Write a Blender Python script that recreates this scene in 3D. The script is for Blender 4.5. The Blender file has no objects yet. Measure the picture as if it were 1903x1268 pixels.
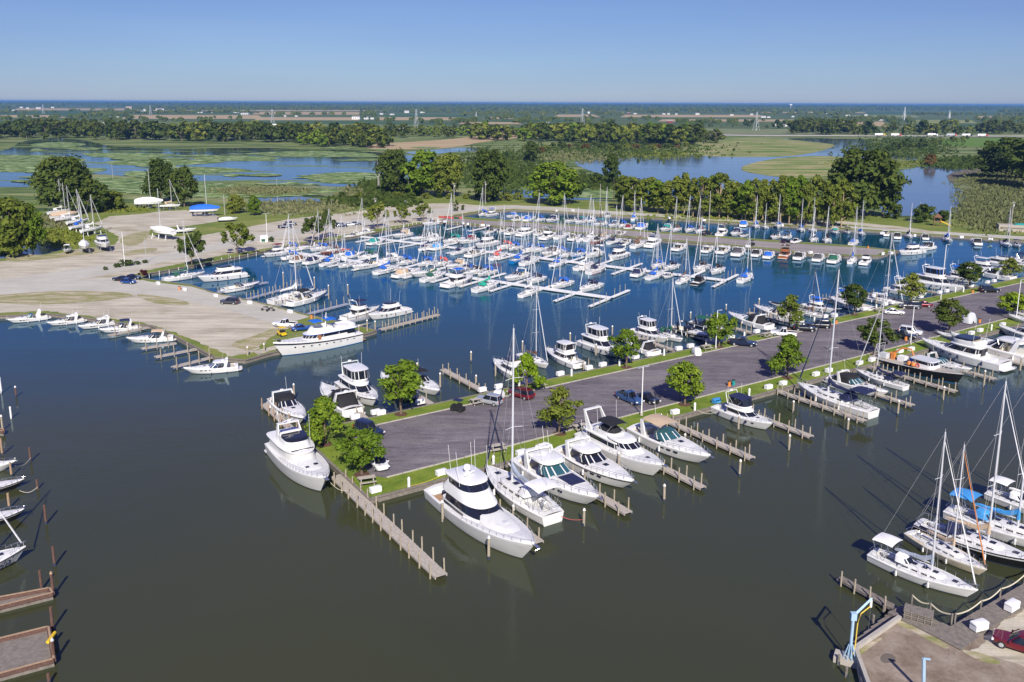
import bpy, math, random
import numpy as np
from mathutils import Vector, Matrix
from mathutils.geometry import tessellate_polygon
sc = bpy.context.scene
COL = sc.collection
PI = math.pi
# ------------------------------------------------------------- camera
FPX, HH, HOR, CX, H = 1606.0, 330.0, 191.0, 951.5, 50.0
PITCH = math.atan2(HH, FPX); ROLL = math.radians(.22); CY = HOR + HH
cp, sp, cr, sr = math.cos(PITCH), math.sin(PITCH), math.cos(ROLL), math.sin(ROLL)
cam = bpy.data.cameras.new('camera'); co = bpy.data.objects.new('camera', cam); COL.objects.link(co)
cam.sensor_width = 36; cam.lens = 36*FPX/1903; cam.shift_y = (CY-634)/1903
cam.clip_start = 1; cam.clip_end = 80000
r0, u0, f0 = Vector((1,0,0)), Vector((0,sp,cp)), Vector((0,cp,-sp))
rt = r0*cr+u0*sr; up = u0*cr-r0*sr
mt = Matrix((rt, up, -f0)).transposed().to_4x4(); mt.translation = (0,0,H)
co.matrix_world = mt
sc.camera = co
# ------------------------------------------------------------- sky and sun
SUN_EL = math.radians(36); SUN_AZ = math.radians(173)     # azimuth clockwise from +Y
w = bpy.data.worlds.new('World'); sc.world = w; w.use_nodes = True
nt = w.node_tree; bg = nt.nodes['Background']
sky = nt.nodes.new('ShaderNodeTexSky'); sky.sky_type = 'NISHITA'; sky.sun_disc = False
sky.sun_elevation = SUN_EL; sky.sun_rotation = SUN_AZ
sky.altitude = 300; sky.air_density = 1.0; sky.dust_density = .1; sky.ozone_density = 5
hs = nt.nodes.new('ShaderNodeMix'); hs.data_type = 'RGBA'; hs.blend_type = 'MULTIPLY'; hs.inputs[0].default_value = 1; hs.inputs[7].default_value = (.302,.39,.42,1)
ha = nt.nodes.new('ShaderNodeMix'); ha.data_type = 'RGBA'; ha.blend_type = 'ADD'; ha.inputs[0].default_value = 1; ha.inputs[7].default_value = (.52,.36,1.85,1)
nt.links.new(sky.outputs[0], hs.inputs[6]); nt.links.new(hs.outputs[2], ha.inputs[6])
# thin uneven veil in the sky
tcw = nt.nodes.new('ShaderNodeTexCoord'); mpw = nt.nodes.new('ShaderNodeMapping'); mpw.inputs['Scale'].default_value = (1.2,1.2,9); nzw = nt.nodes.new('ShaderNodeTexNoise'); nzw.inputs['Scale'].default_value = 1.6; nzw.inputs['Detail'].default_value = 5
nt.links.new(tcw.outputs['Generated'], mpw.inputs[0]); nt.links.new(mpw.outputs[0], nzw.inputs['Vector'])
rw = nt.nodes.new('ShaderNodeValToRGB'); rw.color_ramp.elements[0].position = .3; rw.color_ramp.elements[0].color = (.95,.96,.975,1); rw.color_ramp.elements[1].position = .7; rw.color_ramp.elements[1].color = (1.06,1.045,1.015,1)
hv = nt.nodes.new('ShaderNodeMix'); hv.data_type = 'RGBA'; hv.blend_type = 'MULTIPLY'; hv.inputs[0].default_value = 1
nt.links.new(nzw.outputs[0], rw.inputs[0]); nt.links.new(ha.outputs[2], hv.inputs[6]); nt.links.new(rw.outputs[0], hv.inputs[7]); nt.links.new(hv.outputs[2], bg.inputs[0]); bg.inputs[1].default_value = .1
sl = bpy.data.lights.new('sun', 'SUN'); sl.energy = 4.8; sl.angle = math.radians(.53); sl.color = (1,.93,.83)
so = bpy.data.objects.new('sun', sl); COL.objects.link(so)
sd = Vector((math.sin(SUN_AZ)*math.cos(SUN_EL), math.cos(SUN_AZ)*math.cos(SUN_EL), math.sin(SUN_EL)))
so.rotation_euler = sd.to_track_quat('Z', 'Y').to_euler(); so.location = (0,-60,120)
sc.view_settings.view_transform = 'Standard'; sc.view_settings.look = 'None'
sc.view_settings.exposure = .36; sc.view_settings.gamma = 1
sc.cycles.volume_bounces = 0; sc.cycles.max_bounces = 6
sc.cycles.diffuse_bounces = 2; sc.cycles.glossy_bounces = 3; sc.cycles.transparent_max_bounces = 8
sc.cycles.caustics_reflective = False; sc.cycles.caustics_refractive = False
# ------------------------------------------------------------- photo pixel -> ground point
def P(x, y, z=0.0):
    u, v = x-CX, y-CY
    u2 = u*cr+v*sr; v2 = -u*sr+v*cr
    dx, dy, dz = u2, FPX*cp-v2*sp, -(v2*cp+FPX*sp)
    t = (z-H)/dz
    return (dx*t, dy*t, z)
def ztop(x, y, yt, z=0.0):           # height above z of a thing whose foot shows at y and top at yt
    Y = P(x, y, z)[1]
    v2 = -(x-CX)*sr+(yt-CY)*cr
    return H-(v2*cp+FPX*sp)*Y/(FPX*cp-v2*sp)-z
def hd(x0, y0, x1, y1, z=0.0):
    a, b = P(x0, y0, z), P(x1, y1, z)
    return math.degrees(math.atan2(b[1]-a[1], b[0]-a[0])), math.dist(a[:2], b[:2]), ((a[0]+b[0])/2, (a[1]+b[1])/2)
# ------------------------------------------------------------- materials
MAT = {}
def M(name, col, rough=.5, metal=0, var=0, scale=1.0, bump=0, coat=0, col2=None, spec=.5):
    m = bpy.data.materials.new(name); m.use_nodes = True; t = m.node_tree
    b = t.nodes['Principled BSDF']
    b.inputs['Base Color'].default_value = (*col, 1); b.inputs['Roughness'].default_value = rough
    b.inputs['Metallic'].default_value = metal; b.inputs['Coat Weight'].default_value = coat
    b.inputs['Specular IOR Level'].default_value = spec
    if var or col2 or bump:
        tc = t.nodes.new('ShaderNodeTexCoord'); nz = t.nodes.new('ShaderNodeTexNoise')
        nz.inputs['Scale'].default_value = scale; nz.inputs['Detail'].default_value = 6; nz.inputs['Roughness'].default_value = .65
        t.links.new(tc.outputs['Object'], nz.inputs['Vector'])
        if var or col2:
            r = t.nodes.new('ShaderNodeValToRGB'); e = r.color_ramp.elements
            e[0].position = .3; e[1].position = .7
            e[0].color = (*[c*(1-var) for c in col], 1)
            e[1].color = (*(col2 or [min(1, c*(1+var)) for c in col]), 1)
            t.links.new(nz.outputs[0], r.inputs[0]); t.links.new(r.outputs[0], b.inputs['Base Color'])
        if bump:
            bp = t.nodes.new('ShaderNodeBump'); bp.inputs['Strength'].default_value = bump; bp.inputs['Distance'].default_value = .05
            t.links.new(nz.outputs[0], bp.inputs['Height']); t.links.new(bp.outputs[0], b.inputs['Normal'])
    MAT[name] = m; return m
M('hull', (.76,.76,.745), .22, var=.07, scale=.6, coat=.3)
M('deck', (.70,.70,.68), .45, var=.08, scale=1.3)
M('nonskid', (.60,.60,.57), .6, var=.1, scale=2)
M('cream', (.66,.58,.42), .4, var=.08); M('beige', (.58,.50,.40), .45, var=.08)
M('bottom', (.03,.04,.07), .6, var=.2); M('boot', (.05,.07,.13), .35); M('band', (.74,.74,.73), .25)
M('navyhull', (.012,.015,.035), .18, coat=.4); M('blackhull', (.012,.012,.014), .3, var=.2); M('bluehull', (.01,.16,.42), .2, coat=.4)
M('redhull', (.22,.05,.03), .3); M('woodhull', (.32,.11,.035), .3, var=.2, coat=.5); M('greyhull', (.22,.25,.30), .3)
M('glass', (.012,.014,.022), .06, spec=.8); M('tealglass', (.03,.10,.12), .06, spec=.8); M('blueglass', (.02,.05,.12), .08, spec=.8)
M('royal', (.01,.12,.55), .75, var=.15, scale=3); M('navy', (.012,.018,.07), .8, var=.25, scale=3); M('black', (.012,.012,.015), .8, var=.3, scale=3)
M('teal', (.01,.26,.24), .75, var=.15); M('green', (.01,.10,.06), .75, var=.15); M('jade', (.01,.36,.24), .7, var=.1); M('maroon', (.17,.015,.03), .75, var=.15); M('coral', (.62,.12,.10), .7)
M('tan', (.50,.38,.26), .8, var=.12); M('brown', (.16,.08,.045), .8, var=.2); M('sky', (.05,.28,.62), .7, var=.12); M('charcoal', (.06,.06,.07), .8, var=.2)
M('white', (.80,.80,.79), .55, var=.05); M('whitecloth', (.74,.75,.77), .7, var=.08, bump=.3, scale=2); M('silver', (.42,.47,.55), .4, metal=.3, var=.2, scale=2)
M('rig', (.42,.42,.44), .7); M('alu', (.62,.63,.66), .42, metal=.15, var=.08); M('steel', (.66,.67,.69), .25, metal=.9); M('darkmast', (.04,.03,.03), .4)
M('teak', (.36,.22,.12), .6, var=.2, scale=4); M('wood', (.30,.13,.05), .35, var=.2, coat=.3)
M('plank', (.40,.36,.31), .85, var=.25, scale=3, bump=.3); M('oldplank', (.20,.175,.15), .9, var=.3, scale=2, bump=.4)
M('post', (.36,.31,.23), .85, var=.3, scale=4, bump=.3); M('newpost', (.36,.25,.16), .85, var=.2, scale=4); M('rust', (.12,.065,.05), .85, var=.4, scale=5)
M('galv', (.55,.57,.60), .45, metal=.5, var=.12); M('paintblue', (.36,.52,.66), .5, var=.12); M('orange', (.62,.22,.05), .6, var=.12); M('yellow', (.75,.50,.02), .5, var=.1)
M('red', (.5,.02,.02), .5); M('rubber', (.02,.02,.02), .8); M('bark', (.17,.125,.09), .9, var=.35, scale=3, bump=.6); M('palebark', (.36,.27,.17), .9, var=.3, scale=2, bump=.4)
M('deadbark', (.42,.39,.36), .9, var=.15); M('concrete', (.42,.39,.34), .85, var=.15, scale=1.2, bump=.2); M('mulch', (.10,.05,.03), .95, var=.3, scale=5)
M('rope', (.6,.55,.42), .9); M('yellowrope', (.75,.55,.08), .8); M('cabinroof', (.30,.28,.27), .8); M('barnred', (.25,.04,.03), .8); M('greybox', (.55,.57,.6), .6)
M('lamp_lens', (.7,.7,.68), .3); M('headlight', (.8,.8,.82), .1); M('taillight', (.4,.01,.01), .2)
for n, c in dict(carblue=(.01,.07,.30), carnavy=(.012,.02,.055), carblack=(.01,.01,.012), carred=(.16,.008,.015), carsilver=(.42,.44,.46), carwhite=(.8,.8,.8), cargrey=(.06,.06,.07), truckblue=(.04,.10,.25)).items():
    M(n, c, .25, metal=.25 if n not in ('carwhite', 'carblack') else 0, coat=.8)
def leafmat(name, c1, c2, c3):
    m = bpy.data.materials.new(name); m.use_nodes = True; t = m.node_tree; t.nodes.clear()
    o = t.nodes.new('ShaderNodeOutputMaterial'); d = t.nodes.new('ShaderNodeBsdfDiffuse'); tr = t.nodes.new('ShaderNodeBsdfTranslucent'); mx = t.nodes.new('ShaderNodeMixShader')
    g = t.nodes.new('ShaderNodeNewGeometry'); oi = t.nodes.new('ShaderNodeObjectInfo')
    ad = t.nodes.new('ShaderNodeMath'); ad.operation = 'MULTIPLY_ADD'; ad.inputs[1].default_value = .65
    m2 = t.nodes.new('ShaderNodeMath'); m2.operation = 'MULTIPLY'; m2.inputs[1].default_value = .35
    r = t.nodes.new('ShaderNodeValToRGB'); e = r.color_ramp.elements
    e[0].color = (*c1, 1); e[1].color = (*c3, 1); e.new(.5).color = (*c2, 1)
    L = t.links.new
    L(oi.outputs['Random'], m2.inputs[0]); L(g.outputs['Random Per Island'], ad.inputs[0]); L(m2.outputs[0], ad.inputs[2])
    L(ad.outputs[0], r.inputs[0]); L(r.outputs[0], d.inputs[0]); L(r.outputs[0], tr.inputs[0]); mx.inputs[0].default_value = .28
    L(d.outputs[0], mx.inputs[1]); L(tr.outputs[0], mx.inputs[2]); L(mx.outputs[0], o.inputs[0])
    MAT[name] = m
leafmat('leaf', (0.078,0.140,0.017), (0.143,0.225,0.025), (0.261,0.339,0.035))
leafmat('leaf_dark', (0.043,0.071,0.017), (0.075,0.110,0.024), (0.128,0.161,0.034))
leafmat('leaf_yellow', (0.103,0.184,0.014), (0.196,0.299,0.021), (0.310,0.391,0.034))
leafmat('leaf_olive', (0.091,0.132,0.020), (0.161,0.202,0.034), (0.284,0.297,0.054))
leafmat('leaf_far', (0.054,0.080,0.020), (0.094,0.128,0.026), (0.175,0.184,0.037))
leafmat('reed', (.13,.15,.06), (.19,.21,.09), (.27,.26,.13)); leafmat('leaf_rust', (.10,.05,.02), (.16,.09,.03), (.20,.14,.04))
leafmat('leaf_red', (.05,.01,.015), (.08,.02,.025), (.12,.03,.03))
# ------------------------------------------------------------- mesh builder
class MB:
    def __init__(s): s.v = []; s.f = []; s.m = []
    def add(s, vs, fs, mi=0):
        o = len(s.v); s.v.extend(vs)
        for f in fs: s.f.append([i+o for i in f]); s.m.append(mi)
        return s
    def box(s, c, d, mi=0, rz=0, taper=1.0):
        cx_, cy_, cz_ = c; a, b, h = d[0]/2, d[1]/2, d[2]/2; vs = []
        ca, sa = math.cos(rz), math.sin(rz)
        for z, k in ((-h, 1), (h, taper)):
            for x, y in ((-a,-b), (a,-b), (a,b), (-a,b)):
                x *= k; y *= k; vs.append((cx_+x*ca-y*sa, cy_+x*sa+y*ca, cz_+z))
        return s.add(vs, [(0,3,2,1), (4,5,6,7), (0,1,5,4), (1,2,6,5), (2,3,7,6), (3,0,4,7)], mi)
    def ring(s, rings, mi=0, cap=True, close=True):
        n = len(rings[0]); vs = [p for r in rings for p in r]; fs = []
        for k in range(len(rings)-1):
            for i in range(n if close else n-1):
                j = (i+1) % n; fs.append((k*n+i, k*n+j, (k+1)*n+j, (k+1)*n+i))
        if cap: fs.append(tuple(range(n))[::-1]); fs.append(tuple((len(rings)-1)*n+i for i in range(n)))
        return s.add(vs, fs, mi)
    def tube(s, pts, r, r1=None, n=6, mi=0):
        r1 = r if r1 is None else r1; pts = [Vector(p) for p in pts]; rings = []; m = len(pts)
        for k, p in enumerate(pts):
            d = (pts[min(k+1, m-1)]-pts[max(k-1, 0)]).normalized()
            a = Vector((0,0,1)) if abs(d.z) < .9 else Vector((1,0,0))
            e1 = d.cross(a).normalized(); e2 = d.cross(e1); rr = r+(r1-r)*k/(m-1)
            rings.append([tuple(p+e1*rr*math.cos(2*PI*i/n)+e2*rr*math.sin(2*PI*i/n)) for i in range(n)])
        return s.ring(rings, mi)
    def cyl(s, c, r, h, n=10, mi=0, r1=None): return s.tube([c, (c[0], c[1], c[2]+h)], r, r1, n, mi)
    def mesh(s, name, keys, smooth=35):
        me = bpy.data.meshes.new(name); me.from_pydata(s.v, [], s.f)
        for k in keys: me.materials.append(MAT[k])
        me.polygons.foreach_set('material_index', s.m)
        if smooth:
            me.polygons.foreach_set('use_smooth', [True]*len(s.f)); me.update()
            me.set_sharp_from_angle(angle=math.radians(smooth))
        me.update(); return me
def setp(o, label=None, cat=None, group=None, kind=None):
    if label: o['label'] = label
    if cat: o['category'] = cat
    if group: o['group'] = group
    if kind: o['kind'] = kind
    return o
def link(name, me, parent=None):
    o = bpy.data.objects.new(name, me); COL.objects.link(o)
    if parent is not None: o.parent = parent
    return o
def pieces(mb):                      # the connected pieces of a mesh, each as a mesh of its own
    par = list(range(len(mb.v)))
    def find(a):
        while par[a] != a: par[a] = par[par[a]]; a = par[a]
        return a
    for f in mb.f:
        for i in f[1:]: par[find(i)] = find(f[0])
    out = {}
    for f, m_ in zip(mb.f, mb.m):
        n, mp = out.setdefault(find(f[0]), (MB(), {})); g = []
        for i in f:
            if i not in mp: mp[i] = len(n.v); n.v.append(mb.v[i])
            g.append(mp[i])
        n.f.append(g); n.m.append(m_)
    return [a[0] for a in out.values()]
SPLIT = {'seat', 'porthole', 'hatch', 'hardtop_post', 'cockpit_seat', 'antenna', 'radar_dome', 'spreader', 'fender', 'wheel', 'headlight', 'door', 'post', 'leg', 'bench', 'window_pane'}
def tpl(name, parts):                # parts: (name, MB, keys, [subparts], label)
    def mk(p):
        p = list(p)+[None]*(5-len(p)); ms = [p[1]]
        if p[0] in SPLIT or getattr(p[1], 'split', False): ms = pieces(p[1])
        return [(p[0], q.mesh(p[0], p[2]), p[2], [z for s_ in (p[3] or []) for z in mk(s_)] if k == 0 else [], p[4]) for k, q in enumerate(ms)]
    return (name, [q for p in parts for q in mk(p)])
def place(t, label, cat, loc, rz=0, s=1.0, group=None, ov=None, names=None, only=None, name=None):
    root = bpy.data.objects.new(name or t[0], None); COL.objects.link(root); root.empty_display_size = .3
    root.location = loc; root.rotation_euler = (0,0,rz)
    root.scale = (s,)*3 if not isinstance(s, tuple) else s
    setp(root, label, cat, group)
    def mk(p, par):
        o = link(p[0], p[1], par)
        if p[4]: o['label'] = p[4]
        for i, k in enumerate(p[2]):
            if ov and k in ov:
                o.material_slots[i].link = 'OBJECT'; o.material_slots[i].material = MAT[ov[k]]
        for q in p[3]: mk(q, o)
    for p in t[1]:
        if only and p[0] not in only: continue
        mk(p, root)
    return root
def single(name, mb, keys, label, cat, group=None, kind=None, smooth=35):
    return setp(link(name, mb.mesh(name, keys, smooth)), label, cat, group, kind)
ORD = ['first','second','third','fourth','fifth','sixth','seventh','eighth','ninth','tenth','eleventh','twelfth','thirteenth','fourteenth','fifteenth','sixteenth','seventeenth','eighteenth','nineteenth','twentieth']
def ordn(i): return ORD[i] if i < 20 else ('%d' % (i+1))+{1:'st',2:'nd',3:'rd'}.get((i+1) % 10, 'th')
# ------------------------------------------------------------- the ground, water, roads
def nodes(name):
    m = bpy.data.materials.new(name); m.use_nodes = True; t = m.node_tree
    MAT[name] = m; b = t.nodes['Principled BSDF']; L = t.links.new
    geo = t.nodes.new('ShaderNodeNewGeometry')
    def noise(scale, detail=6, rough=.6, vec=(1,1,1), rz=0, dist=0):
        mp = t.nodes.new('ShaderNodeMapping'); mp.inputs['Scale'].default_value = vec; mp.inputs['Rotation'].default_value = (0,0,rz)
        L(geo.outputs['Position'], mp.inputs[0])
        n = t.nodes.new('ShaderNodeTexNoise'); n.inputs['Scale'].default_value = scale; n.inputs['Detail'].default_value = detail
        n.inputs['Roughness'].default_value = rough; n.inputs['Distortion'].default_value = dist
        L(mp.outputs[0], n.inputs['Vector']); return n.outputs[0]
    def ramp(src, *stops):
        r = t.nodes.new('ShaderNodeValToRGB'); e = r.color_ramp.elements
        while len(e) < len(stops): e.new(.5)
        for k, (p, c) in enumerate(stops):
            e[k].position = p; e[k].color = (*c, 1) if isinstance(c, tuple) else (c, c, c, 1)
        L(src, r.inputs[0]); return r.outputs[0]
    def mix(fac, a, c2, mode='MIX'):
        x = t.nodes.new('ShaderNodeMix'); x.data_type = 'RGBA'; x.blend_type = mode
        if isinstance(fac, float): x.inputs[0].default_value = fac
        else: L(fac, x.inputs[0])
        for sck, val in ((x.inputs[6], a), (x.inputs[7], c2)):
            if isinstance(val, tuple): sck.default_value = (*val, 1)
            else: L(val, sck)
        return x.outputs[2]
    def bump(src, st, d=.1):
        bp = t.nodes.new('ShaderNodeBump'); bp.inputs['Strength'].default_value = st; bp.inputs['Distance'].default_value = d
        L(src, bp.inputs['Height']); L(bp.outputs[0], b.inputs['Normal'])
    return m, t, b, L, geo, noise, ramp, mix, bump
# water of the harbour
def water(name, base, deep, bumpst, veg=None, tint=(.66,.85,1), inner=None):
    m, t, b, L, geo, noise, ramp, mix, bump = nodes(name)
    c = mix(ramp(noise(.012, 3, .5), (.35, 0.), (.65, 1.)), base, deep); b.inputs['Roughness'].default_value = .95; b.inputs['Specular IOR Level'].default_value = 0; 
    if inner:            # blue sky reflection painted into the base colour, growing with distance
        sx = t.nodes.new('ShaderNodeSeparateXYZ'); L(geo.outputs['Position'], sx.inputs[0]); mr = t.nodes.new('ShaderNodeMapRange'); mr.inputs['From Min'].default_value = 125; mr.inputs['From Max'].default_value = 235; L(sx.outputs['Y'], mr.inputs[0]); c = mix(mr.outputs[0], c, inner)
    L(c, b.inputs['Base Color'])
    n1 = noise(1.3, 3, .6, (1,1.3,1)); n2 = noise(.16, 3, .55, (1,.6,1), .5)
    a = t.nodes.new('ShaderNodeMath'); a.operation = 'MULTIPLY_ADD'; L(n2, a.inputs[0]); a.inputs[1].default_value = 2.2; L(n1, a.inputs[2])
    wp = ramp(noise(.018, 4, .6, (1,2.2,1), .2, .5), (.38, .12), (.66, 1.))      # wind patches: ripples stronger in some areas than others
    ml = t.nodes.new('ShaderNodeMath'); ml.operation = 'MULTIPLY'; L(a.outputs[0], ml.inputs[0]); L(wp, ml.inputs[1])
    bp = t.nodes.new('ShaderNodeBump'); bp.inputs['Strength'].default_value = bumpst; bp.inputs['Distance'].default_value = .06; L(ml.outputs[0], bp.inputs['Height'])
    fr = t.nodes.new('ShaderNodeFresnel'); fr.inputs['IOR'].default_value = 1.36; L(bp.outputs[0], fr.inputs['Normal'])
    gl = t.nodes.new('ShaderNodeBsdfGlossy'); gl.inputs['Roughness'].default_value = .07; gl.inputs['Color'].default_value = (*tint,1); L(bp.outputs[0], gl.inputs['Normal'])
    wx = t.nodes.new('ShaderNodeMixShader'); L(fr.outputs[0], wx.inputs[0]); L(b.outputs[0], wx.inputs[1]); L(gl.outputs[0], wx.inputs[2]); L(wx.outputs[0], t.nodes['Material Output'].inputs[0])
    if veg:
        vs, th, thick = veg
        nn = noise(vs, 8, .62, (.35,1.6,1), 0, .6)
        fac = ramp(nn, (th-.03, 0.), (th+.03, 1.))
        d = t.nodes.new('ShaderNodeBsdfDiffuse'); L(ramp(noise(.5, 6, .8), (.3, (.05,.08,.03)), (.5, (.13,.19,.05)), (.68, (.32,.38,.20))), d.inputs[0])
        x = t.nodes.new('ShaderNodeMixShader'); L(fac, x.inputs[0]); L(wx.outputs[0], x.inputs[1]); L(d.outputs[0], x.inputs[2])
        L(x.outputs[0], t.nodes['Material Output'].inputs[0])
    return m
water('harbour_water', (.052,.054,.022), (.042,.048,.024), .55, inner=(.003,.057,.110))
water('lake_water', (.07,.10,.16), (.08,.11,.15), .3, tint=(.95,.97,1))
water('wetland_water', (.03,.055,.085), (.04,.055,.05), .3, (.03, .57, 1), (.78,.90,1))
def gmat(name, sets, rough=.9, bmp=.3, bs=3.0, cracks=0):
    m, t, b, L, geo, noise, ramp, mix, bump = nodes(name); b.inputs['Roughness'].default_value = rough; b.inputs['Specular IOR Level'].default_value = .2
    c = None
    for k, (sc_, vec, rz, stops) in enumerate(sets):
        r = ramp(noise(sc_, 8, .65, vec, rz, .3), *stops[0]) if len(stops) == 1 else None
        if k == 0: c = r
        elif len(stops) == 2: c = mix(ramp(noise(sc_, 8, .65, vec, rz, .4), *stops[0]), c, stops[1])
        else: c = mix(1.0, c, r, 'MULTIPLY')
    if cracks:
        mp = t.nodes.new('ShaderNodeMapping'); L(geo.outputs['Position'], mp.inputs[0]); vo = t.nodes.new('ShaderNodeTexVoronoi'); vo.feature = 'DISTANCE_TO_EDGE'; vo.inputs['Scale'].default_value = cracks
        nz = t.nodes.new('ShaderNodeTexNoise'); nz.inputs['Scale'].default_value = cracks*1.3; nz.inputs['Detail'].default_value = 8; nz.inputs['Roughness'].default_value = .75; L(mp.outputs[0], nz.inputs['Vector']); vm = t.nodes.new('ShaderNodeMix'); vm.data_type = 'RGBA'; vm.inputs[0].default_value = 1.0
        vm.blend_type = 'ADD'; L(mp.outputs[0], vm.inputs[6]); vk = t.nodes.new('ShaderNodeVectorMath'); vk.operation = 'SCALE'; vk.inputs['Scale'].default_value = 1.3/cracks; L(nz.outputs[1], vk.inputs[0]); L(vk.outputs[0], vm.inputs[7]); L(vm.outputs[2], vo.inputs['Vector'])
        c = mix(1.0, c, ramp(vo.outputs['Distance'], (0., .72), (.022, 1.)), 'MULTIPLY')
    L(c, b.inputs['Base Color'])
    if bmp: bump(noise(bs, 6, .7), bmp, .08)
R34 = -math.radians(34)
gmat('asphalt', [(.35, (.25,2.2,1), R34, ([(.3, (.145,.127,.142)), (.5, (.195,.174,.190)), (.72, (.26,.235,.246))],)),
                 (2.5, (.15,2.5,1), R34, ([(.38, .62), (.6, 1.08)],)), (.10, (.5,1.6,1), R34, ([(.5, 0.), (.68, .65)], (.27,.25,.24))), (.06, (1,1,1), 0, ([(.3, .78), (.6, 1.04)],)), (4, (1,1,1), 0, ([(.3, .7), (.7, 1.2)],))], cracks=.35)
gmat('gravel', [(.08, (1,2,1), .3, ([(.3, (.46,.41,.31)), (.5, (.60,.55,.43)), (.75, (.70,.655,.53))],)),
                (.30, (.3,1.6,1), .35, ([(.35, .80), (.65, 1.05)],)), (.05, (1,1.6,1), 0, ([(.56, 0.), (.68, .7)], (.30,.26,.12))), (.9, (.06,2.2,1), .75, ([(.38, .78), (.6, 1.04)],)), (.5, (.1,3,1), .1, ([(.36, .80), (.55, 1.02)],)), (3, (1,1,1), 0, ([(.3, .88), (.7, 1.06)],))])
gmat('paving', [(.1, (1,1,1), .3, ([(.3, (.44,.425,.36)), (.7, (.54,.52,.45))],)), (.6, (.2,2,1), -.85, ([(.35, .9), (.65, 1.04)],)), (4, (1,1,1), 0, ([(.3, .92), (.7, 1.05)],))])
gmat('pieraspht', [(.15, (.4,2,1), .6, ([(.3, (.24,.215,.205)), (.7, (.36,.325,.305))],)), (2, (1,1,1), 0, ([(.3, .85), (.7, 1.05)],))])
gmat('grass', [(.25, (1,1,1), 0, ([(.3, (.105,.17,.018)), (.5, (.165,.235,.026)), (.72, (.24,.29,.045))],)),
               (.5, (1,1,1), 0, ([(.58, 0.), (.78, .6)], (.33,.28,.10))), (2.5, (1,1,1), 0, ([(.3, .72), (.7, 1.12)],))], bmp=.6)
gmat('roughgrass', [(.05, (1,2,1), 0, ([(.3, (.12,.18,.03)), (.55, (.20,.24,.05)), (.75, (.36,.31,.12))],)), (1.2, (1,1,1), 0, ([(.3, .7), (.7, 1.1)],))], bmp=.6)
gmat('marsh', [(.022, (.4,1.9,1), 0, ([(.36, (.04,.07,.02)), (.44, (.10,.16,.04)), (.52, (.19,.25,.07)), (.60, (.33,.33,.15)), (.7, (.16,.23,.08))],)),
               (.12, (.6,1.5,1), 0, ([(.3, .6), (.7, 1.15)],)), (1.0, (1,1,1), 0, ([(.3, .7), (.7, 1.15)],))], bmp=.8, bs=.8)
gmat('farmland', [(.0016, (.25,2.5,1), .02, ([(.3, (.045,.09,.03)), (.45, (.08,.13,.04)), (.6, (.11,.14,.045)), (.75, (.27,.22,.10))],)), (.03, (1,1,1), 0, ([(.3, .7), (.7, 1.15)],))], bmp=0)
gmat('wheat', [(.02, (.2,2,1), 0, ([(.3, (.36,.27,.14)), (.7, (.46,.36,.21))],))], bmp=0)
gmat('crop', [(.03, (.2,2,1), 0, ([(.3, (.04,.09,.03)), (.7, (.065,.125,.045))],))], bmp=0)
gmat('drygrass', [(.35, (.5,2,1), .2, ([(.36, (.52,.45,.36)), (.5, (.34,.31,.16)), (.64, (.22,.24,.08)), (.74, (.45,.38,.27))],)), (2, (1,1,1), 0, ([(.3, .8), (.7, 1.1)],))])
gmat('meadow', [(.035, (.5,2.2,1), 0, ([(.36, (.08,.17,.02)), (.46, (.15,.22,.04)), (.54, (.32,.30,.13)), (.7, (.50,.41,.25))],)), (.6, (1,1,1), 0, ([(.3, .8), (.7, 1.1)],))])
gmat('greenfield', [(.05, (.5,2.2,1), 0, ([(.3, (.07,.15,.02)), (.7, (.15,.24,.03))],))])
gmat('lily', [(.11, (1,2.2,1), 0, ([(.38, (.03,.07,.025)), (.46, (.10,.18,.045)), (.54, (.22,.30,.09)), (.62, (.50,.58,.34))],)), (.04, (1,2,1), 0, ([(.3, .7), (.7, 1.1)],))], bmp=.5)
gmat('reedbed', [(.25, (1,1.4,1), 0, ([(.3, (.11,.15,.06)), (.55, (.22,.25,.12)), (.75, (.36,.33,.20))],)), (.03, (1,1,1), 0, ([(.3, .75), (.7, 1.1)],))], bmp=.8, bs=1)
gmat('mud', [(.1, (1,3,1), 0, ([(.3, (.10,.085,.07)), (.7, (.17,.145,.12))],))])
gmat('slab', [(.35, (1,1,1), .3, ([(.3, (.17,.125,.09)), (.5, (.27,.215,.165)), (.72, (.38,.325,.265))],)), (.2, (1,1,1), 0, ([(.62, 0.), (.70, .8)], (.10,.08,.065))), (3, (1,1,1), 0, ([(.3, .85), (.7, 1.08)],))], cracks=.3)
rnd = random.Random(7)
def rough_edge(pts, step, amp):
    out = []; n = len(pts)
    for i in range(n):
        a, b = pts[i], pts[(i+1) % n]; d = math.dist(a, b); k = max(1, min(60, int(d/step)))
        nx, ny = -(b[1]-a[1])/max(d, .01), (b[0]-a[0])/max(d, .01)
        for j in range(k):
            o = 0 if j == 0 else rnd.uniform(-amp, amp)
            out.append((a[0]+(b[0]-a[0])*j/k+nx*o, a[1]+(b[1]-a[1])*j/k+ny*o))
    return out
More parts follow.
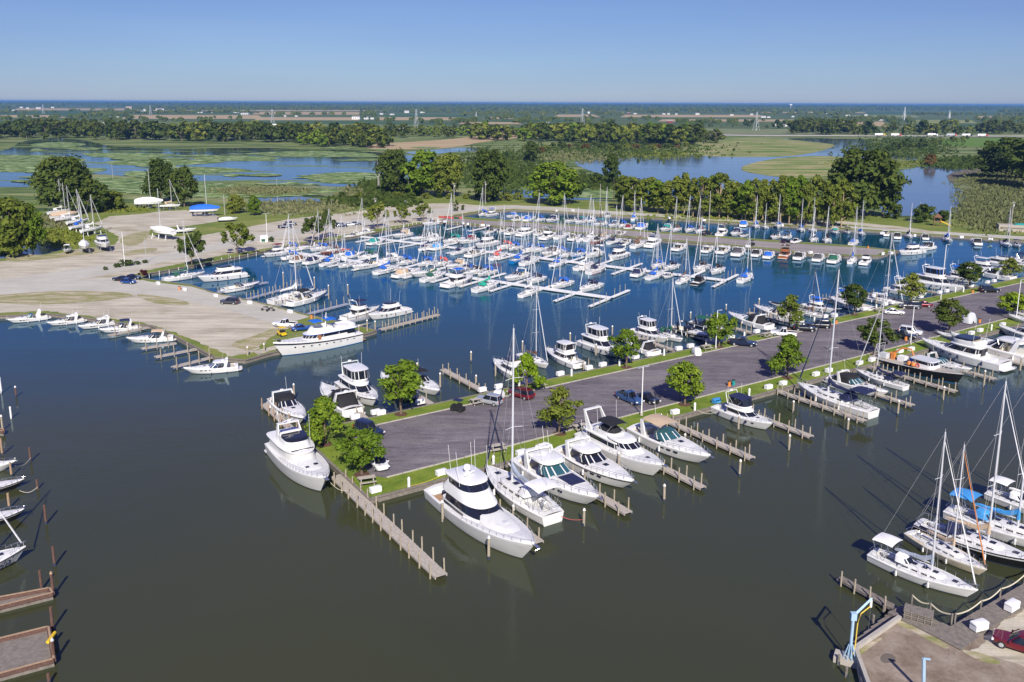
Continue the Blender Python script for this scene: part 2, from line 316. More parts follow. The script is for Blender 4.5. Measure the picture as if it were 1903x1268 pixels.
def sheet(name, px, z, key, kind='structure', edge=0, skirt=0, world=False, thick_key=None, label=None, cat=None, curve=False):
    pts = [tuple(p) for p in px] if world else [P(x, y, z)[:2] for x, y in px]
    if curve:
        q = []
        n = len(pts)
        for i in range(n):
            p0, p1, p2, p3 = pts[i-1], pts[i], pts[(i+1) % n], pts[(i+2) % n]
            for j in range(4):
                u = j/4; q.append(tuple(.5*((2*p1[k])+(-p0[k]+p2[k])*u+(2*p0[k]-5*p1[k]+4*p2[k]-p3[k])*u*u+(-p0[k]+3*p1[k]-3*p2[k]+p3[k])*u**3) for k in (0,1)))
        pts = q
    if edge: pts = rough_edge(pts, edge*2.5, edge)
    v = [(x, y, z) for x, y in pts]; tris = tessellate_polygon([[Vector(p) for p in v]])
    mb = MB(); fs = []
    for a, b, c in tris:
        A, B, C = v[a], v[b], v[c]
        cr_ = (B[0]-A[0])*(C[1]-A[1])-(B[1]-A[1])*(C[0]-A[0])
        fs.append((a,b,c) if cr_ > 0 else (a,c,b))
    mb.add(v, fs, 0)
    if skirt:
        n = len(v); area = sum(v[i][0]*v[(i+1) % n][1]-v[(i+1) % n][0]*v[i][1] for i in range(n)); s_ = []
        for i in range(n):
            j = (i+1) % n; s_.append((i, i+n, j+n, j) if area > 0 else (i, j, j+n, i+n))
        mb.add(v+[(x, y, z-skirt) for x, y, _ in v], s_, 1)
    o = link(name, mb.mesh(name, [key]+([thick_key or key] if skirt else []), 0)); setp(o, label, cat, None, kind); return o
# harbour water (everything else stands in or above it)
mb = MB(); mb.add([(-2500,-900,0), (2500,-900,0), (2500,700,0), (-2500,700,0)], [(0,1,2,3)]); setp(link('harbour_water', mb.mesh('harbour_water', ['harbour_water'], 0)), kind='structure')
# the ground: one sheet from behind the marina to the horizon
nb = [P(x, y, .3)[:2] for x, y in ((-900,520), (-300,478), (0,470), (300,425), (700,388), (1000,385), (1350,402), (1903,432), (2600,470))]
sheet('ground', [(-3500,500), (-1200,260)]+nb+[(1500,260), (3500,400), (42000,38000), (30000,45000), (-30000,45000), (-42000,38000)], .3, 'marsh', world=True, skirt=1)
sheet('farmland', [P(x, y)[:2] for x, y in ((-600,218), (-200,222), (300,226), (700,231), (960,238), (1200,236), (1400,240), (1700,240), (2150,242), (2600,240))]+[(20000,9000), (34000,30000), (28000,40000), (-28000,40000), (-34000,30000), (-16000,7000)], .33, 'farmland', world=True)
# wetlands and ponds
sheet('wetland_water', [(-500,290), (-120,280), (0,281), (45,262), (95,258), (150,260), (200,270), (300,277), (420,275), (500,275), (560,278), (640,279), (740,287), (812,296), (800,318), (760,335), (690,348), (600,347), (480,339), (380,338), (300,334), (235,328), (180,324), (100,330), (60,345), (0,348), (-400,350)], .36, 'wetland_water', edge=2, curve=True)
sheet('pond_water', [(462,372), (490,364), (530,362), (590,370), (600,378), (560,388), (500,392), (470,388)], .37, 'lake_water', edge=.8, curve=True)
sheet('pool_water', [(-300,430), (-50,418), (30,412), (70,416), (100,432), (122,455), (100,470), (20,480), (-300,492)], .37, 'lake_water', edge=.6, curve=True)
sheet('lake_water', [(1068,303), (1110,294), (1160,288), (1260,286), (1330,290), (1420,291), (1480,288), (1530,279), (1552,270), (1530,266), (1490,263), (1447,259), (1500,257), (1560,258), (1610,259), (1625,262), (1612,268), (1640,277), (1680,288), (1716,295), (1690,298), (1640,296), (1560,292), (1520,291), (1450,295), (1400,304), (1378,313), (1395,322), (1440,325), (1463,331), (1400,348), (1250,348), (1130,328)], .36, 'lake_water', edge=1.5, curve=True)
sheet('river_water', [(1860,293), (1800,301), (1740,306), (1685,315), (1645,328), (1630,360), (1645,396), (1690,401), (1750,397), (1795,392), (1796,362), (1772,345), (1776,325), (1805,312), (1860,299)], .36, 'lake_water', edge=1, curve=True)
sheet('backwater', [(930,350), (1010,342), (1120,345), (1230,352), (1340,362), (1345,372), (1230,378), (1090,372), (970,366)], .36, 'wetland_water', edge=1, curve=True)
sheet('stream', [(752,284), (800,279), (850,275), (905,276), (900,281), (850,282), (800,287)], .36, 'lake_water', edge=1, curve=True)
for k, pp in enumerate([[(-200,292), (60,288), (160,297), (120,308), (200,314), (150,322), (0,320), (-200,322)], [(160,285), (260,284), (330,288), (250,294), (170,291)], [(290,316), (330,310), (420,312), (470,318), (380,323), (300,322)],
        [(200,300), (300,296), (420,300), (340,307), (220,307)], [(470,284), (600,281), (700,287), (620,292), (500,290)], [(360,292), (430,289), (520,293), (470,299), (380,298)], [(560,328), (650,320), (740,326), (720,338), (620,341)],
        [(60,268), (110,264), (160,268), (120,274), (70,274)], [(250,318), (300,324), (360,330), (310,334), (230,326)], [(180,330), (300,336), (400,340), (560,350), (640,352), (560,364), (430,368), (300,364), (190,352)], [(1000,352), (1100,350), (1200,360), (1150,368), (1040,364)]]):
    sheet('lily_pads', pp, .42+.01*k, 'lily', 'stuff', edge=2, curve=True)
rl = random.Random(21)
for k in range(38):
    x, y = rl.uniform(-20,800), rl.uniform(274,343); w_, h_ = rl.uniform(14,62), rl.uniform(.9,3.0)
    if k >= 38: x, y = rl.uniform(1672,1775), rl.uniform(325,380); w_ = rl.uniform(8,26)
    n = 9; pp = [(x+w_*math.cos(2*PI*i/n)*rl.uniform(.6,1.25), y+h_*math.sin(2*PI*i/n)*rl.uniform(.5,1.4)) for i in range(n)]
    sheet('lily_pads', pp, .56+.004*k, 'lily' if k < 38 else 'mud', 'stuff', edge=.8, curve=True)
sheet('reed_bed', [(480,350), (560,344), (660,352), (720,366), (700,380), (620,392), (560,400), (500,404), (470,398), (560,392), (640,378), (600,364)], .5, 'reedbed', 'stuff', edge=1.5, curve=True)
sheet('reed_bed', [(1775,335), (1840,318), (1903,322), (2100,330), (2100,440), (1903,425), (1840,408), (1790,396), (1795,365)], .5, 'reedbed', 'stuff', edge=1.5, curve=True)
sheet('mud_bank', [(1768,322), (1840,312), (1990,318), (1900,335), (1800,345), (1766,338)], .44, 'mud', edge=1, curve=True)
sheet('meadow', [(1100,296), (1180,285), (1260,271), (1330,262), (1380,257), (1445,258), (1520,265), (1550,270), (1528,280), (1480,289), (1420,292), (1330,291), (1260,287), (1160,289)], .40, 'meadow', edge=1.5, curve=True)
sheet('meadow', [(1378,313), (1400,303), (1450,294), (1525,290), (1600,294), (1640,299), (1580,330), (1463,330), (1400,322)], .41, 'meadow', edge=1, curve=True)
sheet('meadow', [(690,277), (700,268), (820,260), (950,248), (1010,250), (960,257), (900,264), (860,271), (800,277)], .43, 'wheat', edge=2, curve=True)
sheet('meadow', [(1740,268), (1763,258), (1851,257), (1990,262), (1990,275), (1830,273)], .43, 'greenfield', edge=1, curve=True)
for k, (x0, x1, ya, yb, key) in enumerate([(33,230,201.5,205,'wheat'), (-150,113,214,218.5,'wheat'), (235,480,214,221,'wheat'), (478,665,208,213,'wheat'), (482,657,218,223.5,'wheat'), (707,853,218,223.5,'wheat'), (400,690,225,230,'crop'), (720,858,213,217,'crop'),
        (908,945,218,221,'wheat'), (1038,1104,213,217.5,'wheat'), (1162,1411,213.5,218,'wheat'), (1232,1475,222,226,'wheat'), (1587,1700,214.5,218,'meadow'), (1702,1805,223,229,'meadow'), (1610,1850,208,212,'crop'), (1298,1520,240,250,'reedbed'), (1560,1640,226,235,'wheat'), (-100,200,209,213,'crop'), (1700,1990,231,236,'crop'), (60,450,207,209,'crop'), (250,700,204.5,206.5,'wheat'), (860,1060,206,208,'crop'), (1420,1600,208,210,'wheat'), (1820,2000,216,220,'wheat'), (120,240,213,217,'crop'), (940,1040,222,226,'crop'), (1500,1590,229,234,'wheat'), (860,960,227,231,'wheat'), (-150,60,224,229,'crop')]):
    sheet('field', [(x0,ya), (x1,ya+.3), (x1+12,yb+.3), (x0-10,yb)], .40+.015*k, key, edge=0)
sheet('highway', [(1040,247), (1420,251), (1903,252.2), (2300,251), (2300,253), (1903,254.2), (1420,253), (1040,249)], .9, 'paving')
# marina land
LZ = .8
west = [(-900,640), (-900,500), (-300,490), (0,481), (85,473), (128,461), (118,440), (85,414), (100,401), (170,384), (300,372), (395,378), (445,394), (540,400), (640,388), (745,366), (850,362), (950,366), (1080,373), (1219,380), (1350,387), (1513,396), (1700,406), (1903,411), (2500,440), (2500,476), (1903,448), (1732,437), (1618,429), (1454,419.5), (1336,413), (1219,405), (1117,400), (1035,394), (952,390), (892,394), (845,402),
        (900,406), (978,412), (1051,416.5), (1180,427), (1310,437), (1428,446), (1593,457), (1671,466), (1632,477), (1596,477), (1506,473), (1440,465), (1333,455), (1230,447), (900,420), (824,413), (784,416), (723,427), (675,437), (637,443), (597,449), (512,460), (491,467), (400,486), (280,508), (261,517), (357,530), (392,542), (504,567), (572,585), (700,614), (667,624), (505,655), (456,669), (399,664), (324,624), (280,605), (231,601), (156,590), (90,583), (0,587), (-200,592)]
sheet('land', west, LZ, 'roughgrass', skirt=1.6, thick_key='oldplank')
sheet('lot', [(-900,620), (-900,540), (0,486), (60,478), (140,468), (215,455), (222,440), (175,415), (205,402), (262,398), (300,393), (345,391), (400,398), (415,410), (350,420), (290,424), (260,436), (330,440), (380,437), (450,424), (540,407), (680,391), (745,379), (850,378), (900,383), (1000,386), (1117,396.5), (1219,401), (1117,399), (1035,392.5), (952,388.5), (890,392), (845,399), (830,411), (784,413), (720,422), (640,437), (590,445), (500,461), (400,477), (300,497), (262,505), (240,515), (250,521), (350,533), (480,563), (560,584), (520,615), (488,640), (470,655), (430,663), (330,620), (270,601), (150,586), (90,578), (0,582), (-400,590)], LZ+.008, 'gravel', edge=.5)
sheet('road', [(-900,600), (0,545), (120,525), (200,510), (290,490), (400,466), (520,440), (640,425), (760,404), (860,394), (952,386.5), (1035,390), (1117,397), (1219,402.5), (1336,410.5), (1454,417), (1618,426.5), (1732,434.5), (1903,445.5), (2500,472), (2500,466), (1903,439.5), (1700,428), (1520,417), (1336,405), (1219,397.5), (1117,391.5), (1035,385), (952,381.5), (880,383.5), (800,391), (700,402), (600,417), (520,428), (400,452), (290,475), (200,492), (0,520), (-900,570)], LZ+.016, 'paving')
sheet('lot', [(240,515), (300,503), (262,510), (258,521), (357,533), (392,544.5), (504,570), (575,589), (520,605), (430,578), (330,556), (220,543), (120,540), (0,556), (-300,580), (-300,570), (0,540), (120,523)], LZ+.024, 'paving')
sheet('path', [(1500,409), (1560,411), (1640,418), (1710,426), (1740,433), (1700,430), (1640,424), (1560,416), (1500,413)], LZ+.03, 'gravel', curve=True)
sheet('road', [(832,403.5), (880,409), (978,414.2), (1051,419), (1180,430), (1310,440), (1428,449.5), (1593,460), (1645,464.5), (1630,474.5), (1596,474), (1506,470.5), (1440,462), (1333,452.3), (1230,444), (900,417.5), (826,411), (815,410)], LZ+.03, 'pieraspht')
sheet('path', [(470,653), (520,640), (600,612), (690,600), (560,640), (506,651), (480,660)], LZ+.034, 'gravel')
for pp, key in (([(-60,556), (40,545), (120,541), (215,543), (245,550), (180,560), (60,566)], 'drygrass'), ([(255,547), (330,556), (350,566), (290,564)], 'drygrass'), ([(430,640), (470,625), (520,606), (545,606), (510,622), (470,650)], 'drygrass'), ([(228,470), (262,463), (290,461), (286,467), (240,475)], 'drygrass'), ([(222,447), (240,436), (278,430), (262,452), (236,456)], 'drygrass'), ([(20,470), (85,474), (150,462), (210,458), (180,470), (100,480), (20,486)], 'drygrass')):
    sheet('verge', pp, LZ+.042, key, edge=1.6, curve=True)
# near pier in world coordinates (its long side runs 34 degrees from +X)
def along(p, d, L_): a = math.radians(d); return (p[0]+math.cos(a)*L_, p[1]+math.sin(a)*L_)
c1 = P(555,805,LZ)[:2]; c2 = P(687,927,LZ)[:2]; c3 = P(1903,601,LZ)[:2]; c4 = P(1903,514,LZ)[:2]
c3 = along(c3, 33.8, 160); c4 = along(c4, 34, 160)
sheet('land', [c1, c2, c3, c4], LZ, 'grass', world=True, skirt=1.6, thick_key='oldplank')
k1, k2 = P(697,791,LZ)[:2], P(1903,524.5,LZ)[:2]; k3, k4 = P(1874,591.7,LZ)[:2], P(718,888,LZ)[:2]
k2 = along(k2, 34, 160); k3 = along(k3, 33.8, 165)
lw = [P(644,806,LZ)[:2], P(697,789.5,LZ)[:2]]
sheet('road', [lw[0], k1, k2, k3, k4, P(690,884,LZ)[:2], P(655,842,LZ)[:2]], LZ+.008, 'asphalt', world=True)
def kerb(a, b, name='kerb'):
    L_ = math.dist(a, b); ang = math.atan2(b[1]-a[1], b[0]-a[0]); n = int(L_/2.4); mb = MB(); r = random.Random(3)
    for i in range(n):
        s_ = (i+.5)*L_/n; mb.box((a[0]+math.cos(ang)*s_, a[1]+math.sin(ang)*s_, LZ+.06), (L_/n-.12, .2, .16+r.uniform(-.02,.02)), rz=ang+r.uniform(-.012,.012))
    setp(link(name, mb.mesh(name, ['concrete'], 0)), kind='structure')
kerb(k1, k2); kerb(k4, k3)
kerb(P(262,521,LZ)[:2], P(570,588,LZ)[:2])
# timber caps along the quay edges
def cap(pts, name='quay_cap', key='oldplank', wd=.35):
    mb = MB()
    for a, b in zip(pts, pts[1:]):
        L_ = math.dist(a, b); ang = math.atan2(b[1]-a[1], b[0]-a[0]); mb.box(((a[0]+b[0])/2, (a[1]+b[1])/2, LZ-.03), (L_, wd, .18), rz=ang)
    setp(link(name, mb.mesh(name, [key], 0)), kind='structure')
cap([c1, c2, c3]); cap([c4, c1])
cap([P(x, y, LZ)[:2] for x, y in west[37:48]]); cap([P(x, y, LZ)[:2] for x, y in west[48:]])
# south-east yard
sheet('land', [(1588,1204), (1669,1150), (1786,1206), (1871,1146), (1903,1122), (2200,960), (2500,1400), (1700,1500), (1640,1345), (1600,1262)], LZ, 'slab', skirt=1.6, thick_key='concrete')
sheet('lot', [(1800,1215), (1872,1150), (1910,1126), (2200,975), (2400,1300), (1990,1275), (1860,1225)], LZ+.008, 'gravel', edge=.3)
sheet('puddle', [(1636,1222), (1648,1214), (1664,1221), (1660,1230), (1642,1232)], LZ+.012, 'mud', edge=.12, curve=True)
for pp in ([(1672,1153), (1700,1164), (1760,1198), (1752,1204), (1700,1176), (1668,1160)], [(1790,1208), (1830,1216), (1860,1232), (1835,1232), (1800,1218)], [(1596,1210), (1625,1190), (1640,1186), (1620,1202), (1600,1216)]):
    sheet('weeds', pp, LZ+.016, 'drygrass', 'stuff', edge=.25, curve=True)
# ------------------------------------------------------------- boat building
def hull(L, B, fs, fb, tr=.85, mx=.4, p=2.3, q=.75, rake=.12, wl=.9, ck=None, coam=.28, camber=.14, n=14, keel=.45):
    ts = sorted(set([i/n for i in range(n+1)]+[.96,.985]))
    st = []
    for t in ts:
        if ck and (abs(t-ck[0]) < .018 or abs(t-ck[1]) < .018): continue
        st.append((t, bool(ck and ck[0] < t < ck[1])))
    if ck:
        st += [(ck[0], False), (ck[0]+1e-4, True), (ck[1], True), (ck[1]+1e-4, False)]; st.sort(key=lambda a: a[0])
    A = MB(); D = MB(); ro = []; rd = []
    for t, cock in st:
        b = B/2*(tr+(1-tr)*math.sin(PI/2*t/mx)) if t < mx else B/2*max(0, 1-((t-mx)/(1-mx))**p)**q
        b = max(b, .025); s = fs+(fb-fs)*t**1.7; X = -L/2+L*t; Xw = X-rake*L*t**4; bw = b*(wl-.45*t**2.5)
        half = [(Xw, 0, -keel*(1-.7*t)), (Xw, bw, -.02)]
        for z in (.14, .60*s, .80*s, .93*s, s):
            u = z/s; half.append((Xw+(X-Xw)*u**.9, bw+(b-bw)*u**.75+(.03 if abs(z-.93*s) < .01 else 0), z))
        ro.append([(x, y, z) for x, y, z in half[::-1]]+[(x, -y, z) for x, y, z in half[1:]])
        e = min(.1, b*.3)
        if cock: c = min(coam, b*.4); h = [(X, b, s), (X, b-e*.5, s+.035), (X, b-c, s+.05), (X, b-c-.02, ck[2]), (X, 0, ck[2])]
        else: h = [(X, b, s), (X, b-e*.5, s+.035), (X, b-e, s+.0), (X, b*.45, s+camber*.8), (X, 0, s+camber)]
        rd.append(h+[(x, -y, z) for x, y, z in h[:-1][::-1]])
    m = len(ro[0]); k = len(ro)
    A.v = [p_ for r in ro for p_ in r]
    mats = [2, 3, 2, 2, 1, 0]
    for i in range(k-1):
        for j in range(m-1):
            A.f.append([i*m+j, i*m+j+1, (i+1)*m+j+1, (i+1)*m+j]); A.m.append(mats[min(j, m-2-j)])
    A.f.append(list(range(m))[::-1]); A.m.append(2)
    m = len(rd[0]); D.v = [p_ for r in rd for p_ in r]
    for i in range(k-1):
        for j in range(m-1):
            D.f.append([i*m+j, (i+1)*m+j, (i+1)*m+j+1, i*m+j+1]); D.m.append(0 if min(j, m-2-j) < 2 else 1)
    g = lambda t: (-L/2+L*t, max(.025, B/2*(tr+(1-tr)*math.sin(PI/2*t/mx)) if t < mx else B/2*max(0, 1-((t-mx)/(1-mx))**p)**q), fs+(fb-fs)*t**1.7)
    return A, D, g
HK = ['bottom', 'boot', 'hull', 'band']
def outline(xb, xf, hw, ef, eb, N):
    xc = xb+(xf-xb)*.45; o = []
    for i in range(N):
        th = 2*PI*(i+.5)/N; c, s = math.cos(th), math.sin(th); e = ef if c >= 0 else eb
        x = xc+(xf-xc)*abs(c)**(2/e) if c >= 0 else xc-(xc-xb)*abs(c)**(2/e)
        o.append((x, hw*math.copysign(abs(s)**(2/(ef if c >= 0 else eb)), s)))
    return o
def tower(levels, ef=3, eb=8, N=28, well=None, pillars=0, mi=0, mb=None, open_top=False, pmi=0, tilt=0):
    """levels (z, back, front, halfwidth): a rounded house; returns its shell"""
    mb = mb or MB(); rs = []
    for z, xb, xf, hw in levels: rs.append([(x, y, z-tilt*(x-xb)) for x, y in outline(xb, xf, hw, ef, eb, N)])
    if well:
        z, xb, xf, hw = levels[-1]
        rs.append([(x, y, z) for x, y in outline(xb+.12, xf-.12, hw-.12, ef, eb, N)])
        rs.append([(x, y, z-well) for x, y in outline(xb+.14, xf-.14, hw-.14, ef, eb, N)])
    mb.ring(rs, mi)
    if pillars:
        a, b = rs[0], rs[1]
        for k in range(pillars):
            i = int(k*N/pillars) % N; j = (i+1) % N
            def pt(r, u): return Vector(r[i])*(1-u)+Vector(r[j])*u
            cx_ = sum(v[0] for v in a)/N
            q = []
            ln = (Vector(b[i])-Vector(b[j])).length; wv = min(.45, .05/max(ln, .05))
            for r, u in ((a, .5-wv), (a, .5+wv), (b, .5+wv), (b, .5-wv)):
                v = pt(r, u); d = Vector((v.x-cx_, v.y*2, 0)).normalized()*.02; q.append(tuple(v+d))
            mb.add(q, [(0,1,2,3)], pmi)
    return mb
def sheetcurve(x0, x1, hw, z, arch=.18, th=.05, sag=.08, n=6, drop=0):
    mb = MB(); rs = []
    for i in range(n+1):
        u = i/n; x = x0+(x1-x0)*u; zz = z+sag*math.sin(PI*u)-drop*(2*u-1)**4
        r = [(x, hw*math.sin(a), zz+arch*(math.cos(a)-1)/1) for a in [(-.5+j/8)*PI for j in range(9)]]
        rs.append(r+[(a_, b_*.97, c_-th) for a_, b_, c_ in r[::-1]])
    return mb.ring(rs)
def frame(mb, x0, x1, hw, z, zb, r=.025, mi=0):
    for x, xx in ((x0, x0+(x1-x0)*.35), (x1, x0+(x1-x0)*.65)):
        mb.tube([(xx, -hw, zb), (x, -hw, z-.12), (x, 0, z), (x, hw, z-.12), (xx, hw, zb)], r, n=5)
def bowrail(g, t0, t1, h=.6, r=.022, n=9, inset=.1, mb=None, close=True):
    mb = mb or MB()
    top = []
    for sgn in (1, -1):
        pts = []
        for i in range(n+1):
            t = t0+(t1-t0)*i/n; x, b, z = g(t); y = max(b-inset, .04)*sgn
            pts.append((x, y, z+h*min(1, .5+i*.3)))
            if i % 1 == 0: mb.tube([(x, y, z), (x, y, pts[-1][2])], r*.8, n=4)
        mb.tube(pts, r, n=4); top.append(pts[-1])
    if close: mb.tube([top[0], (top[0][0]+.25, 0, top[0][2]), top[1]], r, n=4)
    return mb
def hatch(mb, x, y, z, s=.5, mi=0, t=.05): return mb.box((x, y, z), (s, s, t), mi)
CACHE = {}
def cached(fn):
    def f(*a, **k):
        key = (fn.__name__, a, tuple(sorted(k.items())))
        if key not in CACHE: CACHE[key] = fn(*a, **k)
        return CACHE[key]
    return f
def fenders(g, ts, r=.11, h=.5):
    m = MB()
    for t in ts:
        x, b, z = g(t)
        for s in (1, -1): m.tube([(x, s*(b+r*.7), z-.25-h), (x, s*(b+r*.9), z-.25-h*.5), (x, s*(b+r*.8), z-.25)], r, n=7); m.tube([(x, s*(b+r*.5), z-.25), (x, s*(b-.02), z+.05)], .02, n=3)
    m.split = True; return m
@cached
def sailboat(L=11, dodger=True, bimini=False, full=False, stand=False, mastk=1.25, keelboat=True, furl=True, wheel=True):
    B = L*.31; fs, fb = L*.085, L*.12
    A, D, g = hull(L, B, fs, fb, tr=.66, mx=.46, p=2.0, q=.95, rake=.10, wl=.82, ck=(.05,.30,fs-.35), coam=.45, camber=.1, n=14, keel=.5)
    P_ = [('hull', A, HK), ('deck', D, ['hull', 'deck'])]
    zc = fs+.12
    cab = tower([(zc-.1, -L*.19, L*.23, B*.30), (zc+.34, -L*.18, L*.20, B*.27), (zc+.40, -L*.17, L*.18, B*.24)], ef=2.6, eb=7)
    hb = MB()
    for x in (-.08, .02, .12): hatch(hb, L*x, 0, zc+.44, .5)
    hatch(hb, L*.30, 0, g(.8)[2]+.12, .5)
    win = MB(); win.split = True
    for x in (-.13, -.04, .05, .13):
        for s in (1, -1): win.box((L*x, s*B*.284*(1 if x < .1 else .93), zc+.15), (L*.055, .05, .14))
    P_.append(('cabin', cab, ['deck'], [('hatch', hb, ['glass']), ('window', win, ['glass'])]))
    mx = L*.08; mh = L*mastk; zb = zc+.4
    m = MB(); m.tube([(mx, 0, zb), (mx-.15, 0, zb+mh)], .11, .075, n=8)
    sp_ = MB()
    for k in (.45,) if L < 10 else (.36, .68):
        sp_.tube([(mx-.03-.25, -B*.27, zb+mh*k), (mx-.03, 0, zb+mh*k+.03), (mx-.03-.25, B*.27, zb+mh*k)], .03, n=4)
    sp_.tube([(mx-.15, 0, zb+mh), (mx-.15, 0, zb+mh+.35)], .015, n=4)
    rg = MB(); top = (mx-.14, 0, zb+mh)
    for s in (1, -1):
        rg.tube([top, (mx-.25, s*B*.27, zb+mh*.45), (mx-.05, s*B*.46, fs+.15)], .014, n=3)
        rg.tube([(mx, 0, zb+mh*.45), (mx-.45, s*B*.46, fs+.15)], .012, n=3)
    rg.tube([top, (-L*.495, 0, fs+.1)], .014, n=3); rg.tube([top, (L*.49, 0, fb+.1)], .014, n=3)
    P_.append(('mast', m, ['alu'], [('spreader', sp_, ['alu']), ('rigging', rg, ['rig'])]))
    bl = L*.36
    bm = MB(); bm.tube([(mx-.1, 0, zb+.75), (mx-bl, 0, zb+.72)], .07, n=6)
    cv = MB(); cr_ = []
    for i in range(8):
        u = i/7; x = mx-.15-(bl-.2)*u; r1 = .30*(1-.62*u)+.03*math.sin(i*2.4); r2 = .17*(1-.4*u)
        z0 = zb+.8+r1*.5+(.5*(1-u)**8)
        cr_.append([(x, r2*math.cos(a)*(1+.15*math.sin(3*a+i)), z0+r1*math.sin(a)) for a in [2*PI*j/8 for j in range(8)]])
    cv.ring(cr_)
    cv.tube([(mx-.02, 0, zb+.7), (mx-.03, 0, zb+1.9)], .18, .1, n=7)
    P_.append(('boom', bm, ['alu'])); P_.append(('sail_cover', cv, ['cover']))
    if furl:
        fu = MB(); a = Vector((L*.47, 0, fb+.5)); b = Vector((mx-.05, 0, zb+mh*.93)); fu.tube([tuple(a), tuple(a.lerp(b, .12)), tuple(a.lerp(b, .7)), tuple(b)], .05, .03, n=6)
        fu.tube([tuple(a.lerp(b, .02)), tuple(a.lerp(b, .3)), tuple(a.lerp(b, .88))], .085, .04, n=6)
        P_.append(('furled_sail', fu, ['furl']))
    if dodger:
        d = tower([(zc+.35, -L*.24, -L*.10, B*.30), (zc+1.0, -L*.24, -L*.15, B*.26), (zc+1.08, -L*.235, -L*.17, B*.20)], ef=3, eb=9)
        gw = tower([(zc+.45, -L*.2, -L*.099, B*.27), (zc+.85, -L*.2, -L*.138, B*.245)], ef=3, eb=9, pillars=8, pmi=1)
        P_.append(('dodger', d, ['canvas'], [('window', gw, ['glass', 'canvas'])]))
    if bimini:
        b_ = sheetcurve(-L*.46, -L*.26, B*.36, fs+2.15); P_.append(('bimini', b_, ['canvas']))
        fr = MB(); frame(fr, -L*.45, -L*.27, B*.36, fs+2.1, fs+.1); P_.append(('bimini_frame', fr, ['steel']))
    r = bowrail(g, .86, .985, .55, n=3); 
    for s in (1, -1):      # lifelines and stern rail
        ll = []
        for i in range(9):
            t = .04+.82*i/8; x, b, z = g(t); r.tube([(x, s*(b-.08), z), (x, s*(b-.08), z+.55)], .014, n=4); ll.append((x, s*(b-.08), z+.55))
        r.tube(ll, .011, n=3)
    x, b, z = g(.005); r.tube([(x+.6, -b+.05, z+.6), (x+.05, -b+.2, z+.62), (x+.05, b-.2, z+.62), (x+.6, b-.05, z+.6)], .02, n=4)
    P_.append(('guard_rail', r, ['steel']))
    if wheel:
        wh = MB(); c = (-L*.36, 0, fs+.55); wh.tube([(c[0], .38*math.cos(a), c[2]+.38*math.sin(a)) for a in [2*PI*i/12 for i in range(13)]], .025, n=4)
        wh.tube([(c[0]+.05, 0, fs-.3), (c[0]+.05, 0, c[2]+.05)], .09, n=6); P_.append(('steering_wheel', wh, ['steel']))
        cu = MB()
        for s in (1, -1): cu.box((-L*.33, s*B*.2, fs-.1), (L*.2, .45, .28))
        P_.append(('cockpit_seat', cu, ['deck']))
    if not stand: P_.append(('fender', fenders(g, (.32, .62)), ['white']))
    if stand: P_ += stands(L, B, True)
    return tpl('sailboat', P_)
def stands(L, B, keelb):
    k = MB(); out = []
    if keelb:
        kk = MB(); kk.ring([[(-L*.10, -.12, -.4), (L*.12, -.12, -.4), (L*.12, .12, -.4), (-L*.10, .12, -.4)], [(-L*.13, -.1, -1.6), (L*.06, -.1, -1.6), (L*.06, .1, -1.6), (-L*.13, .1, -1.6)]])
        out.append(('keel', kk, ['bottom'])); kk = MB(); kk.box((-L*.42, 0, -.8), (.5, .08, 1.2)); out.append(('rudder', kk, ['bottom']))
    for x in (-.3, 0, .28):
        for s in (1, -1):
            m = MB(); X = L*x; Y = s*B*.34; z = -.15 if keelb else -.1
            for a in (0, 2.1, 4.2): m.tube([(X, Y*1.02, z), (X+.4*math.cos(a), Y*1.25+.4*math.sin(a), -1.7)], .035, n=4)
            m.box((X, Y, z+.02), (.4, .3, .06)); out.append(('jack_stand', m, ['galv']))
    return out
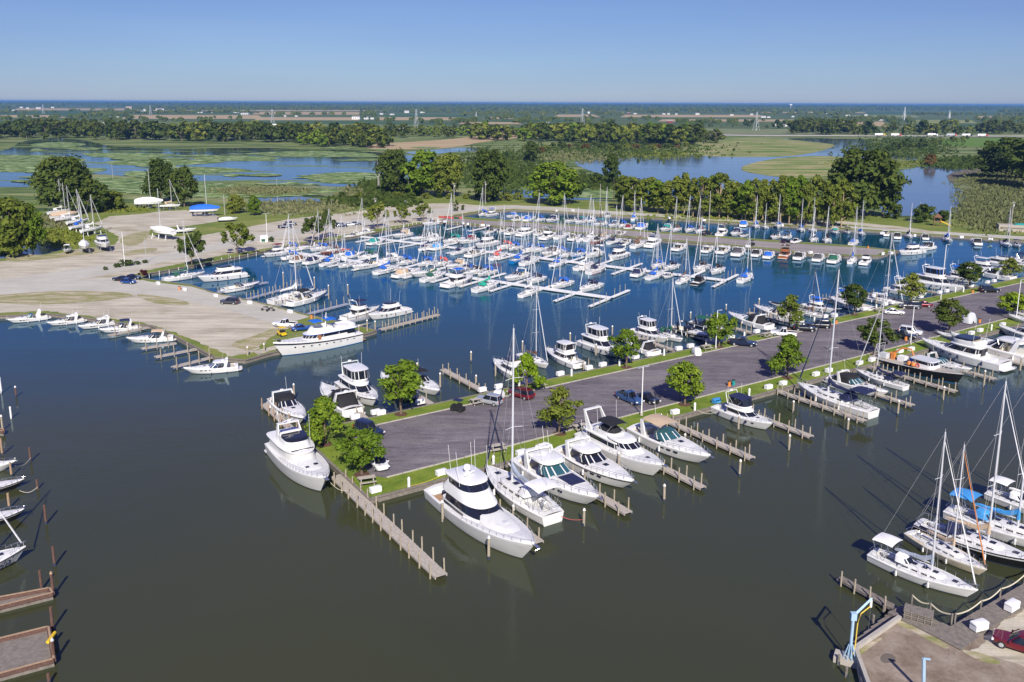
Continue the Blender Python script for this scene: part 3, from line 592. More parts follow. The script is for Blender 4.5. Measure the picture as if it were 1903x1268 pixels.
@cached
def cruiser(L=11, cover='none', arch=True, full=False, ext=1.0, swim=True, sunpad=False, stand=False):
    """express cruiser: long sloping foredeck, wrap windscreen, open cockpit"""
    B = L*.32; fs, fb = L*.095, L*.123
    A, D, g = hull(L, B, fs, fb, tr=.86, mx=.36, p=2.1, q=.82, rake=.16, ck=(.06,.47,fs*.45), coam=.28, camber=L*.022, n=14)
    P_ = [('hull', A, HK), ('deck', D, ['hull', 'deck'])]
    ports = MB()
    for t in (.52, .60, .68):
        x, b, z = g(t)
        for s in (1, -1): ports.box((x, s*(b*.965), z*.72), (.5, .06, .12), rz=s*-.15)
    P_.append(('porthole', ports, ['glass']))
    zc = fs+.15
    # raised foredeck and windscreen
    fd = tower([(zc-.15, -L*.02, L*.36, B*.37), (zc+.22, -L*.01, L*.30, B*.32), (zc+.30, 0, L*.24, B*.26)], ef=2.2, eb=8)
    hb = MB(); hatch(hb, L*.12, 0, zc+.33, .5); hatch(hb, L*.24, 0, zc+.24, .45); 
    P_.append(('cabin_top', fd, ['deck'], [('hatch', hb, ['glass'])]))
    if sunpad:
        s_ = MB(); s_.box((L*.165, 0, zc+.36), (1.9, 1.5, .07)); P_.append(('sun_pad', s_, ['navy']))
    ws = tower([(zc+.12, -L*.13, L*.075, B*.375), (zc+.78, -L*.15, -L*.035, B*.31)], ef=2.6, eb=9, N=30, mi=0, pillars=10, pmi=1, well=None)
    inner = MB(); 
    P_.append(('windscreen', ws, ['screen', 'hull']))
    seat = MB(); seat.box((-L*.10, B*.18, fs*.45+.45), (.6, .7, .9)); seat.box((-L*.10, -B*.18, fs*.45+.45), (.6, .7, .9)); seat.box((-L*.39, 0, fs*.45+.3), (.7, B*.6, .55)); seat.box((-L*.02, 0, fs*.45+.55), (.5, B*.66, 1.0))
    P_.append(('seat', seat, ['cream']))
    if swim:
        sw = MB(); sw.ring([[(x, y, .28) for x, y in outline(-L*.5-.85, -L*.5+.3, B*.42, 9, 3.5, 20)], [(x, y, .38) for x, y in outline(-L*.5-.85, -L*.5+.3, B*.42, 9, 3.5, 20)]]); P_.append(('swim_platform', sw, ['deck']))
    if arch:
        a = MB(); x = -L*.23
        for s in (-1, 1):
            a.ring([[(x-.55, s*B*.45, fs+.05), (x+.1, s*B*.45, fs+.05), (x+.1, s*B*.41, fs+.05), (x-.55, s*B*.41, fs+.05)], [(x-.95, s*B*.40, fs+1.55), (x-.55, s*B*.40, fs+1.55), (x-.55, s*B*.36, fs+1.55), (x-.95, s*B*.36, fs+1.55)]])
        a.box((x-.75, 0, fs+1.58), (.42, B*.8, .12)); dm = MB(); dm.cyl((x-.75, 0, fs+1.6), .28, .16, 10); at = MB(); at.tube([(x-.8, B*.2, fs+1.6), (x-1.1, B*.2, fs+3.4)], .015, n=4)
        P_.append(('radar_arch', a, ['hull'], [('radar_dome', dm, ['white']), ('antenna', at, ['white'])]))
    if cover == 'camper':
        c = tower([(fs+.05, -L*.42, -L*.02, B*.42), (zc+1.0, -L*.33, -L*.06, B*.37), (zc+1.25, -L*.26, -L*.10, B*.28)], ef=3, eb=4); P_.append(('camper_canvas', c, ['canvas']))
    elif cover == 'bimini':
        c = sheetcurve(-L*.30, -L*.04, B*.38, fs+1.95, .3); P_.append(('bimini', c, ['canvas'])); fr = MB(); frame(fr, -L*.29, -L*.05, B*.38, fs+1.9, fs+.1); P_.append(('bimini_frame', fr, ['steel']))
    elif cover == 'hardtop':
        c = tower([(zc+.95, -L*.32, -L*.03, B*.36), (zc+1.12, -L*.32, -L*.05, B*.36), (zc+1.18, -L*.30, -L*.08, B*.30)], ef=3.2, eb=5)
        p = MB()
        for s in (1, -1): p.tube([(-L*.28, s*B*.40, fs), (-L*.24, s*B*.34, zc+1.0)], .07, n=5); p.tube([(-L*.10, s*B*.36, zc+.5), (-L*.08, s*B*.33, zc+1.0)], .05, n=5)
        at = MB(); at.tube([(-L*.2, B*.15, zc+1.15), (-L*.24, B*.15, zc+3.2)], .015, n=4); dm = MB(); dm.cyl((-L*.22, 0, zc+1.15), .25, .18, 10)
        P_ += [('hardtop', c, ['hull'], [('radar_dome', dm, ['white']), ('antenna', at, ['white'])]), ('hardtop_post', p, ['hull'])]
    elif cover == 'cockpit':
        c = tower([(fs+.04, -L*.44, -L*.08, B*.43), (fs+.35, -L*.40, -L*.10, B*.36), (fs+.8, -L*.30, -L*.13, B*.15)], ef=5, eb=4); P_.append(('cockpit_cover', c, ['canvas']))
    P_.append(('bow_rail', bowrail(g, .52, .985, .5, n=7), ['steel']))
    an = MB(); x, b, z = g(.99); an.box((x+.15, 0, z+.02), (.7, .22, .07)); an.tube([(x+.5, 0, z-.05), (x+.1, 0, z+.12)], .04, n=5); an.box((-L*-.42, 0, g(.92)[2]+.12), (.3, .2, .14))
    P_.append(('anchor', an, ['steel']))
    if not stand: P_.append(('fender', fenders(g, (.22, .5)), ['white']))
    if stand: P_ += stands(L, B, False)
    return tpl('motor_cruiser', P_)
@cached
def flybridge(L=13, top='bimini', aft=False, full=False, encl=False, swim=True, cabh=1.0, stand=False, coverbow=False):
    """sedan or aft-cabin flybridge cruiser"""
    B = L*.33; fs, fb = L*.092, L*.133
    A, D, g = hull(L, B, fs, fb, tr=.88, mx=.38, p=2.2, q=.8, rake=.13, ck=None if aft else (.05,.27,fs*.5), coam=.28, camber=.16, n=14)
    P_ = [('hull', A, HK), ('deck', D, ['hull', 'deck'])]
    zc = fs+.1; xb = -L*.40 if aft else -L*.24; h = 1.5*cabh
    ports = MB()
    for t in (.55, .65, .75):
        x, b, z = g(t)
        for s in (1, -1): ports.box((x, s*(b*.955), z*.7), (.5, .07, .13), rz=s*-.2)
    P_.append(('porthole', ports, ['glass']))
    low = tower([(zc-.1, xb, L*.31, B*.40), (zc+.42*cabh, xb, L*.20, B*.385)], ef=2.6, eb=10)
    fd = tower([(zc-.05, L*.02, L*.36, B*.30), (zc+.35, L*.02, L*.30, B*.26), (zc+.42, L*.02, L*.24, B*.2)], ef=2.2, eb=10); 
    hb = MB(); hatch(hb, L*.24, 0, zc+.47, .5)
    wn = tower([(zc+.42*cabh, xb+.05, L*.195, B*.383), (zc+1.15*cabh, xb+.05, L*.10, B*.365)], ef=2.8, eb=10, pillars=9, pmi=1)
    rf = tower([(zc+1.15*cabh, xb-.25, L*.125, B*.385), (zc+1.32*cabh, xb-.35, L*.12, B*.40), (zc+1.37*cabh, xb-.35, L*.10, B*.38)], ef=2.6, eb=10)
    P_ += [('cabin', low, ['hull'], [('window', wn, ['glass', 'hull'])]), ('foredeck_trunk', fd, ['deck'], [('hatch', hb, ['glass'])]), ('roof', rf, ['hull'])]
    zr = zc+1.37*cabh; x0 = xb+.3 if not aft else -L*.26; x1 = L*.075
    fbr = tower([(zr-.02, x0, x1, B*.34), (zr+.55, x0, x1+.25, B*.36), (zr+.75, x0+.2, x1+.05, B*.34)], ef=2.6, eb=10, well=.55)
    wsn = tower([(zr+.72, x0+.9, x1+.1, B*.345), (zr+.98, x0+.9, x1-.2, B*.32)], ef=2.6, eb=10); 
    fs_ = MB(); fs_.box((x0+.9, 0, zr+.35), (.6, B*.45, .6)); fs_.box((x1-.7, 0, zr+.4), (.4, B*.4, .7))
    P_ += [('flybridge', fbr, ['hull'], [('seat', fs_, ['cream'])])]
    if top != 'hardtop': P_.append(('wind_deflector', wsn if not encl else MB().box((x1-.3, 0, zr+.8), (.1, .8, .1)), ['screen']))
    zt = zr+2.15
    if encl:
        en = tower([(zr+.74, x0+.1, x1+.12, B*.345), (zt-.12, x0+.2, x1-.15, B*.34)], ef=3, eb=10, pillars=14, pmi=1); P_.append(('enclosure', en, ['screen', 'canvas']))
    if top == 'bimini':
        c = sheetcurve(x0+.1, x1-.2, B*.35, zt, .22); P_.append(('bimini', c, ['canvas'])); fr = MB(); frame(fr, x0+.2, x1-.3, B*.35, zt-.05, zr+.7); P_.append(('bimini_frame', fr, ['steel']))
    elif top == 'hardtop':
        c = tower([(zt-.12, x0-.1, x1-.1, B*.36), (zt, x0-.2, x1-.0, B*.37), (zt+.05, x0, x1-.3, B*.33)], ef=4, eb=6); P_.append(('hardtop', c, ['hull']))
        p = MB()
        for x in (x0+.2, x1-.4):
            for s in (1, -1): p.tube([(x, s*B*.33, zr+.6), (x, s*B*.32, zt-.1)], .04, n=5)
        P_.append(('hardtop_post', p, ['steel']))
    a = MB(); xa = x0-.1; dm = MB(); at = MB()
    if top != 'none': a.tube([(xa+.2, -B*.36, zr+.5), (xa-.5, -B*.33, zt+.25), (xa-.5, B*.33, zt+.25), (xa+.2, B*.36, zr+.5)], .09, n=6); dm.cyl((xa-.5, 0, zt+.3), .3, .2, 10)
    for s in (1, -1): at.tube([(xa+.6, s*B*.37, zr+.5), (xa+.3, s*B*.42, zr+3.9)], .018, n=4)
    if top != 'none': P_.append(('radar_arch', a, ['hull'], [('radar_dome', dm, ['white'])]))
    P_.append(('antenna', at, ['white']))
    if swim:
        sw = MB(); sw.ring([[(x, y, z) for x, y in outline(-L*.5-.8, -L*.5+.2, B*.42, 9, 4, 20)] for z in (.28, .38)]); P_.append(('swim_platform', sw, ['deck']))
    if not aft:
        dr = MB(); dr.box((xb-.01, 0, zc+.55), (.06, B*.3, 1.1)); P_.append(('saloon_door', dr, ['glass']))
        ct = MB(); ct.box((-L*.34, 0, fs*.5+.25), (.8, B*.5, .5)); P_.append(('cockpit_seat', ct, ['white']))
    P_.append(('bow_rail', bowrail(g, .50, .985, .62, n=8), ['steel']))
    an = MB(); x, b, z = g(.99); an.box((x+.2, 0, z+.03), (.9, .3, .08)); an.tube([(x+.65, 0, z-.12), (x+.1, 0, z+.14)], .05, n=5); an.box((L*.43, 0, g(.93)[2]+.14), (.35, .25, .18))
    P_.append(('anchor', an, ['steel']))
    if not stand: P_.append(('fender', fenders(g, (.18, .45, .66)), ['navy']))
    if stand: P_ += stands(L, B, False)
    return tpl('flybridge_cruiser', P_)
@cached
def runabout(L=6.5, cover='none', outboard=True):
    B = L*.36; fs, fb = .62, .85
    A, D, g = hull(L, B, fs, fb, tr=.84, mx=.4, p=2.2, q=.8, rake=.14, ck=(.08,.62,.2), coam=.2, camber=.12, n=10)
    P_ = [('hull', A, HK), ('deck', D, ['hull', 'deck'])]
    if cover == 'full': P_.append(('boat_cover', tower([(fs+.04, -L*.46, L*.40, B*.46), (fs+.3, -L*.42, L*.3, B*.36), (fs+.62, -L*.2, L*.12, B*.12)], ef=2.3, eb=5), ['canvas']))
    else:
        P_.append(('windscreen', tower([(fs+.05, -L*.06, L*.14, B*.38), (fs+.5, -L*.10, L*.06, B*.33)], ef=2.6, eb=9, pillars=8, pmi=1), ['screen', 'hull']))
        s = MB(); s.box((-L*.12, .5, .5), (.5, .5, .6)); s.box((-L*.12, -.5, .5), (.5, .5, .6)); s.box((-L*.36, 0, .45), (.5, B*.6, .5)); P_.append(('seat', s, ['cream']))
        if cover == 'bimini': P_.append(('bimini', sheetcurve(-L*.30, L*.04, B*.38, fs+1.5), ['canvas'])); fr = MB(); frame(fr, -L*.29, L*.03, B*.38, fs+1.45, fs); P_.append(('bimini_frame', fr, ['steel']))
    if outboard: o = MB(); o.box((-L*.53, 0, fs+.3), (.5, .4, .55), taper=.8); o.box((-L*.53, 0, .1), (.22, .16, 1.0)); P_.append(('outboard_motor', o, ['black']))
    P_.append(('bow_rail', bowrail(g, .66, .98, .3, n=4), ['steel']))
    return tpl('small_motorboat', P_)
@cached
def shrinkboat(L=10, mast=False, keelb=True, peak=1.3):
    """a laid-up boat on jack stands under a fitted cover"""
    B = L*.31; fs, fb = L*.1, L*.13
    A, D, g = hull(L, B, fs, fb, tr=.7, mx=.45, p=2.0, q=.9, rake=.12, n=12)
    rs = []
    for i in range(11):
        t = .0+i/10*.995; x, b, z = g(t); hk = peak*(math.sin(PI*min(.95, .12+t*.9))**.6)+.06*math.sin(i*3)
        rs.append([(x, b+.03, z-.25), (x, b+.03, z), (x, b*.62, z+hk*.6), (x, .1, z+hk), (x, -.1, z+hk), (x, -b*.62, z+hk*.6), (x, -b-.03, z), (x, -b-.03, z-.25)])
    c = MB(); c.ring(rs)
    P_ = [('hull', A, HK), ('boat_cover', c, ['canvas'])]+stands(L, B, keelb)
    if mast: m = MB(); m.tube([(L*.06, 0, fs), (L*.05, 0, fs+L*1.2)], .1, .07, n=7); m.tube([(L*.055, -B*.25, fs+L*.55), (L*.055, B*.25, fs+L*.55)], .03, n=4); P_.append(('mast', m, ['alu']))
    return tpl('laid_up_boat', P_)
MAT['cover'] = MAT['royal']; MAT['canvas'] = MAT['navy']; MAT['screen'] = MAT['glass']; MAT['furl'] = MAT['whitecloth']
CN = dict(royal='bright blue', navy='navy blue', black='black', teal='teal', green='dark green', jade='jade green', maroon='maroon', coral='coral red', tan='tan', brown='brown', sky='sky blue', white='white', charcoal='charcoal', cream='cream', whitecloth='white')
HN = dict(navyhull='navy-hulled', blackhull='black-hulled', bluehull='blue-hulled', redhull='red-hulled', woodhull='varnished wooden', cream='cream', greyhull='grey-hulled')
def boat(kind, loc, ang, L, c='royal', where='', hullm=None, band=None, group=None, label=None, z=0, **kw):
    base = dict(sail=11 if L > 9.6 else 8.5, exp=11 if L > 8.4 else 8, fly=13, run=6.5, shrink=10)[kind]
    fn = dict(sail=sailboat, exp=cruiser, fly=flybridge, run=runabout, shrink=shrinkboat)[kind]
    ov = {}
    if kind == 'sail': ov = {'cover': c, 'canvas': kw.pop('cv', c)}
    else: ov = {'canvas': c}
    if 'mast' in kw and kind != 'shrink': ov['alu'] = kw.pop('mast')
    if 'furlc' in kw: ov['furl'] = kw.pop('furlc')
    if 'gl' in kw: ov['screen'] = kw.pop('gl')
    if hullm: ov['hull'] = hullm; 
    if band: ov['band'] = band; ov['boot'] = band
    nm = {'sail': 'sailboat', 'exp': 'motor cruiser', 'fly': 'flybridge cruiser', 'run': 'small motorboat', 'shrink': 'laid-up boat'}[kind]
    if not label:
        hn = HN.get(hullm, 'white')
        ft = {'sail': '%s sail cover' % CN[c], 'exp': {'none': 'open cockpit', 'camper': CN[c]+' canvas', 'bimini': CN[c]+' bimini', 'hardtop': 'hardtop', 'cockpit': CN[c]+' cockpit cover'}.get(kw.get('cover', 'none')),
              'fly': (CN[c]+' bimini' if kw.get('top', 'bimini') == 'bimini' else 'hard top' if kw.get('top') == 'hardtop' else 'open bridge'), 'run': {'none': 'open cockpit', 'full': CN[c]+' cover', 'bimini': CN[c]+' bimini'}.get(kw.get('cover', 'none')), 'shrink': CN.get(c, c)+' cover'}[kind]
        label = '%s %s with %s, %s' % (hn, nm, ft, where)
    return place(fn(base, **kw), label, 'sailboat' if kind == 'sail' else 'boat', (loc[0], loc[1], z), math.radians(ang), L/base, group, ov)
def proj(x, y, z=0.0):               # ground point -> photo pixel
    dx, dy, dz = x, y, z-H; zc = dy*cp-dz*sp; a = FPX*dx/zc; b = -FPX*(dy*sp+dz*cp)/zc
    return CX+a*cr-b*sr, CY+a*sr+b*cr
def hboat(kind, x0, y0, x1, y1, lab, c='navy', group=None, k=1.0, ang=None, **kw):   # from stern and bow seen at the waterline
    a, L, m = hd(x0, y0, x1, y1)
    if group and 'near pier' in group and ang is None: ang = -57 if abs(a+57) < 60 else 123
    if ang is not None:
        a = ang; m = P((x0+x1)/2, (y0+y1)/2)[:2]; dx_, dy_ = math.cos(math.radians(a)), math.sin(math.radians(a)); L = 10
        for _ in range(6):
            w_ = proj(m[0]+dx_*L/2, m[1]+dy_*L/2)[0]-proj(m[0]-dx_*L/2, m[1]-dy_*L/2)[0]; L = max(2.5, min(20, L*(x1-x0)/w_ if w_*(x1-x0) > 0 else L))
        L *= (.97 if 'south' in group else .88) if x0 < 1400 else .96 if x0 < 1600 else 1.04
    return boat(kind, m, a, L*k, c, label=lab, group=group, **kw)
# ------------------------------------------------------------- the rows of moored boats: x, y of the waterline, kind, length, colour, bow (u up-right, d down-left), extras
HR = {'u': 57.5, 'd': 237.5}
def row(lst, where, group, tab=HR):
    r = random.Random(len(lst))
    for i, e in enumerate(sorted(lst, key=lambda e: e[0])):
        x, y, kind, L, c, d = e[:6]; kw = dict(e[6]) if len(e) > 6 else {}
        p = P(x+r.uniform(-1.5,1.5), y+r.uniform(-.8,.8)); ang = tab[d]+r.uniform(-3.5, 3.5)
        boat(kind, p, ang, L, c, '%s from left, %s' % (ordn(i), where), group=group, **kw)
S_, X_, F_ = 'sail', 'exp', 'fly'
cam_, bim, hard, cock, none = dict(cover='camper'), dict(cover='bimini'), dict(cover='hardtop'), dict(cover='cockpit'), dict()
nod = dict(dodger=False)
row([(514,475,F_,10.5,'maroon','d'), (540,482,S_,9,'royal','d'), (563,485,X_,9.5,'brown','u',cam_), (588,488,X_,10,'navy','u',dict(cover='camper')), (617,492,S_,9.5,'royal','u'), (645,497,S_,8,'white','d',nod), (680,499,X_,12.5,'navy','d',none),
     (720,506,S_,11.5,'royal','u',dict(band='navy')), (759,512,X_,11,'tan','u',cam_), (789,511,X_,11.5,'teal','d',dict(cover='none', gl='tealglass')), (806,519,S_,11.5,'green','u'), (852,528,F_,12.5,'royal','u'),
     (906,537,S_,12,'jade','u'), (986,547,S_,9.5,'white','u',nod)], 'near side of front dock', 'boats on the near side of the front dock')
row([(541,465,S_,9,'royal','d'), (571,463,X_,9,'navy','d',bim), (597,466,S_,10,'royal','d'), (618,471,S_,11,'brown','d',dict(hullm='redhull')), (641,477,S_,10,'coral','d',nod), (659,478,X_,9.5,'royal','u',cam_), (683,480,S_,9,'green','d'), (722,487,S_,12,'white','d'),
     (755,491,S_,9.5,'royal','d'), (793,493,S_,9.5,'royal','d'), (820,493,S_,9,'coral','d'), (845,498,X_,10,'tan','d',cam_), (864,503,X_,9.5,'royal','d',dict(cover='cockpit', hullm='greyhull')), (884,509,S_,10,'black','d'), (904,512,S_,9.5,'royal','d'),
     (958,520,X_,11.5,'white','d',none), (995,525,S_,10.5,'navy','d'), (1042,533,S_,11,'royal','d'), (1098,539,S_,11.5,'navy','d')], 'far side of front dock', 'boats on the far side of the front dock')
row([(702,452,X_,10,'teal','u',cam_), (795,463,S_,8.5,'navy','u'), (820,463,X_,10,'sky','u',cam_), (858,470,S_,10,'navy','u'), (886,475,X_,11,'white','u',none), (927,480,S_,11,'coral','u'), (968,485,S_,11,'royal','u',dict(hullm='bluehull')),
     (989,489,S_,12,'navy','u'), (1038,493,S_,10,'royal','u'), (1086,498,S_,11.5,'white','u'), (1112,504,S_,12,'navy','u',dict(band='coral', mast='darkmast')), (1188,511,X_,9.5,'navy','u',cam_), (1218,515,S_,10.5,'royal','u'),
     (1241,517,'run',6.5,'white','d'), (1272,523,S_,9,'brown','u',nod), (1300,526,F_,8.5,'tan','u',dict(hullm='blackhull', top='none')), (1386,520,S_,11,'royal','u')], 'near side of middle dock', 'boats on the near side of the middle dock')
row([(678,437,S_,10.5,'white','d'), (746,441,X_,11,'tan','d',cam_), (781,447,X_,12,'black','d',bim), (806,448,S_,9,'white','d'), (842,452,S_,13,'teal','d'), (869,452,X_,11,'maroon','d',cam_), (901,458,F_,13.5,'black','d',dict(top='none')), (939,463,S_,11,'coral','d'),
     (957,465,S_,9,'royal','d'), (984,468,S_,10,'royal','d'), (1003,467,S_,10,'royal','d'), (1021,474,X_,10.5,'charcoal','d',cam_), (1040,472,S_,10,'royal','d'), (1052,477,S_,9,'royal','d',dict(dodger=False)), (1074,478,S_,12,'royal','d',dict(hullm='bluehull')), (1103,477,S_,12,'white','d',dict(bimini=True)),
     (1148,481,F_,13.5,'navy','d'), (1222,497,S_,10,'royal','d'), (1247,501,S_,10.5,'navy','d'), (1302,502,S_,12,'charcoal','d'), (1333,508,S_,11,'black','d')], 'far side of middle dock', 'boats on the far side of the middle dock')
T2 = {'u': 59, 'd': 239}
row([(655,443,X_,9,'coral','d',none), (800,419,X_,11,'black','d',none), (914,432,'run',7.5,'navy','u',dict(cover='bimini')), (936,430,'run',7,'maroon','u'), (955,434,X_,10.5,'navy','u',bim), (979,437,F_,12,'navy','u',dict(top='none', aft=True)), (1005,436,X_,8.5,'white','u',none),
     (1021,443,F_,11.5,'green','u'), (1047,442,S_,12,'navy','u'), (1070,444,X_,10,'navy','u',none), (1083,448,S_,8,'navy','u',nod), (1098,447,S_,11,'white','u'), (1112,450,S_,10.5,'black','u',dict(hullm='redhull', mast='darkmast')), (1124,444,S_,10,'tan','u'),
     (1142,452,S_,10,'navy','u'), (1155,438,X_,9,'white','u',none), (1164,453,X_,9,'royal','u',none), (1186,457,S_,12.5,'brown','u'), (1217,457,F_,12.5,'navy','u',dict(aft=True)), (1265,463,X_,10.5,'white','u',hard), (1318,466,X_,9.5,'navy','u',hard), (1346,469,X_,11,'white','u',hard),
     (1373,472,X_,12,'charcoal','u',cam_), (1409,474,X_,9.5,'black','u',cam_), (1431,477,X_,9.5,'royal','u',cam_), (1461,478,F_,11,'black','u',dict(hullm='woodhull')), (1489,480,X_,10,'black','u',cam_), (1522,482,X_,10,'charcoal','u',cam_), (1552,485,X_,11,'green','u',cam_),
     (1584,487,S_,9,'royal','u',nod), (1611,490,F_,9.5,'tan','u',dict(top='none'))], 'near side of the tarred pier', 'boats on the near side of the tarred pier', T2)
row([(898,401,S_,9.5,'royal','d'), (913,403,F_,10,'royal','d'), (950,405,X_,9,'royal','d',cam_), (967,409,X_,10,'white','u',none), (987,409,X_,9.5,'royal','u',cam_), (1004,411,S_,9,'royal','d'), (1023,412,X_,10.5,'navy','d',cam_), (1060,413,X_,9.5,'navy','d',bim), (1079,415,X_,10,'teal','d',bim),
     (1098,413,S_,8.5,'white','d'), (1115,420,X_,10.5,'teal','d',bim), (1138,421,X_,9.5,'white','d',none), (1157,423,S_,9.5,'royal','d'), (1173,424,X_,9,'maroon','u',cam_), (1194,425,X_,11,'royal','u',cam_), (1236,429,X_,10,'teal','d',cam_), (1257,430,S_,10,'brown','d'), (1281,431,S_,10.5,'royal','d'),
     (1301,433,S_,10.5,'maroon','d'), (1343,437,F_,11,'black','u'), (1366,438,X_,10.5,'navy','d',cam_), (1382,441,'run',7,'navy','d',dict(cover='bimini')), (1440,444,X_,10,'navy','d',bim), (1460,445,X_,10,'black','d',bim), (1511,448,S_,9,'white','d',nod), (1535,450,S_,9.5,'black','d'),
     (1586,455,S_,10,'royal','u')], 'far side of the tarred pier', 'boats on the far side of the tarred pier', {'u': 60, 'd': 240})
row([(1127,405,S_,10,'navy','d'), (1178,408,S_,9,'royal','u'), (1383,420,X_,10.5,'royal','u',cam_), (1405,424,S_,9.5,'royal','d'), (1423,425,S_,7.5,'white','d',nod), (1446,424,S_,10,'royal','d'), (1489,430,S_,9.5,'royal','d'), (1509,431,S_,10,'brown','d',nod), (1553,435,X_,9,'teal','d',cam_),
     (1575,434,'run',7.5,'black','d',dict(cover='bimini')), (1598,437,S_,10,'royal','d'), (1643,437,X_,8.5,'navy','u',none), (1665,441,X_,9.5,'black','u',cam_), (1690,442,S_,9.5,'black','d'), (1717,444,X_,8.5,'black','u',cam_), (1760,449,S_,9.5,'royal','d'), (1812,453,X_,10,'black','u',cam_),
     (1868,457,S_,10.5,'black','d',dict(mast='galv')), (1891,459,'run',7.5,'navy','d',dict(cover='bimini'))], 'along the far quay', 'boats along the far quay', {'u': 72, 'd': 252})
row([(1690,472,F_,12.5,'white','u',dict(top='none')), (1720,464,X_,10.5,'black','u',cam_)], 'end of the tarred pier', 'boats at the end of the tarred pier', {'u': 215, 'd': 240})
# left quay row, stern to the timber quay
for a in [(88,593,14,602,'white cruiser with grey canvas at far left of the west quay',dict(cover='none', gl='tealglass')), (155,598,88,607,'white cruiser with cream hard top, second from left at west quay',dict(cover='hardtop')), (212,603,146,614,'white hardtop cruiser moored against a white cruiser at west quay',dict(cover='hardtop')),
          (256,612,185,620,'white cruiser with navy cockpit canvas and orange dinghy on west quay',dict(cover='bimini')), (323,632,236,638,'white cruiser with tan canvas top beside a finger dock, west quay',dict(cover='bimini', c='tan')),
          (443,687,342,696,'white cruiser with radar dome and grey hardtop moored at tip of west quay',dict(cover='hardtop', gl='blueglass'))]:
    kw = a[5]; hboat('exp', *a[:5], kw.pop('c', 'navy'), 'boats along the west quay', **kw)
# basin west side
hboat('sail', 303,524,381,514,'white sailboat with dark green dodger, nearest to the parking lot','green')
hboat('fly', 455,514,368,526,'large white aft-cabin motor yacht with open bridge in first west slip','white',top='none',aft=True)
hboat('exp', 415,544,482,533,'white centre cockpit fishing boat with rails beside aft-cabin yacht','white',cover='none',arch=False,band='navyhull')
hboat('sail', 503,567,585,548,'white sailboat with tall mast and no sail cover behind express cruiser','white',dodger=False)
hboat('exp', 538,570,607,552,'white express cruiser with black bimini lying on the near side of sailboat','black',cover='bimini')
hboat('fly', 640,597,705,580,'white cabin cruiser with navy bimini and navy stern cover, far basin slip','navy',band='navyhull')
hboat('fly', 757,580,684,597,'white sedan cruiser with arch and black stern, rightmost at west basin','black',top='none')
# between the near pier and the channel
N_ = 'boats on the north side of the near pier'
hboat('exp', 508,752,572,792,'white cruiser with black camper canvas in the slip by the pier tip','black',N_,k=.88,cover='camper',band='blackhull')
hboat('exp', 668,787,585,715,'white cruiser stern to the pier under dark canvas behind the tree','black',N_,k=.8,cover='camper')
hboat('fly', 632,712,707,766,'white aft-cabin cruiser with hardtop bridge and blue seat on foredeck','white',N_,k=.9,aft=True,top='hardtop',encl=True,band='navyhull')
hboat('exp', 770,752,700,695,'white cruiser with black canvas bow outward, half behind green tree','black',N_,k=.88,cover='camper')
hboat('exp', 757,705,820,742,'white express cruiser with arch and dark windscreen right of the tree','black',N_,cover='bimini')
hboat('fly', 985,722,912,670,'white sport cruiser with pale camper top behind bright yellow-green tree','white',N_,top='none')
hboat('sail', 962,655,1022,697,'wood-decked ketch with tall white mast and white furled jib','brown',N_,dodger=False,mastk=1.45,hullm='hull')
hboat('fly', 1080,697,1010,646,'white sedan flybridge cruiser stern to lawn beside white dock boxes','white',N_,top='hardtop',encl=True)
hboat('fly', 1078,632,1158,676,'large white motor yacht with enclosed bridge, bow to the pier','white',N_,aft=True,top='hardtop',encl=True,cabh=1.25)
hboat('exp', 1222,672,1150,628,'white cruiser under black canvas half hidden by tree with pale trunk','black',N_,cover='camper')
hboat('fly', 1172,607,1245,652,'white convertible fishing yacht with tall enclosed bridge and hardtop','white',N_,top='hardtop',encl=True)
hboat('sail', 1213,612,1272,648,'classic sailboat with varnished trim and dark green covers','green',N_,mastk=1.4)
hboat('exp', 1248,607,1322,642,'black-hulled express cruiser with white arch next to green-covered sailboat','white',N_,cover='none',hullm='blackhull')
hboat('exp', 1282,597,1352,630,'white cruiser with green canvas top behind tree by lamp post','green',N_,cover='bimini',hullm='navyhull')
hboat('exp', 1430,622,1350,583,'long white express cruiser with black cockpit canvas and teal windscreen','black',N_,cover='camper',gl='tealglass')
hboat('exp', 1478,607,1398,569,'white cruiser lying bow out, right of teal-windscreen cruiser','black',N_,cover='none')
hboat('run', 1450,573,1428,560,'small dark runabout tied off bow of white cruiser','black',N_,cover='full')
hboat('fly', 1492,562,1550,592,'white flybridge cruiser with bright blue bimini and blue window covers','royal',N_,gl='royal')
hboat('sail', 1482,575,1530,600,'white sailboat with wooden rail, dark mast and furled white jib','brown',N_,mastk=1.45,mast='darkmast',dodger=False)
hboat('exp', 1620,592,1540,553,'white centre console with small tower left of a piling','white',N_,cover='none',arch=False)
hboat('fly', 1545,548,1600,577,'white convertible with blue bimini right of the blue-canvas flybridge','royal',N_)
hboat('sail', 1605,552,1676,578,'white sailboat under silver-blue tarpaulin foredeck','whitecloth',N_,mastk=1.5)
hboat('fly', 1648,533,1720,564,'white cruiser with tall narrow bridge behind thin-leaved tree','white',N_,top='hardtop')
hboat('fly', 1700,520,1788,553,'large white motor yacht with long saloon windows and hardtop bridge','royal',N_,top='hardtop',aft=True,encl=True,cabh=1.25)
hboat('fly', 1752,508,1820,536,'white flybridge cruiser with blue bimini behind dark round tree','royal',N_)
hboat('exp', 1880,532,1790,497,'large white express yacht with black stern canvas near right edge','black',N_,cover='hardtop')
hboat('fly', 1800,492,1862,515,'white flybridge yacht with tall bridge behind express yacht','white',N_,top='hardtop',aft=True)
hboat('fly', 1835,485,1905,508,'white aft-cabin cruiser with open bridge by the last tree','white',N_,top='none',aft=True)
hboat('exp', 1945,510,1862,480,'white express cruiser at the right edge behind trees','white',N_,cover='hardtop')
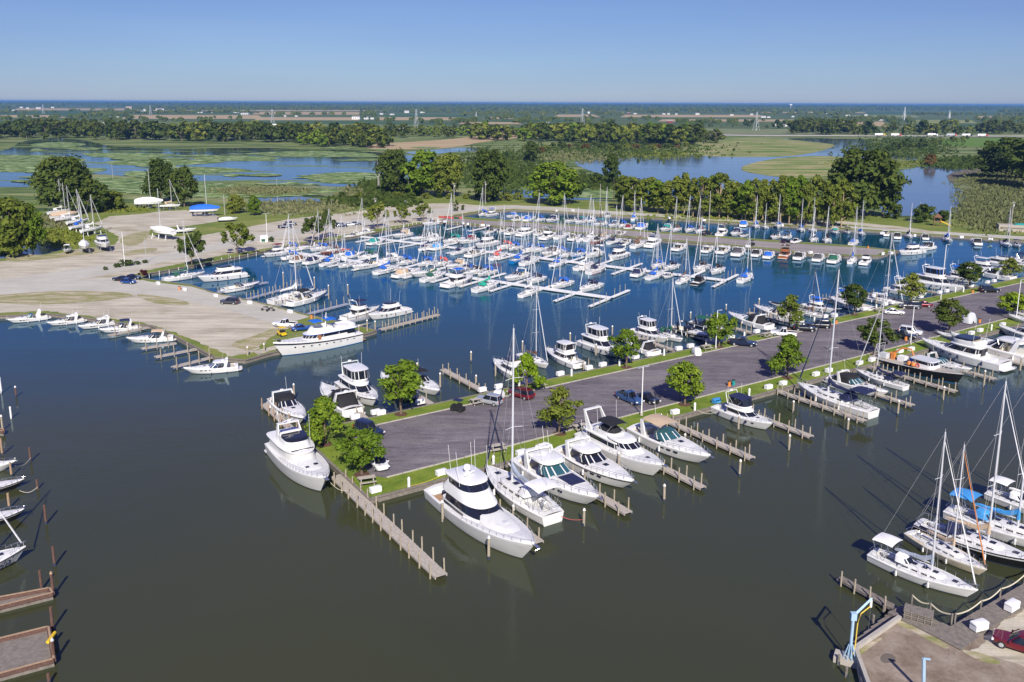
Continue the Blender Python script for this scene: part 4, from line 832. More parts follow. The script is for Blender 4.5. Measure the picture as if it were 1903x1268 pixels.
hboat('exp', 1880,476,1940,500,'white cruiser farthest out at right edge of the frame','navy',N_,cover='bimini')
# south side of the near pier
SO = 'boats on the south side of the near pier'
hboat('exp', 1043,848,1176,915,'long white express cruiser with hard sunshade and grey windscreen','white',SO,cover='hardtop',gl='glass',band='blackhull')
hboat('exp', 968,868,1110,947,'white express yacht with radar hardtop and navy sun pad on foredeck','white',SO,cover='hardtop',sunpad=True,gl='tealglass')
hboat('exp', 1178,808,1318,868,'white express yacht with tan cockpit canvas and blue-tinted windscreen','tan',SO,cover='bimini',gl='tealglass')
hboat('fly', 1330,770,1435,797,'white fishing convertible with navy bridge canopy in the open slip','navy',SO,encl=True,cabh=.85)
hboat('sail', 1617,782,1480,722,'white sloop with navy dodger and navy bimini, stern toward channel','navy',SO,bimini=True,cv='navy',mastk=1.38,furlc='navy')
hboat('exp', 1540,706,1650,747,'pale grey express cruiser with black cockpit cover between two sloops','black',SO,cover='camper',gl='tealglass')
hboat('sail', 1680,733,1590,690,'white sloop with navy bimini and white furled jib beside express cruiser','navy',SO,bimini=True,mastk=1.45)
hboat('exp', 1712,668,1802,703,'low white express cruiser squeezed behind the black work boat','white',SO,cover='none',gl='tealglass')
hboat('fly', 1862,695,1710,641,'white sport yacht with dark side windows, bow to lawn, swim platform out','white',SO,top='none')
hboat('exp', 1830,655,1740,622,'small white sport boat tucked bow-in among big yachts at lawn','white',SO,cover='none',arch=False)
hboat('exp', 1930,690,1762,628,'big white yacht with hardtop and black cockpit shade, stern outward','charcoal',SO,cover='hardtop')
hboat('fly', 1975,655,1845,607,'white yacht with tower frame and clear bridge curtains at right edge','white',SO,k=.85,top='hardtop',encl=True)
hboat('exp', 1990,632,1872,590,'white yacht cut by the right edge, farthest along the south slips','white',SO,cover='hardtop')
hboat('exp', 1965,612,1888,584,'white cruiser bow-in by the picnic lawn at right edge','white',SO,cover='bimini')
# south-east sailboats, bows to the boardwalk
SE = 'sailboats moored at the south-east boardwalk'
hboat('sail', 1622,1040,1812,1118,'white sloop with white dodger and hard bimini, nearest the boardwalk','silver',SE,bimini=True,cv='white',mastk=1.38,k=1.03,furlc='white')
hboat('sail', 1690,1000,1832,1078,'cream ketch with tan sail cover, wooden bowsprit and brown trim','tan',SE,dodger=False,mastk=1.25,hullm='cream',furlc='orange')
hboat('sail', 1705,985,1935,1070,'black-hulled sloop with tan sail cover and navy dodger','tan',SE,hullm='blackhull',cv='navy',mastk=1.40,bimini=False)
hboat('sail', 1760,960,1990,1040,'white sloop with blue dodger and blue bimini behind the black-hulled sloop','sky',SE,bimini=True,mastk=1.36)
hboat('sail', 1835,925,2010,985,'white cruising sailboat with white hardtop at right edge, orange-tipped pole','white',SE,bimini=True,mastk=1.2)
# boats cut by the left edge
def edge_boat(kind, x, y, ang, L, c, lab, **kw):
    p = P(x, y); a = math.radians(ang); boat(kind, (p[0]-math.cos(a)*L*.48, p[1]-math.sin(a)*L*.48), ang, L, c, label=lab, group='boats at the left edge', **kw)
edge_boat('sail', 46,1040, 44, 12.5, 'navy', 'blue-and-white sailboat bow at left edge with lettering on its bow', dodger=False, band='navyhull', mastk=1.1)
edge_boat('exp', 28,872, 22, 9.5, 'white', 'white bow with anchor rail at left edge, upper of the left boats', cover='none')
edge_boat('run', 44,905, 28, 8, 'navy', 'dark open boat with blue seats at left edge', cover='none', hullm='blackhull', outboard=False)
edge_boat('run', 46,962, 32, 8.5, 'black', 'black open boat at the left edge below the blue-seated one', cover='none', hullm='blackhull', outboard=False)
# ------------------------------------------------------------- the large boats in front, each built for itself
def bow_at(x, y, L, ang):            # centre of a boat whose bow meets the water at a photo pixel
    p = P(x, y); a = math.radians(ang); return (p[0]-math.cos(a)*L/2, p[1]-math.sin(a)*L/2)
def hero(name, parts, label, cat, x, y, L, ang, group=None, wlk=.94):
    c = bow_at(x, y, L*wlk, ang); return place(tpl(name, parts), label, cat, (c[0], c[1], 0), math.radians(ang), 1, group)
# convertible with an enclosed bridge
L, B = 21.5, 5.8; fs, fb = 1.4, 2.85
A, D, g = hull(L, B, fs, fb, tr=.86, mx=.42, p=2.3, q=.78, rake=.12, ck=(.03,.20,.55), coam=.3, camber=.3, n=20)
t_ = []
t_.append(('hull', A, HK)); t_.append(('deck', D, ['hull', 'deck']))
tk = MB(); tk.box((-L*.385, 0, .57), (L*.15, 3.6, .04)); t_.append(('teak_floor', tk, ['teak']))
zd = 2.0
hs_ = tower([(zd-.5, -L*.30, L*.17, 2.35), (zd+.35, -L*.30, L*.14, 2.3)], ef=2.5, eb=12, N=40)
wn = tower([(zd+.35, -L*.27, L*.138, 2.32), (zd+1.25, -L*.26, L*.055, 2.12)], ef=2.5, eb=12, N=40)
br = tower([(zd+1.25, -L*.31, L*.065, 2.22), (zd+1.7, -L*.31, L*.03, 2.15), (zd+2.55, -L*.27, -L*.03, 1.95)], ef=2.6, eb=10, N=40)
bw_ = tower([(zd+2.55, -L*.25, -L*.028, 1.93), (zd+3.35, -L*.25, -L*.065, 1.85)], ef=2.6, eb=10, N=40, pillars=8, pmi=1)
rf = tower([(zd+3.35, -L*.30, -L*.045, 2.0), (zd+3.5, -L*.30, -L*.05, 2.02), (zd+3.58, -L*.29, -L*.07, 1.9)], ef=2.8, eb=7, N=40)
t_ += [('saloon', hs_, ['hull'], [('window', wn, ['glass'])]), ('bridge', br, ['hull'], [('window', bw_, ['glass', 'navy'])]), ('hardtop', rf, ['hull'])]
sw_ = MB(); 
for s in (1, -1): sw_.box((-L*.15, s*2.36, zd-.05), (L*.22, .03, .34))
sw_.split = True; t_.append(('window', sw_, ['glass']))
fd = tower([(fs+.85, L*.02, L*.40, 1.75), (fs+1.35, L*.02, L*.33, 1.4), (fs+1.45, L*.02, L*.28, 1.15)], ef=2.2, eb=12, N=32); t_.append(('foredeck', fd, ['deck']))
hb = MB(); hatch(hb, L*.215, .1, fs+1.5, .62); hatch(hb, L*.38, 0, g(.88)[2]+.28, .5); t_.append(('hatch', hb, ['greybox']))
at = MB()
for x, y in ((-4.6,1.6), (-4.9,-1.6), (-2.2,1.9), (-2.4,-1.9), (-4.2,.9)): at.tube([(x, y, zd+2.9), (x-.5, y*1.1, zd+7.2)], .022, n=4)
t_.append(('antenna', at, ['white']))
rd_ = MB(); rd_.ring([[(-3.9+r*math.cos(a), r*math.sin(a), zd+z) for a in [2*PI*i/12 for i in range(12)]] for r, z in ((.18,4.0),(.42,4.15),(.48,4.45),(.36,4.7),(.1,4.82))]); t_.append(('radar_dome', rd_, ['white']))
ms = MB(); ms.box((-3.9, 0, zd+3.8), (.5, .5, .5), taper=.7); ms.box((-3.3, 0, zd+3.85), (.18, 1.9, .12), rz=.4); ms.box((-3.3, 0, zd+3.68), (.2, .2, .3)); t_.append(('radar_mast', ms, ['white']))
cs = MB(); cs.box((-L*.47, 0, .95), (.7, 3.2, .35)); t_.append(('cockpit_seat', cs, ['white'])); ft = MB(); ft.box((-L*.36, .3, .85), (.8, 1.2, .25)); t_.append(('hatch', ft, ['teak']))
t_.append(('bow_rail', bowrail(g, .48, .985, .5, n=10), ['steel']))
pp = MB(); x, b, z = g(.99); pp.box((x+.35, 0, z+.02), (1.6, .35, .1)); pp.tube([(x+.9, 0, z-.1), (x-.3, 0, z+.2)], .05, n=5); pp.tube([(x+.95, -.4, z-.2), (x+1.1, 0, z-.05), (x+.95, .4, z-.2)], .04, n=5); t_.append(('anchor_pulpit', pp, ['steel']))
hero('sport_fishing_yacht', t_, 'large white sport fishing yacht with two rows of dark wrap windows, nearest the camera', 'yacht', 987, 1052, L, -57, SO)
# motor yacht at the pier tip
L, B = 18.0, 5.4; fs, fb = 1.7, 2.7
A, D, g = hull(L, B, fs, fb, tr=.88, mx=.42, p=2.4, q=.78, rake=.12, camber=.18, n=18)
zd = 1.9; t_ = [('hull', A, HK), ('deck', D, ['hull', 'deck'])]
lw_ = tower([(zd-.2, -L*.455, L*.18, 2.15), (zd+.5, -L*.455, L*.13, 2.1)], ef=2.8, eb=12, N=40)
wn = tower([(zd+.5, -L*.45, L*.128, 2.09), (zd+1.35, -L*.45, L*.07, 2.02)], ef=2.8, eb=12, N=40, pillars=11, pmi=1)
rf = tower([(zd+1.35, -L*.475, L*.085, 2.35), (zd+1.55, -L*.475, L*.09, 2.42), (zd+1.65, -L*.47, L*.06, 2.3)], ef=2.4, eb=10, N=40)
t_ += [('deckhouse', lw_, ['hull'], [('window', wn, ['nonskid', 'hull'])]), ('boat_deck', rf, ['hull'])]
fbr = tower([(zd+1.6, -L*.30, L*.045, 1.85), (zd+2.15, -L*.30, -L*.005, 1.75), (zd+2.5, -L*.29, -L*.03, 1.7)], ef=2.4, eb=10, N=36, well=.75); t_.append(('flybridge', fbr, ['hull']))
wd = tower([(zd+2.5, -L*.20, -L*.028, 1.68), (zd+2.85, -L*.20, -L*.055, 1.6)], ef=2.4, eb=14, N=36); t_.append(('wind_deflector', wd, ['glass']))
ls = MB(); ls.box((L*.03, .0, zd+1.75), (.1, 3.1, .1)); t_.append(('brow_trim', ls, ['black']))
st_ = MB(); st_.box((-L*.13, 0, zd+2.2), (.7, 2.4, .7)); st_.box((-L*.08, .2, zd+2.3), (.4, 1.2, .8)); t_.append(('seat', st_, ['white']))
ar = MB()
for s in (1, -1): ar.ring([[(-L*.30, s*1.85, zd+1.7), (-L*.24, s*1.85, zd+1.7), (-L*.24, s*1.7, zd+1.7), (-L*.30, s*1.7, zd+1.7)], [(-L*.31, s*1.5, zd+3.7), (-L*.28, s*1.5, zd+3.7), (-L*.28, s*1.35, zd+3.7), (-L*.31, s*1.35, zd+3.7)]])
ar.box((-L*.295, 0, zd+3.75), (.6, 3.1, .14)); dm = MB(); dm.cyl((-L*.295, .2, zd+3.82), .3, .3, 10); tv = MB(); tv.box((-L*.285, 0, zd+4.1), (.14, 1.5, .1), rz=.3)
at = MB(); at.tube([(-L*.1, 1.9, zd+1.7), (-L*.12, 2.0, zd+5.6)], .02, n=4); at.tube([(-L*.31, -1.2, zd+3.8), (-L*.33, -1.3, zd+6.0)], .02, n=4)
t_ += [('radar_arch', ar, ['hull'], [('radar_dome', dm, ['white']), ('radar_scanner', tv, ['white'])]), ('antenna', at, ['white'])]
fd = tower([(fs+.3, L*.10, L*.38, 1.55), (fs+.85, L*.10, L*.32, 1.3), (fs+.95, L*.10, L*.28, 1.1)], ef=2.2, eb=12, N=32)
hb = MB(); hatch(hb, L*.22, .55, fs+1.0, .55); hatch(hb, L*.24, -.75, fs+.95, .5); t_.append(('foredeck_trunk', fd, ['deck'], [('hatch', hb, ['glass'])]))
ad = MB(); ad.box((-L*.463, 0, zd+.5), (.06, 1.0, 1.6)); t_.append(('door', ad, ['glass']))
t_.append(('bow_rail', bowrail(g, .40, .985, .7, n=13), ['steel']))
sw = MB(); sw.ring([[(x, y, z) for x, y in outline(-L*.5-.9, -L*.5+.2, B*.43, 9, 5, 20)] for z in (.3, .42)]); t_.append(('swim_platform', sw, ['deck']))
pp = MB(); x, b, z = g(.99); pp.box((x+.3, 0, z+.02), (1.2, .45, .1)); pp.tube([(x+.7, 0, z-.1), (x-.3, 0, z+.2)], .05, n=5); t_.append(('anchor_pulpit', pp, ['steel']))
hero('motor_yacht', t_, 'white motor yacht with raised flybridge and oval roof overhang lying along the pier tip', 'yacht', 604, 922, L, -57, None)
# pilothouse yacht with black bridge canvas
L, B = 17.2, 5.0; fs, fb = 1.55, 2.4
A, D, g = hull(L, B, fs, fb, tr=.84, mx=.42, p=2.2, q=.8, rake=.13, camber=.18, n=18)
zd = 1.75; t_ = [('hull', A, HK), ('deck', D, ['hull', 'deck'])]
sl_ = tower([(zd-.2, -L*.42, L*.10, 1.95), (zd+.5, -L*.42, L*.08, 1.9)], ef=4, eb=9, N=40)
wn = tower([(zd+.5, -L*.36, L*.07, 1.9), (zd+1.15, -L*.35, L*.05, 1.8)], ef=5, eb=9, N=40, pillars=13, pmi=1)
r1 = tower([(zd+1.15, -L*.42, L*.06, 1.95), (zd+1.32, -L*.42, L*.05, 1.97)], ef=5, eb=7, N=36)
ph = tower([(zd+.3, -L*.05, L*.24, 1.65), (zd+.95, -L*.05, L*.17, 1.6)], ef=2.6, eb=12, N=36)
pw = tower([(zd+.95, -L*.05, L*.168, 1.6), (zd+1.55, -L*.05, L*.10, 1.5)], ef=2.6, eb=12, N=36, pillars=12, pmi=1)
pr = tower([(zd+1.55, -L*.08, L*.12, 1.68), (zd+1.75, -L*.10, L*.10, 1.66), (zd+1.85, -L*.10, L*.05, 1.45)], ef=2.4, eb=9, N=36)
t_ += [('saloon', sl_, ['hull'], [('window', wn, ['glass', 'hull'])]), ('saloon_roof', r1, ['hull']), ('pilothouse', ph, ['hull'], [('window', pw, ['glass', 'hull'])]), ('pilothouse_roof', pr, ['hull'])]
fbr = tower([(zd+1.3, -L*.30, -L*.02, 1.6), (zd+2.1, -L*.28, -L*.03, 1.55)], ef=2.6, eb=8, N=36, well=.6); t_.append(('flybridge', fbr, ['hull']))
cv = sheetcurve(-L*.24, -L*.04, 1.45, zd+3.5, .3, sag=.15); t_.append(('bimini', cv, ['black'])); fr = MB(); frame(fr, -L*.235, -L*.05, 1.45, zd+3.45, zd+2.0, .035); t_.append(('bimini_frame', fr, ['steel']))
ci = tower([(zd+2.08, -L*.26, -L*.06, 1.3), (zd+2.5, -L*.24, -L*.08, .9)], ef=3, eb=3); t_.append(('seat_cover', ci, ['black']))
ar = MB()
for s in (1, -1): ar.ring([[(-L*.36, s*1.75, zd+1.3), (-L*.28, s*1.75, zd+1.3), (-L*.28, s*1.6, zd+1.3), (-L*.36, s*1.6, zd+1.3)], [(-L*.42, s*1.5, zd+3.9), (-L*.40, s*1.5, zd+3.9), (-L*.40, s*1.35, zd+3.9), (-L*.42, s*1.35, zd+3.9)]])
ar.box((-L*.41, 0, zd+3.9), (.5, 3.0, .14)); dm = MB(); dm.cyl((-L*.30, .6, zd+2.1), .32, .3, 10); at = MB(); at.tube([(-L*.2, 1.7, zd+1.8), (-L*.22, 1.8, zd+5.8)], .02, n=4); at.tube([(-L*.2, -1.7, zd+1.8), (-L*.22, -1.8, zd+5.8)], .02, n=4)
t_ += [('radar_arch', ar, ['hull']), ('radar_dome', dm, ['white']), ('antenna', at, ['white'])]
hb = MB(); hatch(hb, L*.31, 0, g(.81)[2]+.2, .55); t_.append(('hatch', hb, ['glass']))
t_.append(('bow_rail', bowrail(g, .50, .985, .7, n=11), ['steel'])); pp = MB(); x, b, z = g(.99); pp.box((x+.3, 0, z+.02), (1.0, .4, .1)); pp.tube([(x+.6, 0, z-.1), (x-.3, 0, z+.2)], .05, n=5); t_.append(('anchor_pulpit', pp, ['steel']))
hero('pilothouse_yacht', t_, 'white pilothouse yacht with black bridge canvas and raked arch, blue tender on its stern', 'yacht', 1228, 893, L, -57, SO)
# deep-keeled cruising sloop between the two convertibles, stern outward
hboat('sail', 1018, 972, 905, 885, 'white sloop with tall mast and white hard bimini, stern outward beside the big fishing yacht', 'silver', SO, k=1.14, bimini=True, cv='white', mastk=1.30, furlc='navy')
# classic wooden-style motor yacht at the basin mouth, bow to the left
L, B = 19.6, 5.2; fs, fb = 1.95, 3.05
A, D, g = hull(L, B, fs, fb, tr=.80, mx=.45, p=2.0, q=.85, rake=.10, camber=.15, n=18)
zd = 2.15; t_ = [('hull', A, ['bottom', 'bluehull', 'hull', 'navyhull']), ('deck', D, ['hull', 'deck'])]
A.m = [(0 if m_ == 3 and abs(A.v[f[0]][2]-A.v[f[2]][2]) > .6 else m_) for m_, f in zip(A.m, A.f)]
hs_ = tower([(zd-.3, -L*.42, L*.17, 1.85), (zd+.65, -L*.42, L*.16, 1.85)], ef=3.2, eb=12, N=44)
wn = tower([(zd+.65, -L*.41, L*.155, 1.85), (zd+1.3, -L*.41, L*.12, 1.82)], ef=3.2, eb=12, N=44, pillars=22, pmi=1)
rf = tower([(zd+1.3, -L*.44, L*.15, 2.1), (zd+1.42, -L*.44, L*.15, 2.15), (zd+1.5, -L*.44, L*.12, 2.05)], ef=3, eb=12, N=44)
bl_ = tower([(zd+1.33, -L*.443, L*.153, 2.165), (zd+1.39, -L*.443, L*.153, 2.165)], ef=3, eb=12, N=44)
t_ += [('deckhouse', hs_, ['hull'], [('window', wn, ['glass', 'hull'])]), ('boat_deck', rf, ['hull'], [('trim_line', bl_, ['royal'])])]
dr = MB(); dr.box((L*.02, 1.86, zd+.45), (.7, .05, 1.6)); t_.append(('door', dr, ['wood'])); dr = MB(); dr.box((L*.02, -1.86, zd+.45), (.7, .05, 1.6)); t_.append(('door', dr, ['wood']))
fb2 = tower([(zd+1.45, -L*.16, L*.11, 1.75), (zd+2.2, -L*.16, L*.075, 1.7), (zd+2.55, -L*.15, L*.06, 1.6)], ef=2.6, eb=9, N=32, well=.7); t_.append(('flybridge', fb2, ['hull']))
ub = tower([(zd+1.47, -L*.43, -L*.14, 1.95), (zd+2.15, -L*.43, -L*.13, 1.95)], ef=8, eb=7, N=32, well=.6); t_.append(('upper_bulwark', ub, ['hull']))
sw2 = MB()
for s in (1, -1): sw2.box((-L*.36, s*1.9, zd+.75), (1.9, .06, .75))
sw2.split = True; t_.append(('window', sw2, ['glass']))
for xa, xb_ in ((-.04, .07), (-.20, -.09)): t_.append(('bimini', sheetcurve(L*xa, L*xb_, 1.35, zd+3.9, .2, sag=.1), ['royal']))
fr = MB(); frame(fr, -L*.19, L*.06, 1.3, zd+3.8, zd+2.2, .03); t_.append(('bimini_frame', fr, ['steel']))
ms = MB(); ms.tube([(-L*.10, 0, zd+1.4), (-L*.12, 0, zd+5.2)], .12, .07, n=7); ms.tube([(-L*.12, -.8, zd+4.2), (-L*.12, .8, zd+4.2)], .04, n=4); t_.append(('signal_mast', ms, ['white']))
at = MB(); at.tube([(-L*.02, 1.5, zd+1.5), (-L*.03, 1.5, zd+6)], .02, n=4); at.tube([(-L*.02, -1.5, zd+1.5), (-L*.03, -1.5, zd+6)], .02, n=4); t_.append(('antenna', at, ['white']))
td = MB(); td.ring([[(x, y, zd+1.6) for x, y in outline(-L*.36, -L*.22, .7, 2.2, 5, 16)], [(x, y, zd+2.1) for x, y in outline(-L*.37, -L*.20, .85, 2.2, 5, 16)]]); t_.append(('tender', td, ['white']))
pt = MB(); 
for i in range(9):
    t = .12+.085*i; x, b, z = g(t)
    for s in (1, -1): pt.box((x, s*(b-.05), z*.66), (.35, .1, .14), rz=s*-.05*i*.4)
t_.append(('porthole', pt, ['glass'])); t_.append(('bow_rail', bowrail(g, .55, .985, .7, n=10), ['steel']))
an = MB(); x, b, z = g(.96); an.box((x-.5, 0, z+.3), (.5, .6, .45)); t_.append(('windlass', an, ['black'])); sw = MB(); sw.box((-L*.5-.4, 0, .4), (.9, 3.6, .1)); t_.append(('swim_platform', sw, ['teak']))
p0 = P(590, 648); a0 = hd(513, 660, 668, 628)[0]+180
place(tpl('classic_motor_yacht', t_), 'long white classic motor yacht with blue trim, blue biminis and varnished doors', 'yacht', (p0[0], p0[1], 0), math.radians(a0))
# black-hulled work boat
L, B = 18.0, 4.8; fs, fb = 1.25, 2.1
A, D, g = hull(L, B, fs, fb, tr=.84, mx=.4, p=2.4, q=.8, rake=.06, camber=.1, n=16)
t_ = [('hull', A, ['bottom', 'bluehull', 'blackhull', 'blackhull']), ('deck', D, ['greybox', 'plank'])]
wh = tower([(1.5, -L*.02, L*.22, 1.6), (2.4, -L*.02, L*.215, 1.58)], ef=5, eb=12, N=36); wn = tower([(2.4, 0, L*.213, 1.58), (3.0, 0, L*.20, 1.55)], ef=5, eb=12, N=36, pillars=14, pmi=1)
rf = tower([(3.0, -L*.04, L*.215, 1.7), (3.15, -L*.04, L*.21, 1.7)], ef=5, eb=9, N=30)
t_ += [('wheelhouse', wh, ['white'], [('window', wn, ['glass', 'white'])]), ('roof', rf, ['greybox'])]
cr_ = MB(); cr_.box((-L*.28, 0, 2.0), (.7, .7, 1.5)); cr_.tube([(-L*.28, 0, 2.6), (-L*.20, .3, 3.9), (-L*.10, .5, 4.1), (-L*.06, .5, 2.8)], .2, .14, n=6); t_.append(('deck_crane', cr_, ['orange']))
gn = MB(); 
for s in (-1, 1): gn.tube([(-L*.46, s*1.5, 1.3), (-L*.44, s*1.4, 3.9)], .07, n=5)
gn.tube([(-L*.44, -1.4, 3.9), (-L*.44, 1.4, 3.9)], .07, n=5); gn.tube([(-L*.38, -1.5, 1.3), (-L*.44, -1.4, 3.4)], .05, n=5); t_.append(('stern_gantry', gn, ['galv']))
for c_, x, y in (('white', -.18, .3), ('greybox', -.36, -.7), ('royal', -.06, .9)): bx_ = MB(); bx_.box((L*x, y, 1.95), (1.5, 1.3, 1.0)); t_.append(('deck_locker', bx_, [c_]))
for x, y in ((-.03, -1.9), (.02, -1.95), (-.34, .6)):
    f_ = MB(); f_.ring([[(L*x+r*math.cos(a), y+r*math.sin(a), z) for a in [2*PI*i/10 for i in range(10)]] for r, z in ((.12,1.6),(.4,1.8),(.45,2.1),(.3,2.4),(.08,2.5))]); t_.append(('buoy', f_, ['orange']))
rg_ = MB(); c = (L*.06, -1.68, 2.0); rg_.tube([(c[0]+.35*math.cos(a), c[1], c[2]+.35*math.sin(a)) for a in [2*PI*i/12 for i in range(13)]], .09, n=6); t_.append(('life_ring', rg_, ['coral']))
t_.append(('bow_rail', bowrail(g, .72, .985, .8, n=6), ['steel']))
hero('work_boat', t_, 'black-hulled work boat with white wheelhouse and orange deck crane', 'work boat', 1787, 716, L, -57, SO, wlk=.98)
# lettering on the bow at the left edge
def text_obj(body, size, loc, rot, key, parent=None, name='lettering', ext=.01):
    cu = bpy.data.curves.new(name, 'FONT'); cu.body = body; cu.size = size; cu.extrude = ext; cu.align_x = 'CENTER'; cu.align_y = 'CENTER'; cu.shear = .3
    tmp = bpy.data.objects.new('tmp', cu); COL.objects.link(tmp); bpy.context.view_layer.update()
    me = bpy.data.meshes.new_from_object(tmp.evaluated_get(bpy.context.evaluated_depsgraph_get())); bpy.data.objects.remove(tmp)
    me.materials.clear(); me.materials.append(MAT[key]); o = link(name, me, parent); o.location = loc; o.rotation_euler = rot; return o
# ------------------------------------------------------------- docks, posts and pilings
def dock(a, b, wd, label, name='finger_dock', z=.62, key='plank', nposts=0, ph=1.5, pkey='post', both=True, group=None, cat='dock', slant=0, seed=0, pr=.10):
    L_ = math.dist(a, b); ang = math.atan2(b[1]-a[1], b[0]-a[0]); r = random.Random(seed or int(a[0]*7+a[1]))
    mb = MB(); n = max(3, int(L_/.32))
    for i in range(n):
        x = (i+.5)*L_/n; mb.box((x, r.uniform(-.02,.02), z-.03), (L_/n-.035, wd, .06))
    mb.box((L_/2, wd/2-.07, z-.17), (L_, .09, .22)); mb.box((L_/2, -wd/2+.07, z-.17), (L_, .09, .22))
    parts = [('decking', mb, [key])]
    pm = MB()
    for i in range(nposts):
        x = L_*(i+.65)/(nposts) if nposts > 1 else L_*.9
        for s in ((1, -1) if both else (1,)):
            dx = r.uniform(-.25,.25); lx, ly = r.uniform(-.05,.05), r.uniform(-.05,.05)
            h = ph*r.uniform(.8, 1.15); pm.tube([(x+dx, s*(wd/2+.06), -.6), (x+dx+lx, s*(wd/2+.06)+ly, z+h)], pr, pr*.92, n=7)
    if nposts: parts.append(('post', pm, [pkey]))
    return place(tpl(name, parts), label, cat, (a[0], a[1], 0), ang, 1, group)
def dir_(p, d, l): a = math.radians(d); return (p[0]+math.cos(a)*l, p[1]+math.sin(a)*l)
G1 = 'finger docks on the south side of the near pier'
FS = [(820,1070,30.0,1.5,12,'long plank dock running along the pier tip and far out past the lawn'), (1003,1008,17,1.2,6,'finger dock between the big fishing yacht and the hard-bimini sloop'), (1168,953,17,1.3,6,'finger dock between the sun-pad express yacht and hard-sunshade cruiser'),
      (1307,906,17.5,1.2,6,'finger dock between pilothouse yacht and tan-canvas express yacht'), (1398,851,18.5,1.3,7,'empty finger dock carrying a grey tarp heap and wooden steps'), (1508,811,17,1.2,6,'finger dock behind the fishing convertible with navy bridge canopy'),
      (1608,782,18.5,1.2,8,'finger dock alongside the sloop with navy dodger and bimini'), (1697,753,17,1.2,6,'finger dock between pale grey cruiser and white-jib sloop'), (1777,727,17.5,1.2,8,'finger dock alongside the black-hulled work boat'), (1850,704,16,1.2,6,'finger dock beside the sport yacht with dark side windows'), (1925,682,16,1.2,5,'finger dock at the right edge beside hardtop yacht')]
for x, y, l, w_, n_, lab in FS:
    e = P(x, y, .6)[:2]; dock(dir_(e, 123, l), e, w_, lab, nposts=n_, group=G1, ph=1.35)
G2 = 'finger docks on the north side of the near pier'
FN = [(551,806,16,5,'finger dock with tall brown posts left of the black-canvas cruiser','newpost'), (681,779,15,4,'finger dock beside the aft-cabin cruiser with foredeck seat','post'), (802,751,14,3,'short finger dock right of the tree-hidden black canvas cruiser','post'), (907,731,16.5,5,'empty finger dock with thin posts left of the silver SUV','post'),
      (1008,708,14,3,'finger dock under the wood-decked ketch bow','post'), (1104,687,15,4,'finger dock between flybridge sedan and large enclosed-bridge yacht','post'), (1180,669,14,3,'finger dock behind the pale-trunk tree','post'), (1257,652,14,4,'finger dock right of the convertible fishing yacht','post'),
      (1330,636,14,3,'finger dock behind the lamp post tree','post'), (1404,620,15,5,'finger dock left of teal-windscreen express cruiser','post'), (1478,603,14,4,'finger dock in front of wooden-rail sailboat','post'), (1545,588,14,4,'finger dock between wooden-rail sailboat and tarped sailboat','post'),
      (1612,573,14,4,'finger dock right of the tarped sailboat','post'), (1680,559,14,4,'finger dock left of large saloon-window yacht','post'), (1748,545,14,4,'finger dock behind the second north lamp post','post'), (1815,531,14,4,'finger dock by the long black wagon','post')]
for x, y, l, n_, lab, pk in FN:
    s_ = P(x, y, .6)[:2]; dock(s_, dir_(s_, 123, l), 1.2, lab, nposts=n_, group=G2, pkey=pk, ph=1.3)
G3 = 'docks of the west basin'
for x0, y0, x1, y1, n_, lab in [(397,545,497,524,6,'grey finger dock nearest the dark green dodger sailboat'), (453,557,560,528,8,'long grey finger dock in the middle of the west basin'), (505,569,611,546,8,'grey finger dock under the black-bimini express cruiser'), (572,583,646,564,6,'grey finger dock left of the cabin cruisers'),
        (640,600,705,584,4,'short finger dock between the two cabin cruisers'), (706,612,815,584,10,'outermost basin dock with a long row of white posts')]:
    dock(P(x0,y0,.6)[:2], P(x1,y1,.6)[:2], 1.1, lab, nposts=n_, both=n_ > 7, group=G3, key='galv' if n_ < 10 else 'plank', ph=1.6)
G4 = 'short docks along the west quay'
for x0, y0, x1, y1, n_, lab in [(399,662,320,682,4,'west quay dock with brown edge beside the tip cruiser'), (365,648,288,663,3,'bare west quay dock, second from the tip'), (327,637,263,647,3,'west quay dock beside the tan-top cruiser'), (275,608,202,623,3,'west quay dock right of the orange dinghy cruiser')]:
    dock(P(x0,y0,.6)[:2], P(x1,y1,.6)[:2], 1.0, lab, nposts=n_, both=False, group=G4, ph=2.0)
# floating docks of the basin
def floatdock(x0, y0, x1, y1, nm, step, first, flen, ang=57.3):
    a, b = P(x0,y0,.5)[:2], P(x1,y1,.5)[:2]; L_ = math.dist(a, b); n = 0
    dock(a, b, 2.0, 'main walkway of the %s dock with fingers on both sides' % nm, 'dock_walkway', z=.55, key='white', nposts=0)
    s_ = L_-first; k = 0
    while s_ > 3:
        p = (a[0]+(b[0]-a[0])*s_/L_, a[1]+(b[1]-a[1])*s_/L_)
        for sd, nn in ((1, 'far side'), (-1, 'near side')):
            d = dir_(p, ang, sd*1.2); e = dir_(p, ang, sd*flen)
            dock(d, e, .85, '%s floating finger from the outer end, %s of %s dock' % (ordn(k), nn, nm), nposts=3, both=False, group='floating fingers of the '+nm+' dock', key='white', pkey='galv' if k % 2 else 'post', ph=1.9, z=.5, pr=.08)
        s_ -= step; k += 1
floatdock(498,462,1137,553.5,'front',10.2,.5,11.5); floatdock(672,439.5,1352,521,'middle',10.4,.5,10.5)
for x0, y0, x1, y1, lab in [(858,420,829,427,'small white finger off the tarred pier, left one of two empty fingers'), (903,423,871,430,'small white finger off the tarred pier, right one of two empty fingers')]:
    dock(P(x0,y0,.5)[:2], P(x1,y1,.5)[:2], .9, lab, key='white', nposts=2, both=False, ph=1.2)
